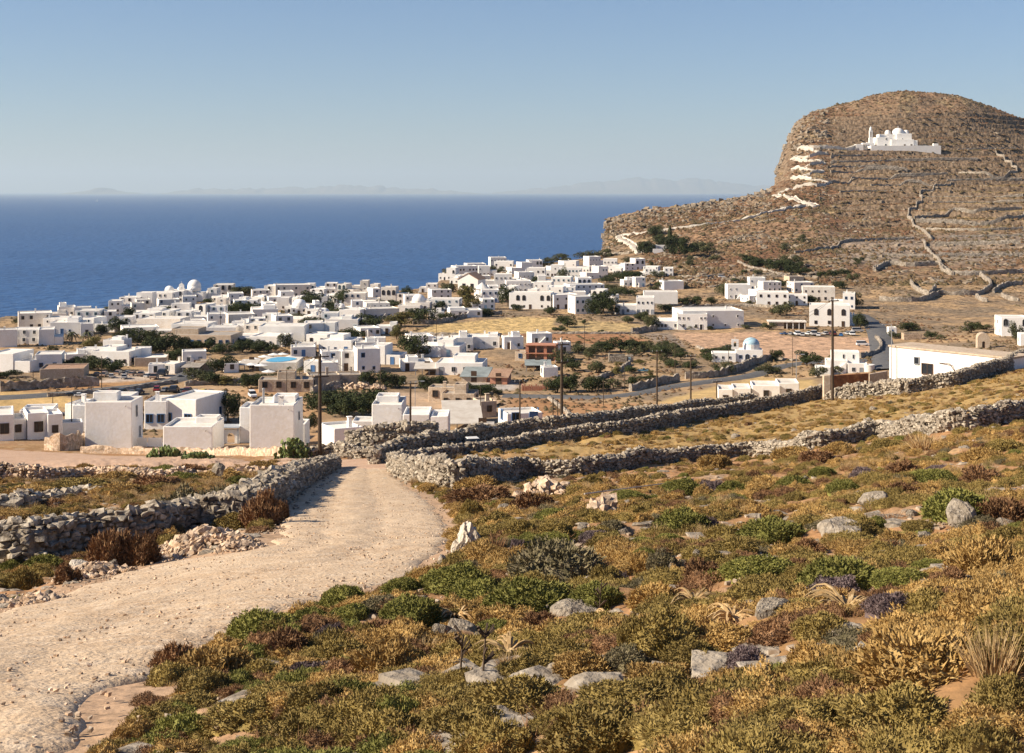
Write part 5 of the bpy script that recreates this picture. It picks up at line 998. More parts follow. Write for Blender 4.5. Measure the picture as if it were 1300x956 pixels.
wg = link('church_wing', None, None, (g.x + X8(150), g.y + 10, g.z + 1)); tag(wg, 'low white outbuilding left of the bell tower on the hill', 'outbuilding'); add_block(wg, -3, 2, -2, 4, -5, 3.6); add_block(wg, 2, 10, 0, 5, -5, 4.6); put_win(wg, 's', 'wood', 4, 0, 2.6, 0); put_win(wg, 'm', 'wood', 6, 0, 2, 0)
pc = link('precinct_wall', None, None, (g.x, g.y, g.z)); tag(pc, 'tall white precinct wall standing in front of the hilltop church', 'wall')
mb = MB(); mb.box(X8(240), X8(1065), 0, .8, -4, 3.4); mb.box(X8(240), X8(240) + .8, .8, 14, -4, 3.4); mb.box(X8(1065) - .8, X8(1065), .8, 14, -4, 3.4); mb.build('wall', M['plaster'], pc, bevel=.05)
mb = MB(); mb.box(X8(985), X8(1040), 1.2, 4, 2, 4.9); mb.build('corner_hut', M['plaster'], pc)
ct = MB(); ct.box(X8(240), X8(1065) - .81, .81, 26, -4, 1.6); ct.build('courtyard', M['roof'], pc)
# ------------------------------------------------------------------ leaf clouds
def leaf_quads(P, Nn, size, rs, asp=.5):
    """small pointed leaves at P, roughly facing Nn"""
    n = len(P); t = rs.normal(size=(n, 3)); t -= (t * Nn).sum(1)[:, None] * Nn; t /= np.linalg.norm(t, axis=1)[:, None] + 1e-9; b = np.cross(Nn, t); s = size[:, None]
    V = np.stack([P - t * s, P + b * s * asp, P + t * s, P - b * s * asp], 1).reshape(-1, 3); return V, np.arange(4 * n).reshape(-1, 4)
def spikes(P, D, size, wid, rs):
    n = len(P); t = np.cross(D, rs.normal(size=(n, 3))); t /= np.linalg.norm(t, axis=1)[:, None] + 1e-9; s = size[:, None]; w = wid[:, None] if hasattr(wid, '__len__') else wid
    V = np.stack([P - t * w, P + t * w, P + D * s], 1).reshape(-1, 3); return V, np.arange(3 * n).reshape(-1, 3)
def crown_mesh(name, m, seed, blobs, leaves, lsize, spread=1., core=True):
    rs = np.random.default_rng(seed); r = random.Random(seed); VV = []; FF = []; n0 = 0
    B = []
    for i in range(blobs):
        a = r.uniform(0, 6.28); q = r.uniform(0, .62) ** .7; z = r.uniform(.28, .86); B.append((q * math.cos(a) * (1.15 - .5 * z), q * math.sin(a) * (1.15 - .5 * z), z, r.uniform(.17, .31)))
    tot = sum(b[3] ** 2 for b in B)
    for (bx, by, bz, br) in B:
        k = int(leaves * br * br / tot); d = rs.normal(size=(k, 3)); d /= np.linalg.norm(d, axis=1)[:, None]; rad = br * rs.uniform(.6, 1.12, k) ** .6
        P = np.array([bx, by, bz]) + d * rad[:, None] * np.array([1.1, 1.1, .8]); Nn = d + rs.normal(size=(k, 3)) * .55; Nn /= np.linalg.norm(Nn, axis=1)[:, None]
        V, Fq = leaf_quads(P, Nn, lsize * rs.uniform(.6, 1.3, k), rs, .6); VV.append(V); FF.append(Fq + n0); n0 += len(V)
    V = np.concatenate(VV); V[:, :2] *= .5 / .62; V[:, 2] = np.maximum(V[:, 2], .02); me = mesh_from(name, V, np.concatenate(FF), m); return me, B
def trunk_mesh(B, seed):
    mb = MB(); r = random.Random(seed); mb.tube((0, 0, -.12), (.02, .01, .25), .045, .03, 7)
    for (x, y, z, br) in B[:6]: mb.tube((.02, .01, .2), (x * .7, y * .7, z * .85), .024, .008, 5)
    return mb.mesh('trunk', M['bark'])
PROTO = {}
for kind, mm, blobs, lv, ls in (('d', 'leafD', 14, 3000, .040), ('o', 'leafO', 13, 2500, .040), ('y', 'leafY', 12, 2300, .042), ('v', 'leafP', 9, 900, .05)):
    for s in range(4 if kind in 'do' else 2):
        me, B = crown_mesh('crown', M[mm], 100 + s + ord(kind), blobs, lv, ls); PROTO.setdefault(kind, []).append((me, trunk_mesh(B, s)))
def cyp():
    rs = np.random.default_rng(5); n = 900; z = rs.uniform(.06, 1, n); a = rs.uniform(0, 6.28, n); rr = .5 * np.sqrt(np.clip(np.sin(np.clip(z, 0, 1) ** .7 * 3.14), 0, 1)) * rs.uniform(.6, 1, n)
    P = np.c_[rr * np.cos(a), rr * np.sin(a), z]; Nn = np.c_[np.cos(a), np.sin(a), .3 + 0 * a]; Nn /= np.linalg.norm(Nn, axis=1)[:, None]; V, Fq = leaf_quads(P, Nn, rs.uniform(.04, .08, n), rs); mb = MB(); mb.tube((0, 0, -.1), (0, 0, .7), .05, .02, 6)
    return mesh_from('crown', V, Fq, M['leafD']), mb.mesh('trunk', M['bark'])
PROTO['c'] = [cyp()]
def palm():
    mb = MB(); V = []; Fq = []; r = random.Random(3)
    for i in range(16):
        a = i * 2.4; L = .5; up = r.uniform(.05, .5)
        for j in range(9):
            t = j / 9; t2 = (j + 1) / 9; f = lambda t: (L * t * math.cos(a), L * t * math.sin(a), .62 + up * t - .75 * t * t * (.6 + .4 * (1 - up)))
            p, q = Vector(f(t)), Vector(f(t2)); sd = Vector((-math.sin(a), math.cos(a), 0)) * .07 * (1 - t * .7)
            for sg in (-1, 1): mb.add([p, q, q + sd * sg + Vector((0, 0, -.035)), p + sd * sg * .8 + Vector((0, 0, -.03))], [(0, 1, 2, 3)])
    me = mb.mesh('fronds', M['leafO']); t = MB(); t.tube((0, 0, -.1), (.01, 0, .63), .05, .035, 7); return me, t.mesh('trunk', M['bark'])
PROTO['p'] = [palm()]
TNAME = {'d': ('evergreen_tree', 'dark evergreen tree', 'tree'), 'o': ('olive_bush', 'olive green bushy tree', 'tree'), 'y': ('leafy_tree', 'yellow-green leafy tree', 'tree'), 'v': ('flowering_bush', 'dark purple bougainvillea', 'bush'), 'c': ('cypress_tree', 'narrow dark cypress', 'tree'), 'p': ('palm_tree', 'small palm tree', 'tree')}
rt = random.Random(9)
def tree(px, py, w, h, kind, dmin=180):
    g = gnd(px, py, dmin=dmin); k = g.y / F; me, tr = rt.choice(PROTO[kind]); nm, ds, cat = TNAME[kind]
    gr = 1.22 if px < 560 else 1.06; W_, Hh = w * k * gr, h * k * gr; root = link(nm, None, None, g, rt.uniform(0, 6.28)); root.scale = (W_, W_, Hh)
    link('crown' if kind != 'p' else 'fronds', me, root); link('trunk', tr, root)
    size = 'tall ' if Hh > 6 else ('low ' if Hh < 3.2 else ''); later(root, size + ds, cat, px, py - h / 2, {'d': 'evergreen trees of the village', 'o': 'olive bushes of the village', 'y': 'yellow-green trees', 'v': 'bougainvilleas', 'c': 'cypresses', 'p': 'palms'}[kind]); return root
for (p_, q_, w_, h_, k_) in TREEPX: tree(p_, q_, w_, h_, k_, dmin=182 if q_ > 480 else 230)
# extra shrubs of the brushy valley plots
for i in range(38):
    px = rt.uniform(690, 940); py = rt.uniform(436, 500)
    if not (436 < py < 495 - (px - 690) * .06): continue
    tree(px, py, rt.uniform(8, 20), rt.uniform(5, 11), rt.choice('oodoy'), 230)
for i in range(60):
    px = rt.uniform(770, 1110); py = rt.uniform(330, 395)
    if py < 385 - (px - 770) * .12 and rt.random() < .7: tree(px, py, rt.uniform(5, 14), rt.uniform(3, 8), rt.choice('odo'), 300)
# ------------------------------------------------------------------ cushion shrubs of the near slope
def cushion_mesh(m, seed, n=3600, leaf=.034, lump=.16, flat=.5, spiky=.0, twig=0):
    """a low cushion of tiny upright leaves, 1 m across"""
    rs = np.random.default_rng(seed); a = rs.uniform(0, 2 * math.pi, n); u = rs.uniform(0, 1, n); th = np.arccos(1 - u * .97)
    d = np.c_[np.sin(th) * np.cos(a), np.sin(th) * np.sin(a), np.cos(th)]
    lf = 1 + lump * (fbm(d[:, 0] * 2.2 + seed, d[:, 1] * 2.2, 3, seed) * 2 + .7 * fbm(d[:, 0] * 7, d[:, 1] * 7 + d[:, 2] * 3, 2, seed + 5))
    rr = .5 * lf * rs.uniform(.86, 1.03, n); P = d * rr[:, None]; P[:, 2] *= flat * 2 * (1 + .0 * a)
    D = d * np.array([.8, .8, 1]) + rs.normal(size=(n, 3)) * .5 + np.array([0, 0, .3]); D /= np.linalg.norm(D, axis=1)[:, None]
    V, T_ = spikes(P, D, leaf * rs.uniform(.7, 1.7, n) * (1 + spiky * rs.random(n)), leaf * .42, rs)
    # woody body under the leaves
    k = 14; nv = len(V); R_ = []; 
    for j in range(6):
        t = j / 6 * math.pi / 2
        for i in range(k):
            q = 2 * math.pi * i / k; dd = (math.cos(t) * math.cos(q), math.cos(t) * math.sin(q), math.sin(t)); l = 1 + lump * (2 * float(fbm(np.array(dd[0] * 2.2 + seed), np.array(dd[1] * 2.2), 3, seed)))
            R_.append((dd[0] * .455 * l, dd[1] * .455 * l, dd[2] * .455 * l * flat * 2 if j else -.12))
    R_.append((0, 0, .455 * flat * 2)); B = []
    for j in range(5):
        for i in range(k): x, y, z, w = j * k + i, j * k + (i + 1) % k, (j + 1) * k + (i + 1) % k, (j + 1) * k + i; B += [(x, y, z), (x, z, w)]
    for i in range(k): B.append((5 * k + i, 5 * k + (i + 1) % k, 6 * k))
    V = np.r_[V, np.array(R_)]; Fc = np.r_[T_, np.array(B) + nv]; return mesh_from('foliage', V, Fc, m)
def tuft_mesh(m, seed, n=260, h=.9, wid=.012, lean=.5):
    rs = np.random.default_rng(seed); a = rs.uniform(0, 6.28, n); r = rs.uniform(0, .22, n) ; P = np.c_[r * np.cos(a), r * np.sin(a), np.zeros(n) - .03]; D = np.c_[np.cos(a) * rs.uniform(.05, lean, n), np.sin(a) * rs.uniform(.05, lean, n), np.ones(n)]; D += rs.normal(size=(n, 3)) * .08; D /= np.linalg.norm(D, axis=1)[:, None]
    V, T_ = spikes(P, D, h * rs.uniform(.5, 1, n), wid, rs); return mesh_from('stems', V, T_, m)
CU = {k: [cushion_mesh(M[m], i * 7 + j + 3, n, leaf, lump, flat, sp) for j in range(3)] for i, (k, m, n, leaf, lump, flat, sp) in enumerate((
    ('g', 'cgreen', 5200, .030, .14, .42, .3), ('o', 'colive', 4200, .034, .22, .40, .5), ('y', 'cgold', 3800, .036, .24, .38, .8), ('b', 'cbrown', 3000, .045, .3, .45, 1.2), ('p', 'cpurple', 3800, .030, .2, .34, .4), ('e', 'cgrey', 3600, .036, .22, .46, .7)))}
CU['t'] = [tuft_mesh(M['straw'], s) for s in range(4)]; CU['T'] = [tuft_mesh(M['cbrown'], s + 9, 200, .9, .016, .35) for s in range(3)]
CN = {'g': ('cushion_shrub', 'green cushion shrub', 'shrub'), 'o': ('cushion_shrub', 'olive brown cushion shrub', 'shrub'), 'y': ('cushion_shrub', 'golden dry cushion shrub', 'shrub'), 'b': ('dry_shrub', 'rusty brown dry shrub', 'shrub'), 'p': ('thyme_shrub', 'grey-purple thyme shrub', 'shrub'), 'e': ('grey_shrub', 'grey-green loose shrub', 'shrub'), 't': ('grass_tuft', 'pale straw grass tuft', 'grass tuft'), 'T': ('seed_stalks', 'brown upright seed stalks', 'dry stalks')}
GP_ = {'g': 'green cushion shrubs on the slope', 'o': 'olive brown cushion shrubs', 'y': 'golden dry shrubs', 'b': 'rusty brown shrubs', 'p': 'thyme shrubs', 'e': 'grey-green shrubs', 't': 'straw grass tufts', 'T': 'brown seed stalks'}
rs_ = random.Random(21); NS = 0; SHPX = []; OCC = []
def shrub(px, py, w, h, k, label=None):
    """px, py: middle of the foot; w, h: size in the frame"""
    global NS
    g = gnd(px, py, dmax=175); s = g.y / F; nm, ds, cat = CN[k]; W_, H_ = w * s, h * s; o = link(nm, rs_.choice(CU[k]), None, (g.x, g.y + W_ * .25, tz(g.x, g.y + W_ * .25) - .02), rs_.uniform(0, 6.28))
    fl = {'g': .42, 'o': .40, 'y': .38, 'b': .45, 'p': .34, 'e': .46, 't': .9, 'T': .9}[k]
    o.scale = (W_, W_ * rs_.uniform(.8, 1.1), H_ / fl * .95) if k not in 'tT' else (W_ * 1.2, W_ * 1.2, H_ / .85)
    NS += 1; SHPX.append((px, py, w)); OCC.append((o.location.x, o.location.y, W_ * .5)); sz = 'large ' if W_ > 1.5 else ('small ' if W_ < .75 else '')
    if label: tag(o, label, cat, GP_[k])
    else: later(o, sz + ds, cat, px, py - h / 2, GP_[k])
    return o
def A2(x, y): return (x / 3.023, 560 + y / 3.023)
def B2(x, y): return (400 + x / 3.023, 560 + y / 3.023)
def C2(x, y): return (800 + x / 2.6, 540 + y / 2.6)
LIST = [(A2, 1000, 770, 300, 110, 'g'), (A2, 1190, 700, 170, 60, 'g'), (A2, 1270, 640, 110, 70, 'g'), (A2, 1100, 830, 180, 80, 'b'), (A2, 1260, 800, 160, 70, 'e'), (A2, 660, 890, 170, 100, 'b'), (A2, 800, 915, 300, 110, 'y'), (A2, 1000, 930, 220, 70, 'o'), (A2, 1180, 930, 200, 70, 'p'),
 (A2, 420, 480, 170, 130, 'b'), (A2, 530, 475, 130, 110, 'b'), (A2, 700, 300, 220, 110, 'e'), (A2, 820, 310, 170, 110, 'e'), (A2, 890, 340, 160, 60, 'o'), (A2, 1000, 330, 150, 110, 'b'), (A2, 250, 545, 110, 60, 'b'), (A2, 80, 570, 130, 70, 'o'), (A2, 60, 620, 70, 30, 'g'), (A2, 600, 400, 70, 50, 'b'), (A2, 640, 300, 100, 60, 'o'), (A2, 150, 500, 160, 60, 'g'), (A2, 30, 520, 100, 60, 'g'), (A2, 680, 360, 60, 40, 'e'), (A2, 1075, 300, 60, 60, 'b'),
 (B2, 110, 640, 190, 85, 'g'), (B2, 330, 600, 180, 70, 'g'), (B2, 260, 650, 150, 50, 'e'), (B2, 130, 680, 180, 45, 'g'), (B2, 360, 730, 280, 100, 'g'), (B2, 550, 590, 300, 105, 'g'), (B2, 560, 480, 150, 50, 'o'), (B2, 615, 630, 260, 95, 'g'), (B2, 750, 590, 180, 60, 'g'), (B2, 830, 670, 370, 120, 'g'), (B2, 690, 755, 180, 75, 'g'), (B2, 940, 540, 340, 150, 'e'), (B2, 1120, 560, 160, 75, 'o'), (B2, 1080, 640, 240, 85, 'g'), (B2, 860, 720, 140, 60, 'b'),
 (B2, 940, 790, 220, 90, 'y'), (B2, 400, 840, 190, 90, 't'), (B2, 260, 920, 320, 120, 'y'), (B2, 100, 870, 220, 90, 'o'), (B2, 60, 780, 130, 70, 'p'), (B2, 560, 880, 160, 70, 'y'), (B2, 820, 900, 200, 70, 'o'), (B2, 1030, 900, 240, 80, 'y'), (B2, 1230, 790, 140, 110, 'o'), (B2, 1200, 880, 160, 80, 'e'), (B2, 230, 760, 170, 70, 'b'),
 (B2, 690, 150, 55, 30, 'p'), (B2, 620, 190, 170, 50, 'y'), (B2, 640, 230, 240, 50, 'b'), (B2, 600, 300, 100, 70, 'o'), (B2, 520, 240, 90, 50, 'o'), (B2, 830, 270, 170, 65, 'b'), (B2, 700, 350, 170, 65, 'o'), (B2, 800, 380, 140, 70, 'o'), (B2, 800, 285, 90, 30, 'p'), (B2, 920, 320, 160, 55, 'g'), (B2, 920, 370, 150, 55, 'o'), (B2, 850, 410, 110, 50, 'g'), (B2, 1020, 380, 110, 35, 'g'), (B2, 1140, 350, 120, 40, 'e'), (B2, 1080, 390, 120, 40, 'p'),
 (B2, 1220, 300, 130, 60, 'y'), (B2, 1200, 230, 140, 30, 'g'), (B2, 1060, 170, 90, 35, 'o'), (B2, 1240, 180, 120, 45, 'y'), (B2, 1150, 410, 130, 40, 'y'), (B2, 1270, 470, 120, 60, 'g'), (B2, 1260, 410, 110, 40, 'g'), (B2, 690, 440, 130, 90, 'T'), (B2, 780, 440, 80, 60, 'p'), (B2, 650, 430, 60, 60, 'T'), (B2, 320, 130, 40, 50, 't'), (B2, 380, 170, 40, 45, 't'), (B2, 290, 100, 30, 40, 't'), (B2, 500, 190, 30, 50, 't'), (B2, 1170, 560, 80, 60, 'p'), (B2, 480, 920, 130, 60, 't'), (B2, 740, 860, 130, 60, 't'),
 (C2, 1120, 310, 340, 100, 'g'), (C2, 1230, 320, 160, 70, 'b'), (C2, 340, 230, 110, 50, 'g'), (C2, 270, 235, 110, 50, 'p'), (C2, 180, 230, 150, 50, 'g'), (C2, 550, 200, 120, 40, 'g'), (C2, 640, 170, 100, 30, 'g'), (C2, 715, 235, 110, 42, 'g'), (C2, 1010, 195, 170, 45, 'g'), (C2, 1040, 155, 110, 25, 'p'), (C2, 910, 240, 110, 45, 'b'), (C2, 730, 320, 120, 45, 'g'), (C2, 815, 335, 100, 30, 'g'), (C2, 180, 360, 230, 80, 'g'), (C2, 240, 345, 130, 40, 'p'), (C2, 480, 395, 260, 80, 'g'), (C2, 440, 500, 260, 65, 'g'), (C2, 130, 400, 120, 40, 'g'), (C2, 250, 525, 150, 65, 'b'), (C2, 110, 480, 120, 60, 'e'), (C2, 40, 480, 100, 55, 'y'),
 (C2, 460, 570, 200, 65, 'o'), (C2, 720, 555, 330, 110, 'g'), (C2, 690, 580, 190, 70, 'p'), (C2, 910, 530, 200, 55, 'g'), (C2, 1010, 480, 150, 40, 'g'), (C2, 870, 620, 170, 65, 'p'), (C2, 1200, 500, 230, 110, 'y'), (C2, 1070, 530, 120, 45, 'b'), (C2, 110, 740, 250, 110, 'o'), (C2, 60, 700, 160, 60, 'o'), (C2, 320, 740, 220, 70, 'y'), (C2, 640, 700, 200, 75, 'o'), (C2, 640, 800, 220, 80, 'y'), (C2, 90, 850, 240, 60, 'y'), (C2, 1000, 850, 460, 160, 'y'), (C2, 1220, 850, 250, 190, 't'), (C2, 900, 780, 200, 80, 'e'),
 (C2, 400, 800, 200, 60, 'p'), (C2, 1180, 620, 220, 80, 'y'), (C2, 1000, 690, 220, 80, 'o'), (C2, 1240, 700, 180, 80, 'o'), (C2, 80, 610, 180, 70, 'y'), (C2, 230, 640, 180, 60, 'o'), (C2, 480, 320, 100, 30, 'y'), (C2, 380, 290, 110, 40, 'y'), (C2, 280, 140, 120, 40, 'y'), (C2, 540, 110, 130, 40, 'y'), (C2, 700, 95, 110, 40, 'y'), (C2, 850, 90, 110, 40, 'o'), (C2, 980, 80, 130, 70, 't'), (C2, 900, 170, 110, 45, 'b'), (C2, 790, 180, 120, 40, 'p'), (C2, 460, 210, 120, 30, 'y'), (C2, 620, 130, 130, 35, 'b'),
 (C2, 1180, 120, 140, 40, 'y'), (C2, 1250, 80, 120, 35, 'o'), (C2, 20, 200, 110, 30, 'g'), (C2, 40, 300, 120, 40, 'o'), (C2, 420, 190, 80, 30, 'b'), (C2, 1180, 200, 150, 50, 'b'), (C2, 1060, 430, 140, 40, 'b'), (C2, 600, 420, 110, 40, 'b'), (C2, 560, 480, 120, 40, 'b'), (C2, 760, 420, 120, 40, 'y'), (C2, 900, 400, 140, 50, 'y')]
for f, x, y, w, h, k in LIST:
    sc = 2.6 if f is C2 else 3.023; p, q = f(x, y); shrub(p, q, w / sc, h / sc, k)
def on_near_slope(px, py):
    if py > 956 or px < -30 or px > 1330: return False
    top = np.interp(px, [560, 650, 740, 800, 880, 963, 1080, 1126, 1210, 1299, 1400], [632, 613, 610, 599, 592, 586, 570, 562, 552, 543, 535]); return px > 480 and py > top
def free(px, py, w):
    return all(math.hypot(px - a, (py - b) * 2.2) > (w + c_) * .33 for a, b, c_ in SHPX)
tries = 0
while NS < 290 and tries < 9000:
    tries += 1; u = rs_.random(); py = 560 + 400 * u ** 1.4; px = rs_.uniform(150, 1320)
    if not on_near_slope(px, py): 
        if not (px < 700 and py > 800): continue
    if not free(px, py, 16): continue
    g = gnd(px, py, dmax=175)
    if pip_dist(np.array([g.x]), np.array([g.y]), ROAD_POLY)[0] < .5: continue
    s = F / g.y; W_ = rs_.uniform(.45, 1.0) * (.38 + min(1.5, g.y / 34)); w = W_ * s; 
    if not free(px, py, w): continue
    k = rs_.choice('yyyooggggbbepgt' if px > 700 else 'yyoobgggegt')
    if k == 't' and g.y < 30: k = 'o'; shrub(px, py, w, (rs_.uniform(.2, .36) if k != 't' else .5) * s * (W_ * .5 + .3), k)
# left field and verge plants
for px, py, w, h, k in [(30, 632, 60, 12, 'y'), (95, 622, 70, 12, 'o'), (150, 625, 60, 12, 'y'), (190, 618, 60, 13, 'b'), (228, 613, 50, 12, 'g'), (262, 612, 60, 12, 'y'), (205, 600, 40, 9, 'g'), (280, 605, 40, 10, 'y'), (300, 618, 40, 14, 'g'), (60, 645, 50, 10, 'b'), (330, 598, 40, 10, 'y'), (140, 610, 50, 9, 'y'), (105, 600, 30, 10, 'y'), (240, 600, 40, 9, 'b')]: shrub(px, py, w, h, k)
# ------------------------------------------------------------------ ground cover nobody could count
def scatter(name, label, m, pts, proto, smin, smax, flat=1., seed=3, tilt=.25):
    V0, F0 = proto; rs = np.random.default_rng(seed); n = len(pts); a = rs.uniform(0, 6.28, n); s = rs.uniform(smin, smax, n) ; c_, s_ = np.cos(a), np.sin(a)
    X = V0[None, :, 0] * s[:, None]; Y = V0[None, :, 1] * s[:, None] * rs.uniform(.7, 1.1, n)[:, None]; Z = V0[None, :, 2] * s[:, None] * flat * rs.uniform(.7, 1.2, n)[:, None]
    tx = rs.uniform(-tilt, tilt, n)[:, None]; Z = Z + X * tx
    V = np.stack([X * c_[:, None] - Y * s_[:, None] + pts[:, 0:1], X * s_[:, None] + Y * c_[:, None] + pts[:, 1:2], Z + pts[:, 2:3]], -1).reshape(-1, 3)
    Fc = (F0[None] + (np.arange(n) * len(V0))[:, None, None]).reshape(-1, F0.shape[1]); o = link(name, mesh_from(name, V, Fc, m)); tag(o, label, 'ground cover', None, 'stuff'); return o
def rand_near(n, seed, mask=None, d0=5, d1=175, p0=-60, p1=1360, pw=1.0):
    rs = np.random.default_rng(seed); px = rs.uniform(p0, p1, n); D = d0 * (d1 / d0) ** (rs.random(n) ** pw); x = (px - CX) / F * D; z = terrain(x, D)
    rd = pip_dist(x, D, ROAD_POLY); return px, D, x, z, rd
def tiny(seed, n, h, lean, w):
    rs = np.random.default_rng(seed); a = rs.uniform(0, 6.28, n); r = rs.uniform(0, .5, n); P = np.c_[r * np.cos(a), r * np.sin(a), np.zeros(n)]; D = np.c_[np.cos(a) * rs.uniform(.1, lean, n), np.sin(a) * rs.uniform(.1, lean, n), np.ones(n)]; D /= np.linalg.norm(D, axis=1)[:, None]
    return spikes(P, D, h * rs.uniform(.5, 1.1, n), w, rs)
def instances(name, label, protos, P, smin, smax, seed, tone=None):
    """a points mesh that carries copies of the given plant meshes (growth too dense to count)"""
    rs = np.random.default_rng(seed); ids = rs.integers(0, len(protos), len(P))
    for q, pm in enumerate(protos):
        pts = P[ids == q]; n = len(pts)
        if n == 0: continue
        me = bpy.data.meshes.new(name); me.vertices.add(n); me.vertices.foreach_set('co', pts.astype(np.float32).ravel())
        sc = rs.uniform(smin, smax, n) * np.clip(.45 + pts[:, 1] / 50, .5, 1.05); a = me.attributes.new('size', 'FLOAT_VECTOR', 'POINT'); a.data.foreach_set('vector', np.c_[sc, sc * rs.uniform(.75, 1.2, n), sc * rs.uniform(.6, 1.15, n)].astype(np.float32).ravel())
        b = me.attributes.new('turn', 'FLOAT_VECTOR', 'POINT'); b.data.foreach_set('vector', np.c_[rs.uniform(-.12, .12, n), rs.uniform(-.12, .12, n), rs.uniform(0, 6.28, n)].astype(np.float32).ravel())
        pr = bpy.data.objects.new(name + '_plant', pm)
        ng = bpy.data.node_groups.new(name, 'GeometryNodeTree'); ng.interface.new_socket('Geometry', in_out='INPUT', socket_type='NodeSocketGeometry'); ng.interface.new_socket('Geometry', in_out='OUTPUT', socket_type='NodeSocketGeometry')
        N = ng.nodes; L = ng.links; gi = N.new('NodeGroupInput'); go = N.new('NodeGroupOutput'); ip = N.new('GeometryNodeInstanceOnPoints'); oi = N.new('GeometryNodeObjectInfo'); oi.inputs['Object'].default_value = pr
        for sock, nm in (('Scale', 'size'), ('Rotation', 'turn')):
            at = N.new('GeometryNodeInputNamedAttribute'); at.data_type = 'FLOAT_VECTOR'; at.inputs['Name'].default_value = nm; L.new(at.outputs[0], ip.inputs[sock])
        L.new(gi.outputs[0], ip.inputs['Points']); L.new(oi.outputs['Geometry'], ip.inputs['Instance']); L.new(ip.outputs[0], go.inputs[0])
        o = link(name, me); md = o.modifiers.new('growth', 'NODES'); md.node_group = ng; tag(o, label, 'ground cover', None, 'stuff')
M['gravel'] = mat('gravel_stone', (.36, .28, .20), .95, (.24, .17, .11), 2.5, (.5, .42, .33), 9)
px, D, x, z, rd = rand_near(60000, 3, d0=9, d1=110); fr = fbm(x * .8, D * .8, 2, 15)
thin = np.random.default_rng(6).random(len(x)) < np.clip(D / 45 - .12, .04, 1); rd = np.where(thin, rd, 99); fr = np.where(thin, fr, -9); sel = ((rd > -.2) & (rd < 2.6) & (fr > .08)) | ((rd > 2.) & (fr > .38) & (D > 16)) | ((rd < 0) & (rd > -1.2) & (fr > .25)); P = np.c_[x, D, z + .05][sel][:7000]; P = P[(P[:, 1] > 15) | (np.arange(len(P)) % 4 == 0)]; [scatter('gravel', 'loose stones and gravel at the road edges', M['gravel'], P[q_::4], STONES[q_ * 3 + 1], .012, .048, .8, 9 + q_, .5) for q_ in range(4)]
sel = (rd < 0) & thin; P = np.c_[x, D, z + .085][sel][:2600]; scatter('road_gravel', 'small gravel lying on the dirt road', M['stoneW'], P, STONES[5], .010, .032, .8, 10, .0)
M['hrock'] = mat('hill_rock', (.26, .21, .155), .95, (.17, .13, .09), .3, (.33, .28, .22), 1.2)
# far hill: scrub and outcrops as real clumps
rs2 = np.random.default_rng(8); n = 60000; px = rs2.uniform(740, 1340, n); D = rs2.uniform(470, 1100, n); x = (px - CX) / F * D; cdl = np.interp(px, CO_P, CO_D); z = terrain(x, D); dn = fbm(x * .03, D * .03, 3, 66); okh = (D < cdl - 4) & ~((px < 1005) & (D > 860)) & ~((px < 820) & (D < 690)); rock = (dn < -.02)
tr = (px > 1050) & (D < 1080); sel = okh & (rs2.random(n) < (.25 + 1.5 * np.clip(dn + .12, 0, .5)) * np.where(tr, .5, 1)); P = np.c_[x, D, z][sel][:14000]; bl = (np.r_[OCT[0][0], [(0, 0, -.3)]], OCT[0][1])
M['hscrub'] = mat('hill_scrub_leaves', (.105, .078, .036), .95, (.15, .075, .04), .05, (.07, .062, .03), .3); scatter('hill_scrub', 'dark low scrub speckling the hill', M['hscrub'], P, OCT[0], .5, 1.5, .75, 11)
sel = okh & ~(tr & (rs2.random(n) < .72)) & ((np.abs(fbm(x * .05, D * .05, 2, 91)) < .035) | ((D > cdl - 45) & (rs2.random(n) < .5)) | ((px < 985) & (D > 780) & (rs2.random(n) < .35))); P = np.c_[x, D, z - .1][sel][:6500]; scatter('hill_rocks', 'pale rock outcrops on the hill', M['hrock'], P, STONES[7], .4, 1.8, .8, 12)
# crags along the seaward edge
n = 2600; q = rs2.random(n); px = np.where(q < .5, rs2.uniform(962, 1050, n), rs2.uniform(762, 985, n)); cdl = np.interp(px, CO_P, CO_D); D = np.minimum(cdl, np.where(px > 1006, 1085, 1e9)) - rs2.uniform(-3, 34, n) ** 1.0; D = np.where(px > 1006, rs2.uniform(940, 1085, n), D); x = (px - CX) / F * D; z = terrain(x, D); sel = (z > -60) & (rs2.random(n) < .55)
C_ = np.c_[x, D, z - .35][sel]; C_ = C_[fbm(C_[:, 0] * .07, C_[:, 1] * .07, 2, 19) > -.06]
for q_, (pr_, a_, b_) in enumerate(((9, .6, 1.9), (4, .5, 1.5), (11, 1.0, 2.9))): scatter('crags', 'broken rock crags along the seaward cliff edge', M['hrock'], C_[q_::3][:330], STONES[pr_], a_, b_, .8, 14 + q_, .6)
n = 26000; px = rs2.uniform(-20, 1320, n); D = rs2.uniform(186, 520, n); x = (px - CX) / F * D; z = terrain(x, D); sel = (D < np.interp(px, CO_P, CO_D) - 3) & (fbm(x * .05, D * .05, 3, 17) > .02)
for zi in (0, 2, 5, 9, 10, 12): sel &= pip_dist(x, D, poly_world(ZONES[zi][0])) > 0
P = np.c_[x, D, z][sel][:7000]
scatter('valley_scrub', 'low dry scrub of the village plots', M['hscrub'], P, OCT[0], .2, .7, .7, 13)
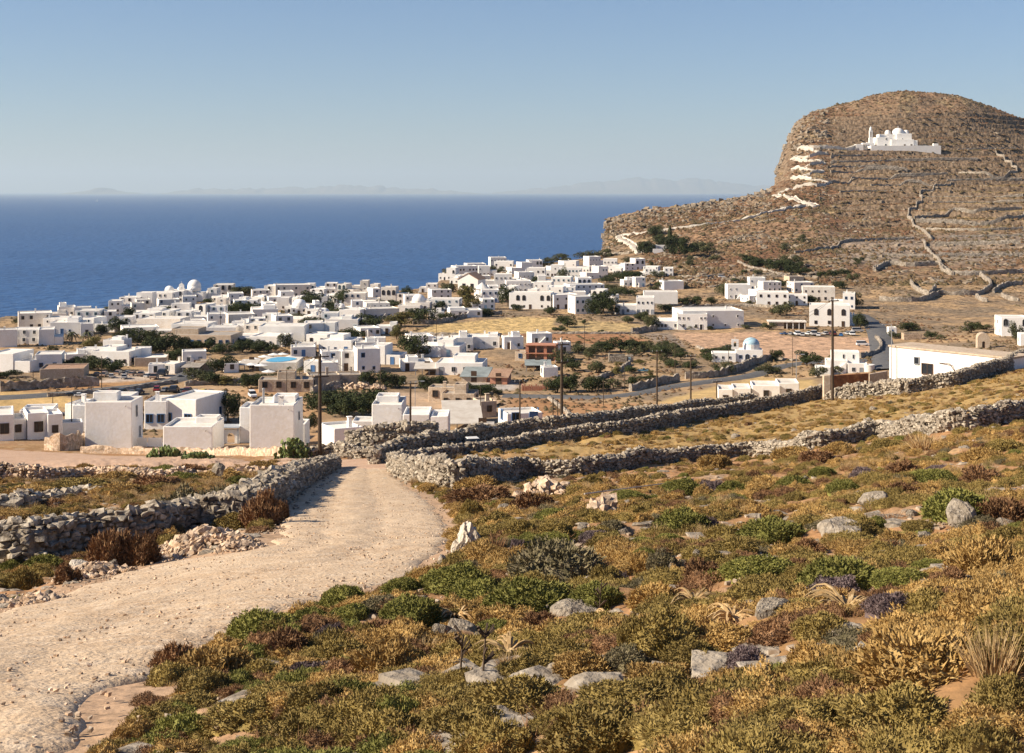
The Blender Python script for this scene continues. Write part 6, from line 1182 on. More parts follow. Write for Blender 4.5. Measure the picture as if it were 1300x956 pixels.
# ------------------------------------------------------------------ rocks of the near slope
def rock_mesh(seed, pitted=False, flat=.7, sub=3):
    bm = bmesh.new(); bmesh.ops.create_icosphere(bm, subdivisions=sub, radius=1); V = np.array([v.co[:] for v in bm.verts]); r = np.random.default_rng(seed)
    for _ in range(9):
        nn_ = r.normal(size=3); nn_ /= np.linalg.norm(nn_); dd_ = r.uniform(.55, .85); e = V @ nn_ - dd_; V -= np.outer(np.maximum(e, 0), nn_) * .92
    V *= (1 + .22 * fbm(V[:, 0] * 2 + seed, V[:, 1] * 2 + V[:, 2] * 1.7, 3, seed))[:, None]
    if pitted:
        p = fbm(V[:, 0] * 5 + 3, V[:, 1] * 5 + V[:, 2] * 6, 2, 3); V *= (1 - .30 * ss(.05, .3, p))[:, None]
    V[:, 2] *= flat; V += r.normal(size=V.shape) * .012
    for v, c in zip(bm.verts, V): v.co = c
    me = bpy.data.meshes.new('rock'); bm.to_mesh(me); bm.free(); me.materials.append(M['rock']); return me
RK = [rock_mesh(i, flat=f) for i, f in enumerate((.7, .6, .35, .3, .75, .45))]
M['rockpale'] = mat('pale_rock', (.55, .49, .41), .93, (.33, .27, .20), 1.6, (.66, .61, .54), 6, bump=1, bs=7, bd=.08)
def rock(px, py, w, h, label, name='boulder', me=None, dd=0, m=None):
    g = gnd(px, py, dmax=175); s = g.y / F; me = me or RK[int(px + py) % 6]; o = link(name, me, None, (g.x, g.y + w * s * .3, tz(g.x, g.y + w * s * .3) + h * s * .12), (px * 1.7) % 6.28); dm = max(v.co.z for v in me.vertices)
    OCC.append((o.location.x, o.location.y, w * s * .55))
    if m: 
        me2 = me.copy(); me2.materials.clear(); me2.materials.append(m); o.data = me2
    o.scale = (w * s * .55, w * s * .45, h * s * .8 / dm)
    if label: tag(o, label, 'rock', 'rocks on the slope')
    else: later(o, 'bare grey rock' if w * s > .5 else 'small grey rock', 'rock', px, py - h / 2, 'rocks on the slope')
    return o
rock(590, 704, 46, 44, 'white pitted boulder with dark hollows at the right edge of the road', me=rock_mesh(40, True, .85, 4), m=M['rockpale'])
rock(562, 722, 16, 20, 'small white upright rock just below the pitted boulder at the roadside', m=M['rockpale'])
rock(1222, 668, 50, 32, 'big smooth grey boulder under the large green cushion on the right', me=RK[0])
rock(1078, 690, 72, 20, 'broad pale slab of bedrock among dry scrub, right of the slope middle', me=RK[3]); rock(1045, 694, 30, 12, None); rock(1115, 640, 46, 16, 'pale flat outcrop above the broad slab', me=RK[2]); rock(1098, 632, 30, 10, None)
rock(690, 786, 36, 18, 'flat slab outcrop under the dead stalks in the middle foreground', me=RK[2]); rock(735, 785, 70, 20, 'long flat grey slab right of the middle foreground cushions', me=RK[3]); rock(585, 800, 50, 16, None, me=RK[2]); rock(560, 806, 26, 14, None); rock(640, 808, 22, 18, 'split grey slab standing below the lowest green cushion'); rock(672, 818, 24, 12, None)
rock(1095, 848, 26, 34, 'white upright corner rock beside the golden cushion at the lower right', m=M['rockpale']); rock(1080, 868, 28, 20, 'round white stone in front of the white corner rock', m=M['rockpale'])
rock(985, 780, 60, 18, 'low cracked grey rocks in the lower right scrub', me=RK[3]); rock(1005, 775, 30, 14, None); rock(952, 772, 34, 10, None); rock(96, 726, 30, 16, 'pale flat stone at the foot of the long left wall', m=M['rockpale']); rock(143, 722, 14, 12, None); rock(236, 703, 16, 13, 'round grey stone on the roadside mound')
rock(277, 628, 18, 14, 'large capstone perched on top of the left wall', name='capstone'); SC.objects['capstone'].location.z += 1.0
for x, y, w, h in ((980, 642, 20, 8), (892, 650, 26, 10), (1000, 664, 20, 8), (866, 702, 16, 12), (888, 712, 18, 14), (854, 724, 14, 10), (1130, 702, 30, 10), (1175, 684, 22, 9), (1250, 620, 40, 8), (1280, 668, 26, 10), (1210, 618, 24, 6), (1160, 655, 16, 8), (902, 645, 14, 6), (1022, 611, 14, 6), (740, 672, 18, 7), (790, 678, 22, 8), (820, 684, 20, 8), (628, 640, 14, 7), (640, 648, 18, 8), (575, 810, 18, 10), (610, 812, 22, 10), (705, 840, 26, 8), (412, 855, 16, 16), (440, 800, 12, 8), (955, 745, 24, 8), (940, 810, 20, 10), (1052, 842, 14, 8), (870, 838, 22, 8), (1095, 760, 22, 7), (1180, 742, 24, 8), (320, 738, 8, 5), (200, 700, 12, 8), (262, 700, 10, 7), (170, 712, 10, 7), (60, 755, 14, 7), (20, 770, 16, 8), (935, 556, 14, 6), (1110, 520, 10, 4), (1105, 535, 14, 5), (1010, 548, 10, 4)):
    rock(x, y, w, h, None)
def heap(px, py, w, h, n, label, m, size=.16, seed=1):
    g = gnd(px, py, dmax=175); s = g.y / F; OCC.append((g.x, g.y + w * s * .3, w * s * .45)); rs = random.Random(seed); H = Heap(); W_, Hh = w * s, h * s
    for i in range(n):
        a = rs.uniform(0, 6.28); q = rs.random() ** .7; x, y = q * math.cos(a) * W_ / 2, q * math.sin(a) * W_ * .35; top = Hh * (1 - q) ** .8; z = top * rs.random() ** .4; ss_ = size * rs.uniform(.5, 1.6) * (1.1 - .4 * q)
        H.put(STONES[rs.randrange(14)], (x, y, z + tz(g.x + x, g.y + W_ * .3 + y) - g.z), np.array([ss_, ss_ * .8, ss_ * .8]), rotm(rs, .8))
    o = link('stone_heap', H.mesh('stone_heap', m), None, (g.x, g.y + W_ * .3, g.z)); tag(o, label, 'stone heap', 'heaps of stones'); return o
heap(693, 632, 92, 26, 170, 'wide reddish rubble heap below the pale wall', M['stoneW'], .2, 1); heap(768, 657, 50, 24, 90, 'smaller reddish rubble heap below the wide one', M['stoneW'], .18, 2)
heap(245, 704, 150, 22, 520, 'stony earth mound between the left wall and the road', M['stoneW'], .13, 3); heap(110, 735, 110, 14, 330, 'scattered stone bank below the long left wall', M['stoneW'], .1, 4); heap(35, 770, 100, 10, 260, 'low spread of stones at the left road edge', M['stoneW'], .09, 5)
heap(300, 700, 80, 12, 110, 'small spill of stones running from the mound to the road', M['stoneW'], .09, 6)
far_heap = gnd(*c2(2, 560, 565), dmin=190); H = Heap(); q_ = random.Random(4)
for i in range(70): x, y = q_.uniform(-5, 5), q_.uniform(-1.5, 1.5); s = q_.uniform(.25, .6); H.put(STONES[i % 14], (x, y, max(0, .8 - abs(x) * .12) * q_.random()), np.array([s, s, s]), rotm(q_, .8))
o = link('stone_heap', H.mesh('stone_heap', M['stoneW']), None, far_heap); tag(o, 'jumble of pale orange stones above the big evergreen hedge', 'stone heap', 'heaps of stones')
# pale plank
g0 = gnd(742, 636, dmax=175); g1 = gnd(848, 624, dmax=175); mb = MB(); mb.tube((g0.x, g0.y, g0.z + .25), (g1.x, g1.y, g1.z + .35), .03, .022, 8); o = mb.build('plank', M['rockpale']); tag(o, 'long pale pole lying across the scrub below the pale wall', 'pole')
# dried agave-like stalk clumps
def agave(px, py, w, label):
    g = gnd(px, py, dmax=175); s = g.y / F; OCC.append((g.x, g.y, w * s * .35)); r = random.Random(int(px)); mb = MB(); W_ = w * s
    for i in range(34):
        a = r.uniform(0, 6.28); L = W_ * r.uniform(.3, .6); up = r.uniform(.05, .5); p = Vector((0, 0, .03)); n = 5; wd = .022
        for j in range(n):
            t = (j + 1) / n; q = Vector((L * t * math.cos(a + .3 * t), L * t * math.sin(a + .3 * t), up * L * math.sin(t * 2.6) + .02)); mb.tube(p, q, wd * (1 - .8 * j / n), wd * (1 - .8 * (j + 1) / n), 4); p = q
    o = mb.build('dead_squill', M['straw'], None, loc=g, rz=0); tag(o, label, 'dry plant', 'withered leaf rosettes')
agave(770, 790, 46, 'withered curled leaf rosette right of the long grey slab'); agave(580, 788, 60, 'withered brown leaf rosette between green cushion and slab'); agave(645, 835, 80, 'spread of withered leaves in the bottom middle'); agave(1075, 780, 110, 'wide spread of withered straw leaves, lower right'); agave(865, 795, 60, 'withered leaf spray near the olive cushions'); agave(880, 770, 70, 'thin withered leaf spray above the olive cushions'); agave(1065, 668, 50, 'withered spray beside the broad pale slab'); agave(930, 790, 60, 'curled dead leaves left of the cracked rocks')
def stalk(px, py, h, label):
    g = gnd(px, py, dmax=175); s = g.y / F; mb = MB(); H_ = h * s; mb.tube((0, 0, -.05), (.03, 0, H_), .012, .006, 5); r = random.Random(int(px))
    for i in range(9): z = H_ * r.uniform(.2, 1); a = r.uniform(0, 6.28); mb.tube((.03 * z / H_, 0, z), (.03 + .07 * math.cos(a), .07 * math.sin(a), z + .08), .006, .012, 4)
    o = mb.build('dry_stalk', M['bark'], None, loc=g); tag(o, label, 'dry stalk', 'single dry stalks')
stalk(583, 868, 62, 'thin dark dry stalk at the bottom centre, left one'); stalk(612, 868, 70, 'thin dark dry stalk at the bottom centre, right one'); stalk(760, 780, 34, 'thin pale stalk above the long grey slab')
# prickly pears
def cactus(px, py, w, h, label, seed, dmin=100):
    g = gnd(px, py, dmin=dmin); s = g.y / F; r = random.Random(seed); W_, Hh = w * s, h * s; root = link('prickly_pear', None, None, g); tag(root, label, 'cactus'); mb = MB(); padm = bmesh.new(); bmesh.ops.create_icosphere(padm, subdivisions=2, radius=1); PV = np.array([v.co[:] for v in padm.verts]); PF = np.array([[v.index for v in f.verts] for f in padm.faces]); padm.free(); H = Heap()
    for i in range(int(26 * W_ / Hh)):
        x, y = r.uniform(-.5, .5) * W_, r.uniform(-.3, .3) * W_ * .5; top = Hh * (1 - (abs(x) / W_ * 1.7) ** 2); z = .15
        while z < top:
            sc = .2 * r.uniform(.8, 1.2); H.put((PV, PF), (x, y, z), np.array([sc * .75, sc * .16, sc]), rotm(r, .6)); z += sc * 1.5; x += r.uniform(-.15, .15); y += r.uniform(-.12, .12)
    o = link('pads', H.mesh('pads', M['cactus'], True), root); t = MB(); t.tube((0, 0, -.2), (0, 0, Hh * .5), .1, .08, 7); t.build('trunk', M['bark'], root)
cactus(372, 583, 44, 25, 'tall prickly pear clump beside the second near white block', 1); cactus(211, 581, 48, 13, 'low row of prickly pears below the low near block', 2); cactus(252, 583, 40, 8, 'grey low prickly pear continuing the row to the right', 3); cactus(678, 545, 26, 8, 'low green cactus in front of the white cottage', 4, 150)
# ------------------------------------------------------------------ utility poles and wires
PT = {}
def pole(px, ytop, ybase, D=None, label='', arms=1, key=None, dmin=100, r=.13, m='pole', lamp=0):
    if D is None: g = gnd(px, ybase, dmin=dmin)
    else: x = (px - CX) / F * D; g = Vector((x, D, tz(x, D)))
    h = -(ytop - HY) / F * g.y - g.z; root = link('utility_pole' if not lamp else 'street_lamp', None, None, g); tag(root, label, 'utility pole' if not lamp else 'street lamp', 'wooden utility poles' if not lamp else 'street lamps')
    mb = MB(); mb.tube((0, 0, -.6), (0, 0, h), r * 1.15, r * .75, 9); mb.build('post', M[m], root)
    for i in range(arms):
        z = h - .25 - i * 1.7; a = MB(); L = .75; a.box(-L, L, -.07 - r, -r, z - .05, z + .05); ca = a.build('crossarm', M['pole'], root); ca.rotation_euler.z = .5
        ins = MB()
        for x in (-.68, 0, .68): ins.tube((x * math.cos(.5) , x * math.sin(.5) - .1, z + .05), (x * math.cos(.5), x * math.sin(.5) - .1, z + .22), .035, .05, 6)
        ins.build('insulators', M['greypaint'], root)
    if lamp:
        a = MB(); a.tube((0, 0, h), (.9 * lamp, 0, h + .05), .035, .03, 6); a.build('arm', M['metal'], root); a = MB(); a.box(min(.7 * lamp, 1.25 * lamp), max(.7 * lamp, 1.25 * lamp), -.1, .1, h - .05, h + .07); a.build('lamp_head', M['greypaint'], root)
    PT[key or label] = (g.x, g.y, g.z + h)
pole(406, 449, 581, None, 'tallest thick wooden utility pole with crossarms beside the junction', 2, 'A', 120, .17)
pole(521, 484, 572, 152, 'wooden utility pole in front of the white villa blocks', 1, 'B', r=.12); pole(713, 434, 556, 137, 'dark wooden pole with crossarm behind the lane walls', 2, 'C', r=.15); pole(660, 482, 541, 170, 'slim wooden pole left of the dark lane pole', 1, 'D', r=.1)
pole(1057, 379, 480, 160, 'tall dark wooden pole standing by the rusty wall', 1, 'E', r=.16); pole(834, 444, 520, 175, 'brown wooden pole behind the double lane wall', 1, 'F', r=.11); pole(877, 450, 515, 180, 'brown wooden pole right of its twin behind the lane wall', 1, 'G', r=.11)
pole(910, 482, 509, 178, 'short wooden pole with a grey panel near the field huts', 1, 'H', r=.1); pole(91, 502, 538, 190, 'thin dark pole above the shaded cubes', 0, 'I', r=.08); pole(129, 452, 492, 235, 'thin pole beside the village road embankment', 0, 'J', r=.07); pole(67, 500, 520, 210, 'short thin pole at the golden left field', 0, 'K', r=.06)
pole(42, 470, 500, 240, 'leftmost thin wooden pole before the dark embankment', 1, 'L', r=.07); pole(17, 487, 500, 240, 'short stub pole near the left edge', 0, 'M', r=.07); pole(364, 470, 510, 225, 'thin brown pole behind the second tall near block', 0, 'N', r=.07); pole(483, 462, 505, 230, 'thin pole beside the stepped blue-trimmed cluster', 0, 'O', r=.06)
pole(610, 490, 520, 200, 'thin pole near the tan shed roofs', 0, 'P', r=.06); pole(702, 504, 535, 185, 'short dark post right of the slim wooden pole', 0, 'Q', r=.08); pole(708, 507, 536, 188, 'short dark post second right of the slim wooden pole', 0, 'Q2', r=.07); pole(766, 482, 505, 215, 'thin post at the brown field edge', 0, 'R', r=.06); pole(744, 518, 536, 190, 'stumpy post in the brown field', 0, 'S', r=.07)
pole(793, 462, 483, 240, 'thin post near the blue pickup', 0, 'T', r=.06); pole(1006, 428, 455, 250, 'thin pole at the near edge of the pinkish field', 0, 'U', r=.05); pole(1011, 450, 488, 215, 'grey street lamp in front of the stepped white house', 0, 'V', r=.06, m='metal', lamp=1); pole(925, 438, 462, 262, 'wooden pole left of the blue-domed chapel', 1, 'W', r=.06)
pole(554, 405, 425, 300, 'thin pole on the golden town field edge', 0, 'X', r=.06); pole(742, 410, 430, 300, 'thin pole over the brown ploughed plot', 0, 'Y', r=.06); pole(235, 420, 436, 330, 'thin pole in the village near the pool', 0, 'Z', r=.06); pole(280, 390, 412, 330, 'thin pole rising among the village roofs', 0, 'AA', r=.06); pole(1132, 412, 468, 185, 'grey metal pole beside the left end of the long white building', 0, 'AB', r=.06, m='metal', lamp=-1)
pole(857, 430, 470, 255, 'thin pole among the olive bushes', 1, 'AC', r=.06); pole(415, 408, 425, 320, 'pale mast left of the hotel cluster', 0, 'AD', r=.05, m='metal'); pole(527, 484, 515, 190, 'grey street lamp behind the villa blocks', 0, 'AE', r=.05, m='metal', lamp=1); pole(1281, 440, 458, 200, 'thin rail post near the small chapel', 0, 'AF', r=.05)
def wire(a, b, sag, label, k=0, n=14):
    a, b = Vector(PT[a]), Vector(PT[b]); mb = MB(); P = []
    for i in range(n + 1):
        t = i / n; p = a.lerp(b, t); p.z -= sag * 4 * t * (1 - t) + .1 + k * .12; P.append(p)
    for i in range(n): mb.tube(P[i], P[i + 1], .014, .014, 4)
    o = mb.build('overhead_wire', M['rubber']); tag(o, label, 'wire', 'overhead wires')
for a, b, s, l in (('A', 'B', .6, 'overhead wire from the tallest near pole to the villa pole'), ('B', 'D', .9, 'overhead wire from the villa pole to the slim pole'), ('D', 'C', .5, 'overhead wire from the slim pole to the dark lane pole'), ('C', 'F', .7, 'overhead wire from the dark lane pole to the first brown pole'), ('F', 'G', .3, 'overhead wire between the two brown poles'), ('G', 'E', .9, 'overhead wire from the second brown pole to the rusty wall pole'), ('L', 'J', .5, 'overhead wire over the village road'), ('D', 'Q2', .3, 'overhead wire from the slim pole to the short dark post'), ('A', 'N', .6, 'overhead wire from the tallest near pole back to the thin brown pole'), ('G', 'H', .3, 'overhead wire from the second brown pole to the short pole'), ('W', 'AC', .5, 'overhead wire between the chapel pole and the olive bushes'), ('E', 'W', 1.6, 'overhead wire from the rusty wall pole towards the blue-domed chapel')): wire(a, b, s, l)
# ------------------------------------------------------------------ vehicles
def car_proto(kind):
    """body along +x, 4.2 m; returns list of (name, mesh)"""
    L, Wd, Hb, Ht = {'car': (4.2, 1.7, .82, 1.45), 'van': (4.9, 1.9, 1.15, 2.0), 'pickup': (4.9, 1.75, .9, 1.65)}[kind]; mb = MB(); h = L / 2; w = Wd / 2
    if kind == 'car': low = [(-h, .35), (-h, .72), (-h + .15, .82), (-.9 * h + .7, .9), (h - 1.2, .88), (h - .15, .72), (h, .55), (h, .32)]
    elif kind == 'van': low = [(-h, .4), (-h, 1.2), (h - .9, 1.2), (h - .1, .95), (h, .6), (h, .38)]
    else: low = [(-h, .5), (-h, 1.0), (-.3, 1.0), (h - 1.3, 1.0), (h - .1, .9), (h, .6), (h, .45)]
    n = len(low); V = [(x, -w, z) for x, z in low] + [(x, w, z) for x, z in low]; mb.add(V, [tuple(range(n)), tuple(range(2 * n - 1, n - 1, -1))] + [(i, n + i, n + (i + 1) % n, (i + 1) % n) for i in range(n)])
    top = {'car': [(-h + .35, .86), (-h + .85, Ht), (h - 1.75, Ht), (h - 1.05, .88)], 'van': [(-h + .03, 1.18), (-h + .15, Ht), (h - 1.5, Ht), (h - .85, 1.18)], 'pickup': [(-.2, .98), (0, Ht), (h - 1.75, Ht), (h - 1.2, .98)]}[kind]
    wi = w * .82; zt = Ht; roof = MB(); xs = [p[0] for p in top]
    roof.add([(xs[1], -wi, zt - .04), (xs[2], -wi, zt - .04), (xs[2], wi, zt - .04), (xs[1], wi, zt - .04), (xs[1] + .1, -wi + .08, zt + .03), (xs[2] - .1, -wi + .08, zt + .03), (xs[2] - .1, wi - .08, zt + .03), (xs[1] + .1, wi - .08, zt + .03)], [(3, 2, 1, 0), (4, 5, 6, 7), (0, 1, 5, 4), (1, 2, 6, 5), (2, 3, 7, 6), (3, 0, 4, 7)])
    g = MB(); zb = top[0][1]; g.add([(xs[0], -w * .96, zb), (xs[3], -w * .96, zb), (xs[3], w * .96, zb), (xs[0], w * .96, zb), (xs[1], -wi, zt - .045), (xs[2], -wi, zt - .045), (xs[2], wi, zt - .045), (xs[1], wi, zt - .045)], [(3, 2, 1, 0), (4, 5, 6, 7), (0, 1, 5, 4), (1, 2, 6, 5), (2, 3, 7, 6), (3, 0, 4, 7)])
    wh = MB(); wh.tube((0, -.11, 0), (0, .11, 0), .33, .33, 14); rm = MB(); rm.tube((0, -.125, 0), (0, .125, 0), .19, .19, 10); hl = MB(); hl.box(-.05, .03, -.2, .2, -.09, .09)
    return {'body': mb.mesh('body', M['carpaint'], bevel=.06), 'roof': roof.mesh('roof', M['carpaint']), 'windows': g.mesh('windows', M['glass']), 'wheel': wh.mesh('tyre', M['rubber']), 'rim': rm.mesh('rim', M['metal']), 'headlight': hl.mesh('headlight', M['canvas']), 'dims': (h, w)}
M['carpaint'] = mat('car_paint', (.3, .3, .3), .3, spec=.6)
CP = {k: car_proto(k) for k in ('car', 'van', 'pickup')}
PAINT = {n: mat('paint_' + n, c, .32, spec=.6) for n, c in (('red', (.28, .02, .02)), ('dark', (.03, .03, .035)), ('silver', (.42, .41, .40)), ('white', (.75, .74, .72)), ('yellow', (.65, .45, .03)), ('blue', (.04, .16, .40)), ('bronze', (.30, .20, .14)), ('grey', (.16, .16, .17)), ('darkred', (.13, .03, .025)), ('teal', (.10, .25, .33)))}
def car(px, py, rot, color, label, kind='car', s=None, wpx=None, dmin=190, group='cars parked in the village lots', x=None):
    g = gnd(px, py, dmin=dmin) if x is None else x; P = CP[kind]; h, w = P['dims']; sc = (wpx * g.y / F) / (2 * h * abs(math.cos(R(rot))) + 2 * w * abs(math.sin(R(rot)))) if wpx else s
    root = link('parked_' + kind, None, None, (g.x, g.y, g.z + .06), R(rot)); root.scale = (sc,) * 3; tag(root, label, 'car' if kind == 'car' else ('van' if kind == 'van' else 'pickup truck'), group)
    for nm in ('body', 'roof'):
        o = link(nm, P[nm], root); o.material_slots[0].link = 'OBJECT'; o.material_slots[0].material = PAINT[color]
    link('windows', P['windows'], root)
    for a in (-1, 1):
        for b in (-1, 1):
            wl = link('wheel', P['wheel'], root, (a * h * .62, b * (w - .08), .33)); link('rim', P['rim'], wl)
    for b in (-1, 1): link('headlight', P['headlight'], root, (h - .02, b * w * .68, .66))
    return root
on = ['first', 'second', 'third', 'fourth', 'fifth', 'sixth', 'seventh', 'eighth', 'ninth', 'tenth', 'eleventh', 'twelfth']
for i, (x, y, cl) in enumerate([(455, 498, 'bronze'), (490, 505, 'bronze'), (520, 510, 'silver'), (555, 496, 'bronze'), (580, 514, 'silver'), (622, 500, 'bronze'), (658, 502, 'bronze'), (692, 508, 'silver'), (720, 515, 'bronze'), (600, 492, 'grey'), (760, 500, 'dark')]):
    a, b = c2(1, x, y); car(a, b + 1, 60 + (i * 23) % 50, cl, on[i] + ' car from the left in the dusty upper car park, ' + {'bronze': 'bronze', 'silver': 'silver', 'grey': 'grey', 'dark': 'dark'}[cl], wpx=10, dmin=230)
for i, (x, y, cl) in enumerate([(515, 590, 'red'), (570, 593, 'dark'), (615, 592, 'grey'), (650, 590, 'dark'), (733, 577, 'red'), (775, 578, 'grey'), (812, 580, 'dark'), (850, 582, 'grey'), (878, 586, 'darkred'), (912, 588, 'grey'), (950, 590, 'yellow'), (985, 596, 'dark')]):
    a, b = c2(1, x, y); car(a, b, 70 + (i * 17) % 40, cl, on[i] + ' car from the left in the lower roadside row, painted ' + {'darkred': 'dark red'}.get(cl, cl), wpx=10.5, dmin=190, group='cars parked along the village road')
car(*c2(1, 1040, 596), 0, 'dark', 'dark car side-on at the right end of the roadside row', wpx=13, group='cars parked along the village road')
car(*c2(1, 1178, 606), -70, 'white', 'white van parked alone on the dirt lot behind the near blocks', 'van', wpx=15); car(*c2(1, 330, 598), 10, 'dark', 'dark car by the village road near the thin pole', wpx=13); car(*c2(1, 372, 602), 5, 'white', 'white car roof beside the dark car on the village road', wpx=14); car(*c2(1, 275, 690), 12, 'grey', 'grey car under the shade between the cubes and white block', wpx=17, dmin=180)
car(*c2(1, 845, 515), 20, 'dark', 'dark car at the village road junction', wpx=11); car(*c2(4, 60, 525), 0, 'teal', 'lone pale blue pickup in the brushy field', 'pickup', wpx=15, dmin=230)
car(*c2(4, 718, 350), 15, 'blue', 'bright blue pickup at the left end of the upper parking row', 'pickup', wpx=11, dmin=260)
for i, (x, cl) in enumerate(((750, 'silver'), (780, 'white'), (805, 'silver'), (830, 'white'), (856, 'silver'), (880, 'white'), (910, 'silver'), (945, 'darkred'), (985, 'blue'), (1015, 'silver'), (1035, 'white'))): car(*c2(4, x, 350 + (i % 3) * 3), 65 + (i * 29) % 45, cl, on[i] + ' car in the upper parking row beside the pinkish field, ' + {'darkred': 'dark red'}.get(cl, cl), wpx=8, dmin=260, group='cars in the upper parking row')
car(*c2(4, 1085, 402), 0, 'white', 'white truck parked at the right end of the pinkish field', 'van', wpx=16, dmin=230); car(*c2(4, 1062, 338), 0, 'silver', 'silver van at the right end of the upper parking row', 'van', wpx=15, dmin=260); car(*c2(4, 428, 84), 0, 'white', 'white van on the hillside road above the bushes', 'van', wpx=9, dmin=380); car(*c2(4, 375, 84), 5, 'dark', 'dark car on the hillside road beside the white van', wpx=9, dmin=380); car(*c2(4, 585, 475), 0, 'silver', 'silver car in front of the blue-domed chapel', wpx=9, dmin=230)
car(*c2(3, 640, 455 + 100), 10, 'white', 'small white car below the pink unfinished house', wpx=9, dmin=230); car(*c2(2, 1030, 500), 5, 'white', 'small white car beside the low pale shed', wpx=9, dmin=230)
tt = .62; i0 = 7; gp = Vector(((GL[1][0] + E2[6][0]) / 2, 0, 0)); xw = (604 - CX) / F * 122.5; car(0, 0, 14, 'white', 'white car parked in the narrow lane between the two dark walls', 'car', wpx=44, group='cars in the lane', x=Vector((xw, 122.5, tz(xw, 122.5))))
# tiny sailing boat
bt_ = link('sailing_boat', None, None, ((123 - CX) / F * 18500, 18500, SEA_Z)); tag(bt_, 'tiny white sailing boat far out on the left sea', 'boat'); mb = MB(); mb.add([(-14, -4, 0), (14, 0, 0), (-14, 4, 0), (-16, -5, 6), (18, 0, 7), (-16, 5, 6)], [(0, 1, 4, 3), (1, 2, 5, 4), (2, 0, 3, 5), (3, 4, 5), (2, 1, 0)]); mb.build('hull', M['plaster'], bt_); mb = MB(); mb.add([(0, 0, 6), (12, .5, 8), (1, 0, 34), (0, .6, 6)], [(0, 1, 2), (1, 3, 2), (0, 2, 3)]); mb.build('sail', M['canvas'], bt_)
CL = {k: [cushion_mesh(M[m], i * 5 + j + 60, 4200, .026, .3, .32, .6) for j in range(2)] for i, (k, m) in enumerate((('o', 'colive'), ('y', 'cgold'), ('b', 'cbrown'), ('g', 'cgreen'), ('e', 'cgrey')))}
TU = [tuft_mesh(M['straw'], s + 30, 150, .8, .009, .8) for s in range(2)]
def cover(n, seed, lo=None, hi=None, d0=5.5, d1=172, pw=1., f=.45, margin=.5):
    px, D, x, z, rd = rand_near(n, seed, d0=d0, d1=d1, pw=pw); q = fbm(x * f, D * f, 3, seed + 70); bare = fbm(x * .8, D * .8, 3, 555)
    ok = (bare < .035) & (np.random.default_rng(seed + 5).random(n) < np.clip(D / 38, .16, 1)) & (rd > margin) & ~((D > 116) & (px < 505)) & ~((px < 330) & (rd < 3) & (D < 80))
    if lo is not None: ok &= q > lo
    oc = np.array(OCC); idx = np.nonzero(ok)[0]
    for k in range(0, len(idx), 2000):
        ii = idx[k:k + 2000]; dd = np.hypot(x[ii, None] - oc[None, :, 0], D[ii, None] - oc[None, :, 1]); ok[ii[(dd < oc[None, :, 2] * .95 + .06).any(1)]] = False
    if hi is not None: ok &= q < hi
    return np.c_[x, D, z - .03][ok]
instances('golden_scrub', 'low golden dry scrub covering the slope', CL['y'], cover(20000, 1, lo=-.0)[:3900], .35, 1.0, 5)
instances('olive_scrub', 'low olive scrub between the cushions', CL['o'], cover(20000, 2, lo=.0)[:3600], .3, .95, 6)
instances('rusty_scrub', 'low rusty dead scrub on the slope', CL['b'], cover(14000, 4, lo=.05)[:2200], .25, .75, 7)
instances('green_scrub', 'small low green scrub on the slope', CL['g'] + CL['e'], cover(14000, 14, lo=.05)[:1800], .25, .7, 17)
instances('straw_grass', 'pale dry grass on the slope', TU, cover(12000, 12, d0=30, pw=.8, lo=0.)[:2600], .3, .6, 8)
instances('field_straw', 'dry golden grass of the upper fields', CL['y'] + TU, cover(9000, 33, d0=98, d1=174)[:4200], .3, .75, 28)
instances('fine_straw', 'short dry straw near the road', TU, cover(9000, 13, d0=10, d1=60, lo=.12)[:1500], .12, .3, 18)

# bedrock and loose stones showing through the bare soil
px, D, x, z, rd = rand_near(26000, 41, d0=8, d1=150); bare = fbm(x * .8, D * .8, 3, 555); sel = (rd > .3) & ~((D > 112) & (px < 505)) & (bare > .03) & (np.random.default_rng(4).random(len(x)) < np.clip(D / 45, .2, 1))
P = np.c_[x, D, z][sel]; scatter('loose_stones', 'loose pale stones on the bare soil of the slope', M['rock'], P[:1500], STONES[2], .05, .24, .6, 31, .2); scatter('small_stones', 'small loose stones on the bare soil', M['gravel'], P[1500:4500], STONES[6], .02, .09, .7, 32, .2)
instances('dead_twigs', 'rusty dead twigs and litter on the bare soil', [tuft_mesh(M['cbrown'], s + 50, 110, .5, .010, 2.6) for s in range(2)], cover(15000, 44, d1=110, lo=-.05)[:1900], .35, .8, 45)

P = cover(12000, 55, d0=58, d1=113); P = P[(P[:, 0] / P[:, 1] < -.13)]; instances('left_field_grass', 'dry yellow grass of the field left of the road', CL['y'] + TU, P[:1800], .3, .7, 56)

px, D, x, z, rd = rand_near(9000, 71, d0=7.5, d1=22, p0=60, p1=560); sel = (rd > .25) & (rd < 5); P = np.c_[x, D, z - .03][sel]; instances('verge_scrub', 'low mixed scrub on the near road verge', CL['o'] + CL['y'] + CL['b'] + CL['g'], P[:260], .35, .8, 72); instances('verge_straw', 'short straw on the near road verge', TU, P[260:520], .15, .3, 73)
HAZE = 2.6e-5
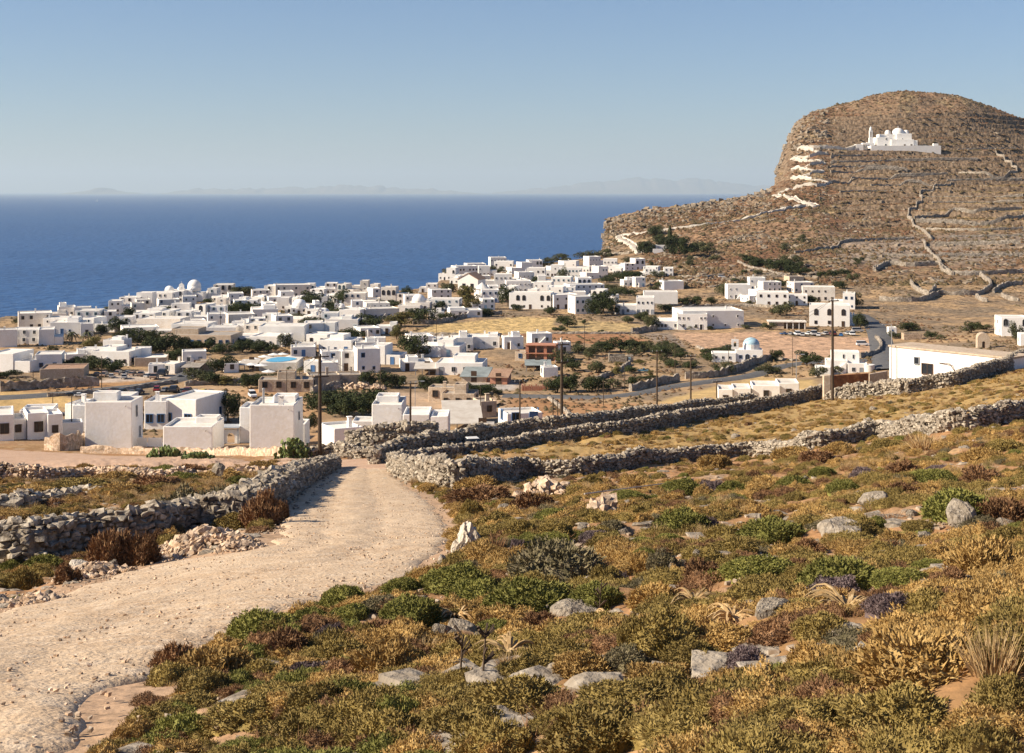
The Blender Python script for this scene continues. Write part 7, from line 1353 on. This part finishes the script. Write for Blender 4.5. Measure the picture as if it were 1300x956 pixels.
# ------------------------------------------------------------------ sea, far islands, air, light, camera
def build_sea():
    rs = np.r_[np.exp(np.linspace(math.log(250), math.log(190000), 60))]; th = np.linspace(R(-62), R(62), 60)
    V = np.array([(r * math.sin(t), r * math.cos(t), SEA_Z) for r in rs for t in th]); i = (np.arange(59)[:, None] * 60 + np.arange(59)[None]).ravel()
    m = bpy.data.materials.new('sea_water'); m.use_nodes = True; nt = m.node_tree; N = nt.nodes; L = nt.links; b = N['Principled BSDF']
    b.inputs['Roughness'].default_value = .38; b.inputs['Specular IOR Level'].default_value = .12
    tc = N.new('ShaderNodeTexCoord').outputs['Object']
    mp = N.new('ShaderNodeMapping'); mp.inputs['Scale'].default_value = (.0009, .004, 1); L.new(tc, mp.inputs[0])
    n = N.new('ShaderNodeTexNoise'); n.inputs['Scale'].default_value = 1; n.inputs['Detail'].default_value = 8; n.inputs['Distortion'].default_value = 1.2; L.new(mp.outputs[0], n.inputs['Vector'])
    mx = N.new('ShaderNodeMix'); mx.data_type = 'RGBA'; mx.inputs[6].default_value = (.012, .055, .165, 1); mx.inputs[7].default_value = (.030, .098, .25, 1); L.new(n.outputs[0], mx.inputs[0]); L.new(mx.outputs[2], b.inputs['Base Color'])
    n2 = N.new('ShaderNodeTexNoise'); n2.inputs['Scale'].default_value = .045; n2.inputs['Detail'].default_value = 5; L.new(tc, n2.inputs['Vector'])
    u = N.new('ShaderNodeBump'); u.inputs['Strength'].default_value = 1; u.inputs['Distance'].default_value = 7; L.new(n2.outputs[0], u.inputs['Height']); L.new(u.outputs[0], b.inputs['Normal'])
    o = link('sea', mesh_from('sea', V, np.c_[i, i + 1, i + 61, i + 60], m, smooth=True)); o['kind'] = 'structure'
build_sea()
def island(name, prof, dist, label):
    """a far mountain island: ridge heights (px, row) given at its distance"""
    P = np.array(prof, float); xs = np.arange(P[0, 0], P[-1, 0] + .1, 2.0); hy = np.interp(xs, P[:, 0], P[:, 1])
    X = (xs - CX) / F * dist; Hh = (243 - hy) * .8 / F * dist; Hh = np.maximum(Hh + fbm(xs * .12, xs * 0, 4, int(P[0, 0])) * 130 * (Hh > 120), 2); Hh[0] = Hh[-1] = 0
    J = np.linspace(-1, 1, 15); V = []; 
    for j in J: 
        prof_j = (1 - abs(j)) ** 1.15
        jj = fbm(xs * .1, xs * 0 + j * 2.5, 3, 5) * 180 * (1 - abs(j)) * abs(j) * 3
        V.append(np.c_[X, np.full(len(X), dist + j * 3600), SEA_Z - 4 + np.maximum(0, Hh * prof_j + jj * (Hh > 60))])
    V = np.concatenate(V); n = len(xs); i = (np.arange(14)[:, None] * n + np.arange(n - 1)[None]).ravel()
    o = link(name, mesh_from(name, V, np.c_[i, i + 1, i + n + 1, i + n], M['island'], smooth=True)); o['kind'] = 'structure'
    return o
M['island'] = mat('island_rock', (.20, .16, .12), .95, (.12, .11, .07), .001)
island('far_island_hills', [(95, 243), (105, 239), (118, 234), (128, 232.5), (142, 236), (156, 240), (170, 243)], 68000, '')
island('far_island_hills', [(205, 243), (225, 238), (250, 235), (272, 233), (300, 236), (330, 234), (365, 233), (400, 231), (430, 229.5), (455, 229), (480, 231), (520, 234), (555, 236), (590, 240), (620, 243)], 74000, '')
island('far_island_hills', [(615, 243), (650, 238), (690, 234), (730, 228), (760, 223), (790, 220), (820, 217), (850, 221), (880, 219), (905, 222), (935, 227), (975, 231), (1020, 235), (1080, 243)], 80000, '')

SUN_EL, SUN_AZ = 31.0, 190.0      # azimuth measured anticlockwise from +X
w = bpy.data.worlds.new('World'); SC.world = w; w.use_nodes = True; nt = w.node_tree
sky = nt.nodes.new('ShaderNodeTexSky'); sky.sky_type = 'NISHITA'; sky.sun_disc = False
sky.sun_elevation = R(SUN_EL); sky.sun_rotation = R(90 - SUN_AZ); sky.altitude = 200; sky.air_density = 1.0; sky.dust_density = .25; sky.ozone_density = 4.0
bg = nt.nodes['Background']; sm = nt.nodes.new('ShaderNodeMix'); sm.data_type = 'RGBA'; sm.blend_type = 'MULTIPLY'; sm.inputs[0].default_value = 1; sm.inputs[7].default_value = (.93, 1.0, 1.16, 1); nt.links.new(sky.outputs[0], sm.inputs[6]); nt.links.new(sm.outputs[2], bg.inputs['Color']); bg.inputs['Strength'].default_value = .05
sd = Vector((math.cos(R(SUN_EL)) * math.cos(R(SUN_AZ)), math.cos(R(SUN_EL)) * math.sin(R(SUN_AZ)), math.sin(R(SUN_EL))))
sl = bpy.data.lights.new('sun', 'SUN'); sl.energy = 5.0; sl.angle = R(.53); sl.color = (1, .865, .68)
so = link('sun', sl); so.rotation_euler = sd.to_track_quat('Z', 'Y').to_euler()
if HAZE:
    hz = MB(); hz.box(-90000, 90000, -80, 110000, SEA_Z - 12, 1400)
    hm = bpy.data.materials.new('haze_air'); hm.use_nodes = True; nt = hm.node_tree; nt.nodes.remove(nt.nodes['Principled BSDF'])
    v = nt.nodes.new('ShaderNodeVolumePrincipled'); v.inputs['Color'].default_value = (.70, .86, 1, 1); v.inputs['Density'].default_value = HAZE; v.inputs['Anisotropy'].default_value = .1
    nt.links.new(v.outputs[0], nt.nodes['Material Output'].inputs['Volume'])
    o = hz.build('haze', hm); o['kind'] = 'stuff'
cam = bpy.data.cameras.new('camera'); co = link('camera', cam); co.location = (0, 0, 0); co.rotation_euler = (R(90), 0, 0)
cam.sensor_width = 36; cam.lens = F / 1300 * 36; cam.shift_y = -(478 - HY) / 1300; cam.clip_start = .1; cam.clip_end = 400000
SC.camera = co
SC.view_settings.view_transform = 'Standard'; SC.view_settings.look = 'None'; SC.view_settings.exposure = .9; SC.view_settings.gamma = 1
SC.cycles.max_bounces = 5; SC.cycles.diffuse_bounces = 3; SC.cycles.glossy_bounces = 2; SC.cycles.volume_bounces = 0; SC.cycles.use_denoising = True
SC.cycles.volume_step_rate = 10
flush_labels()
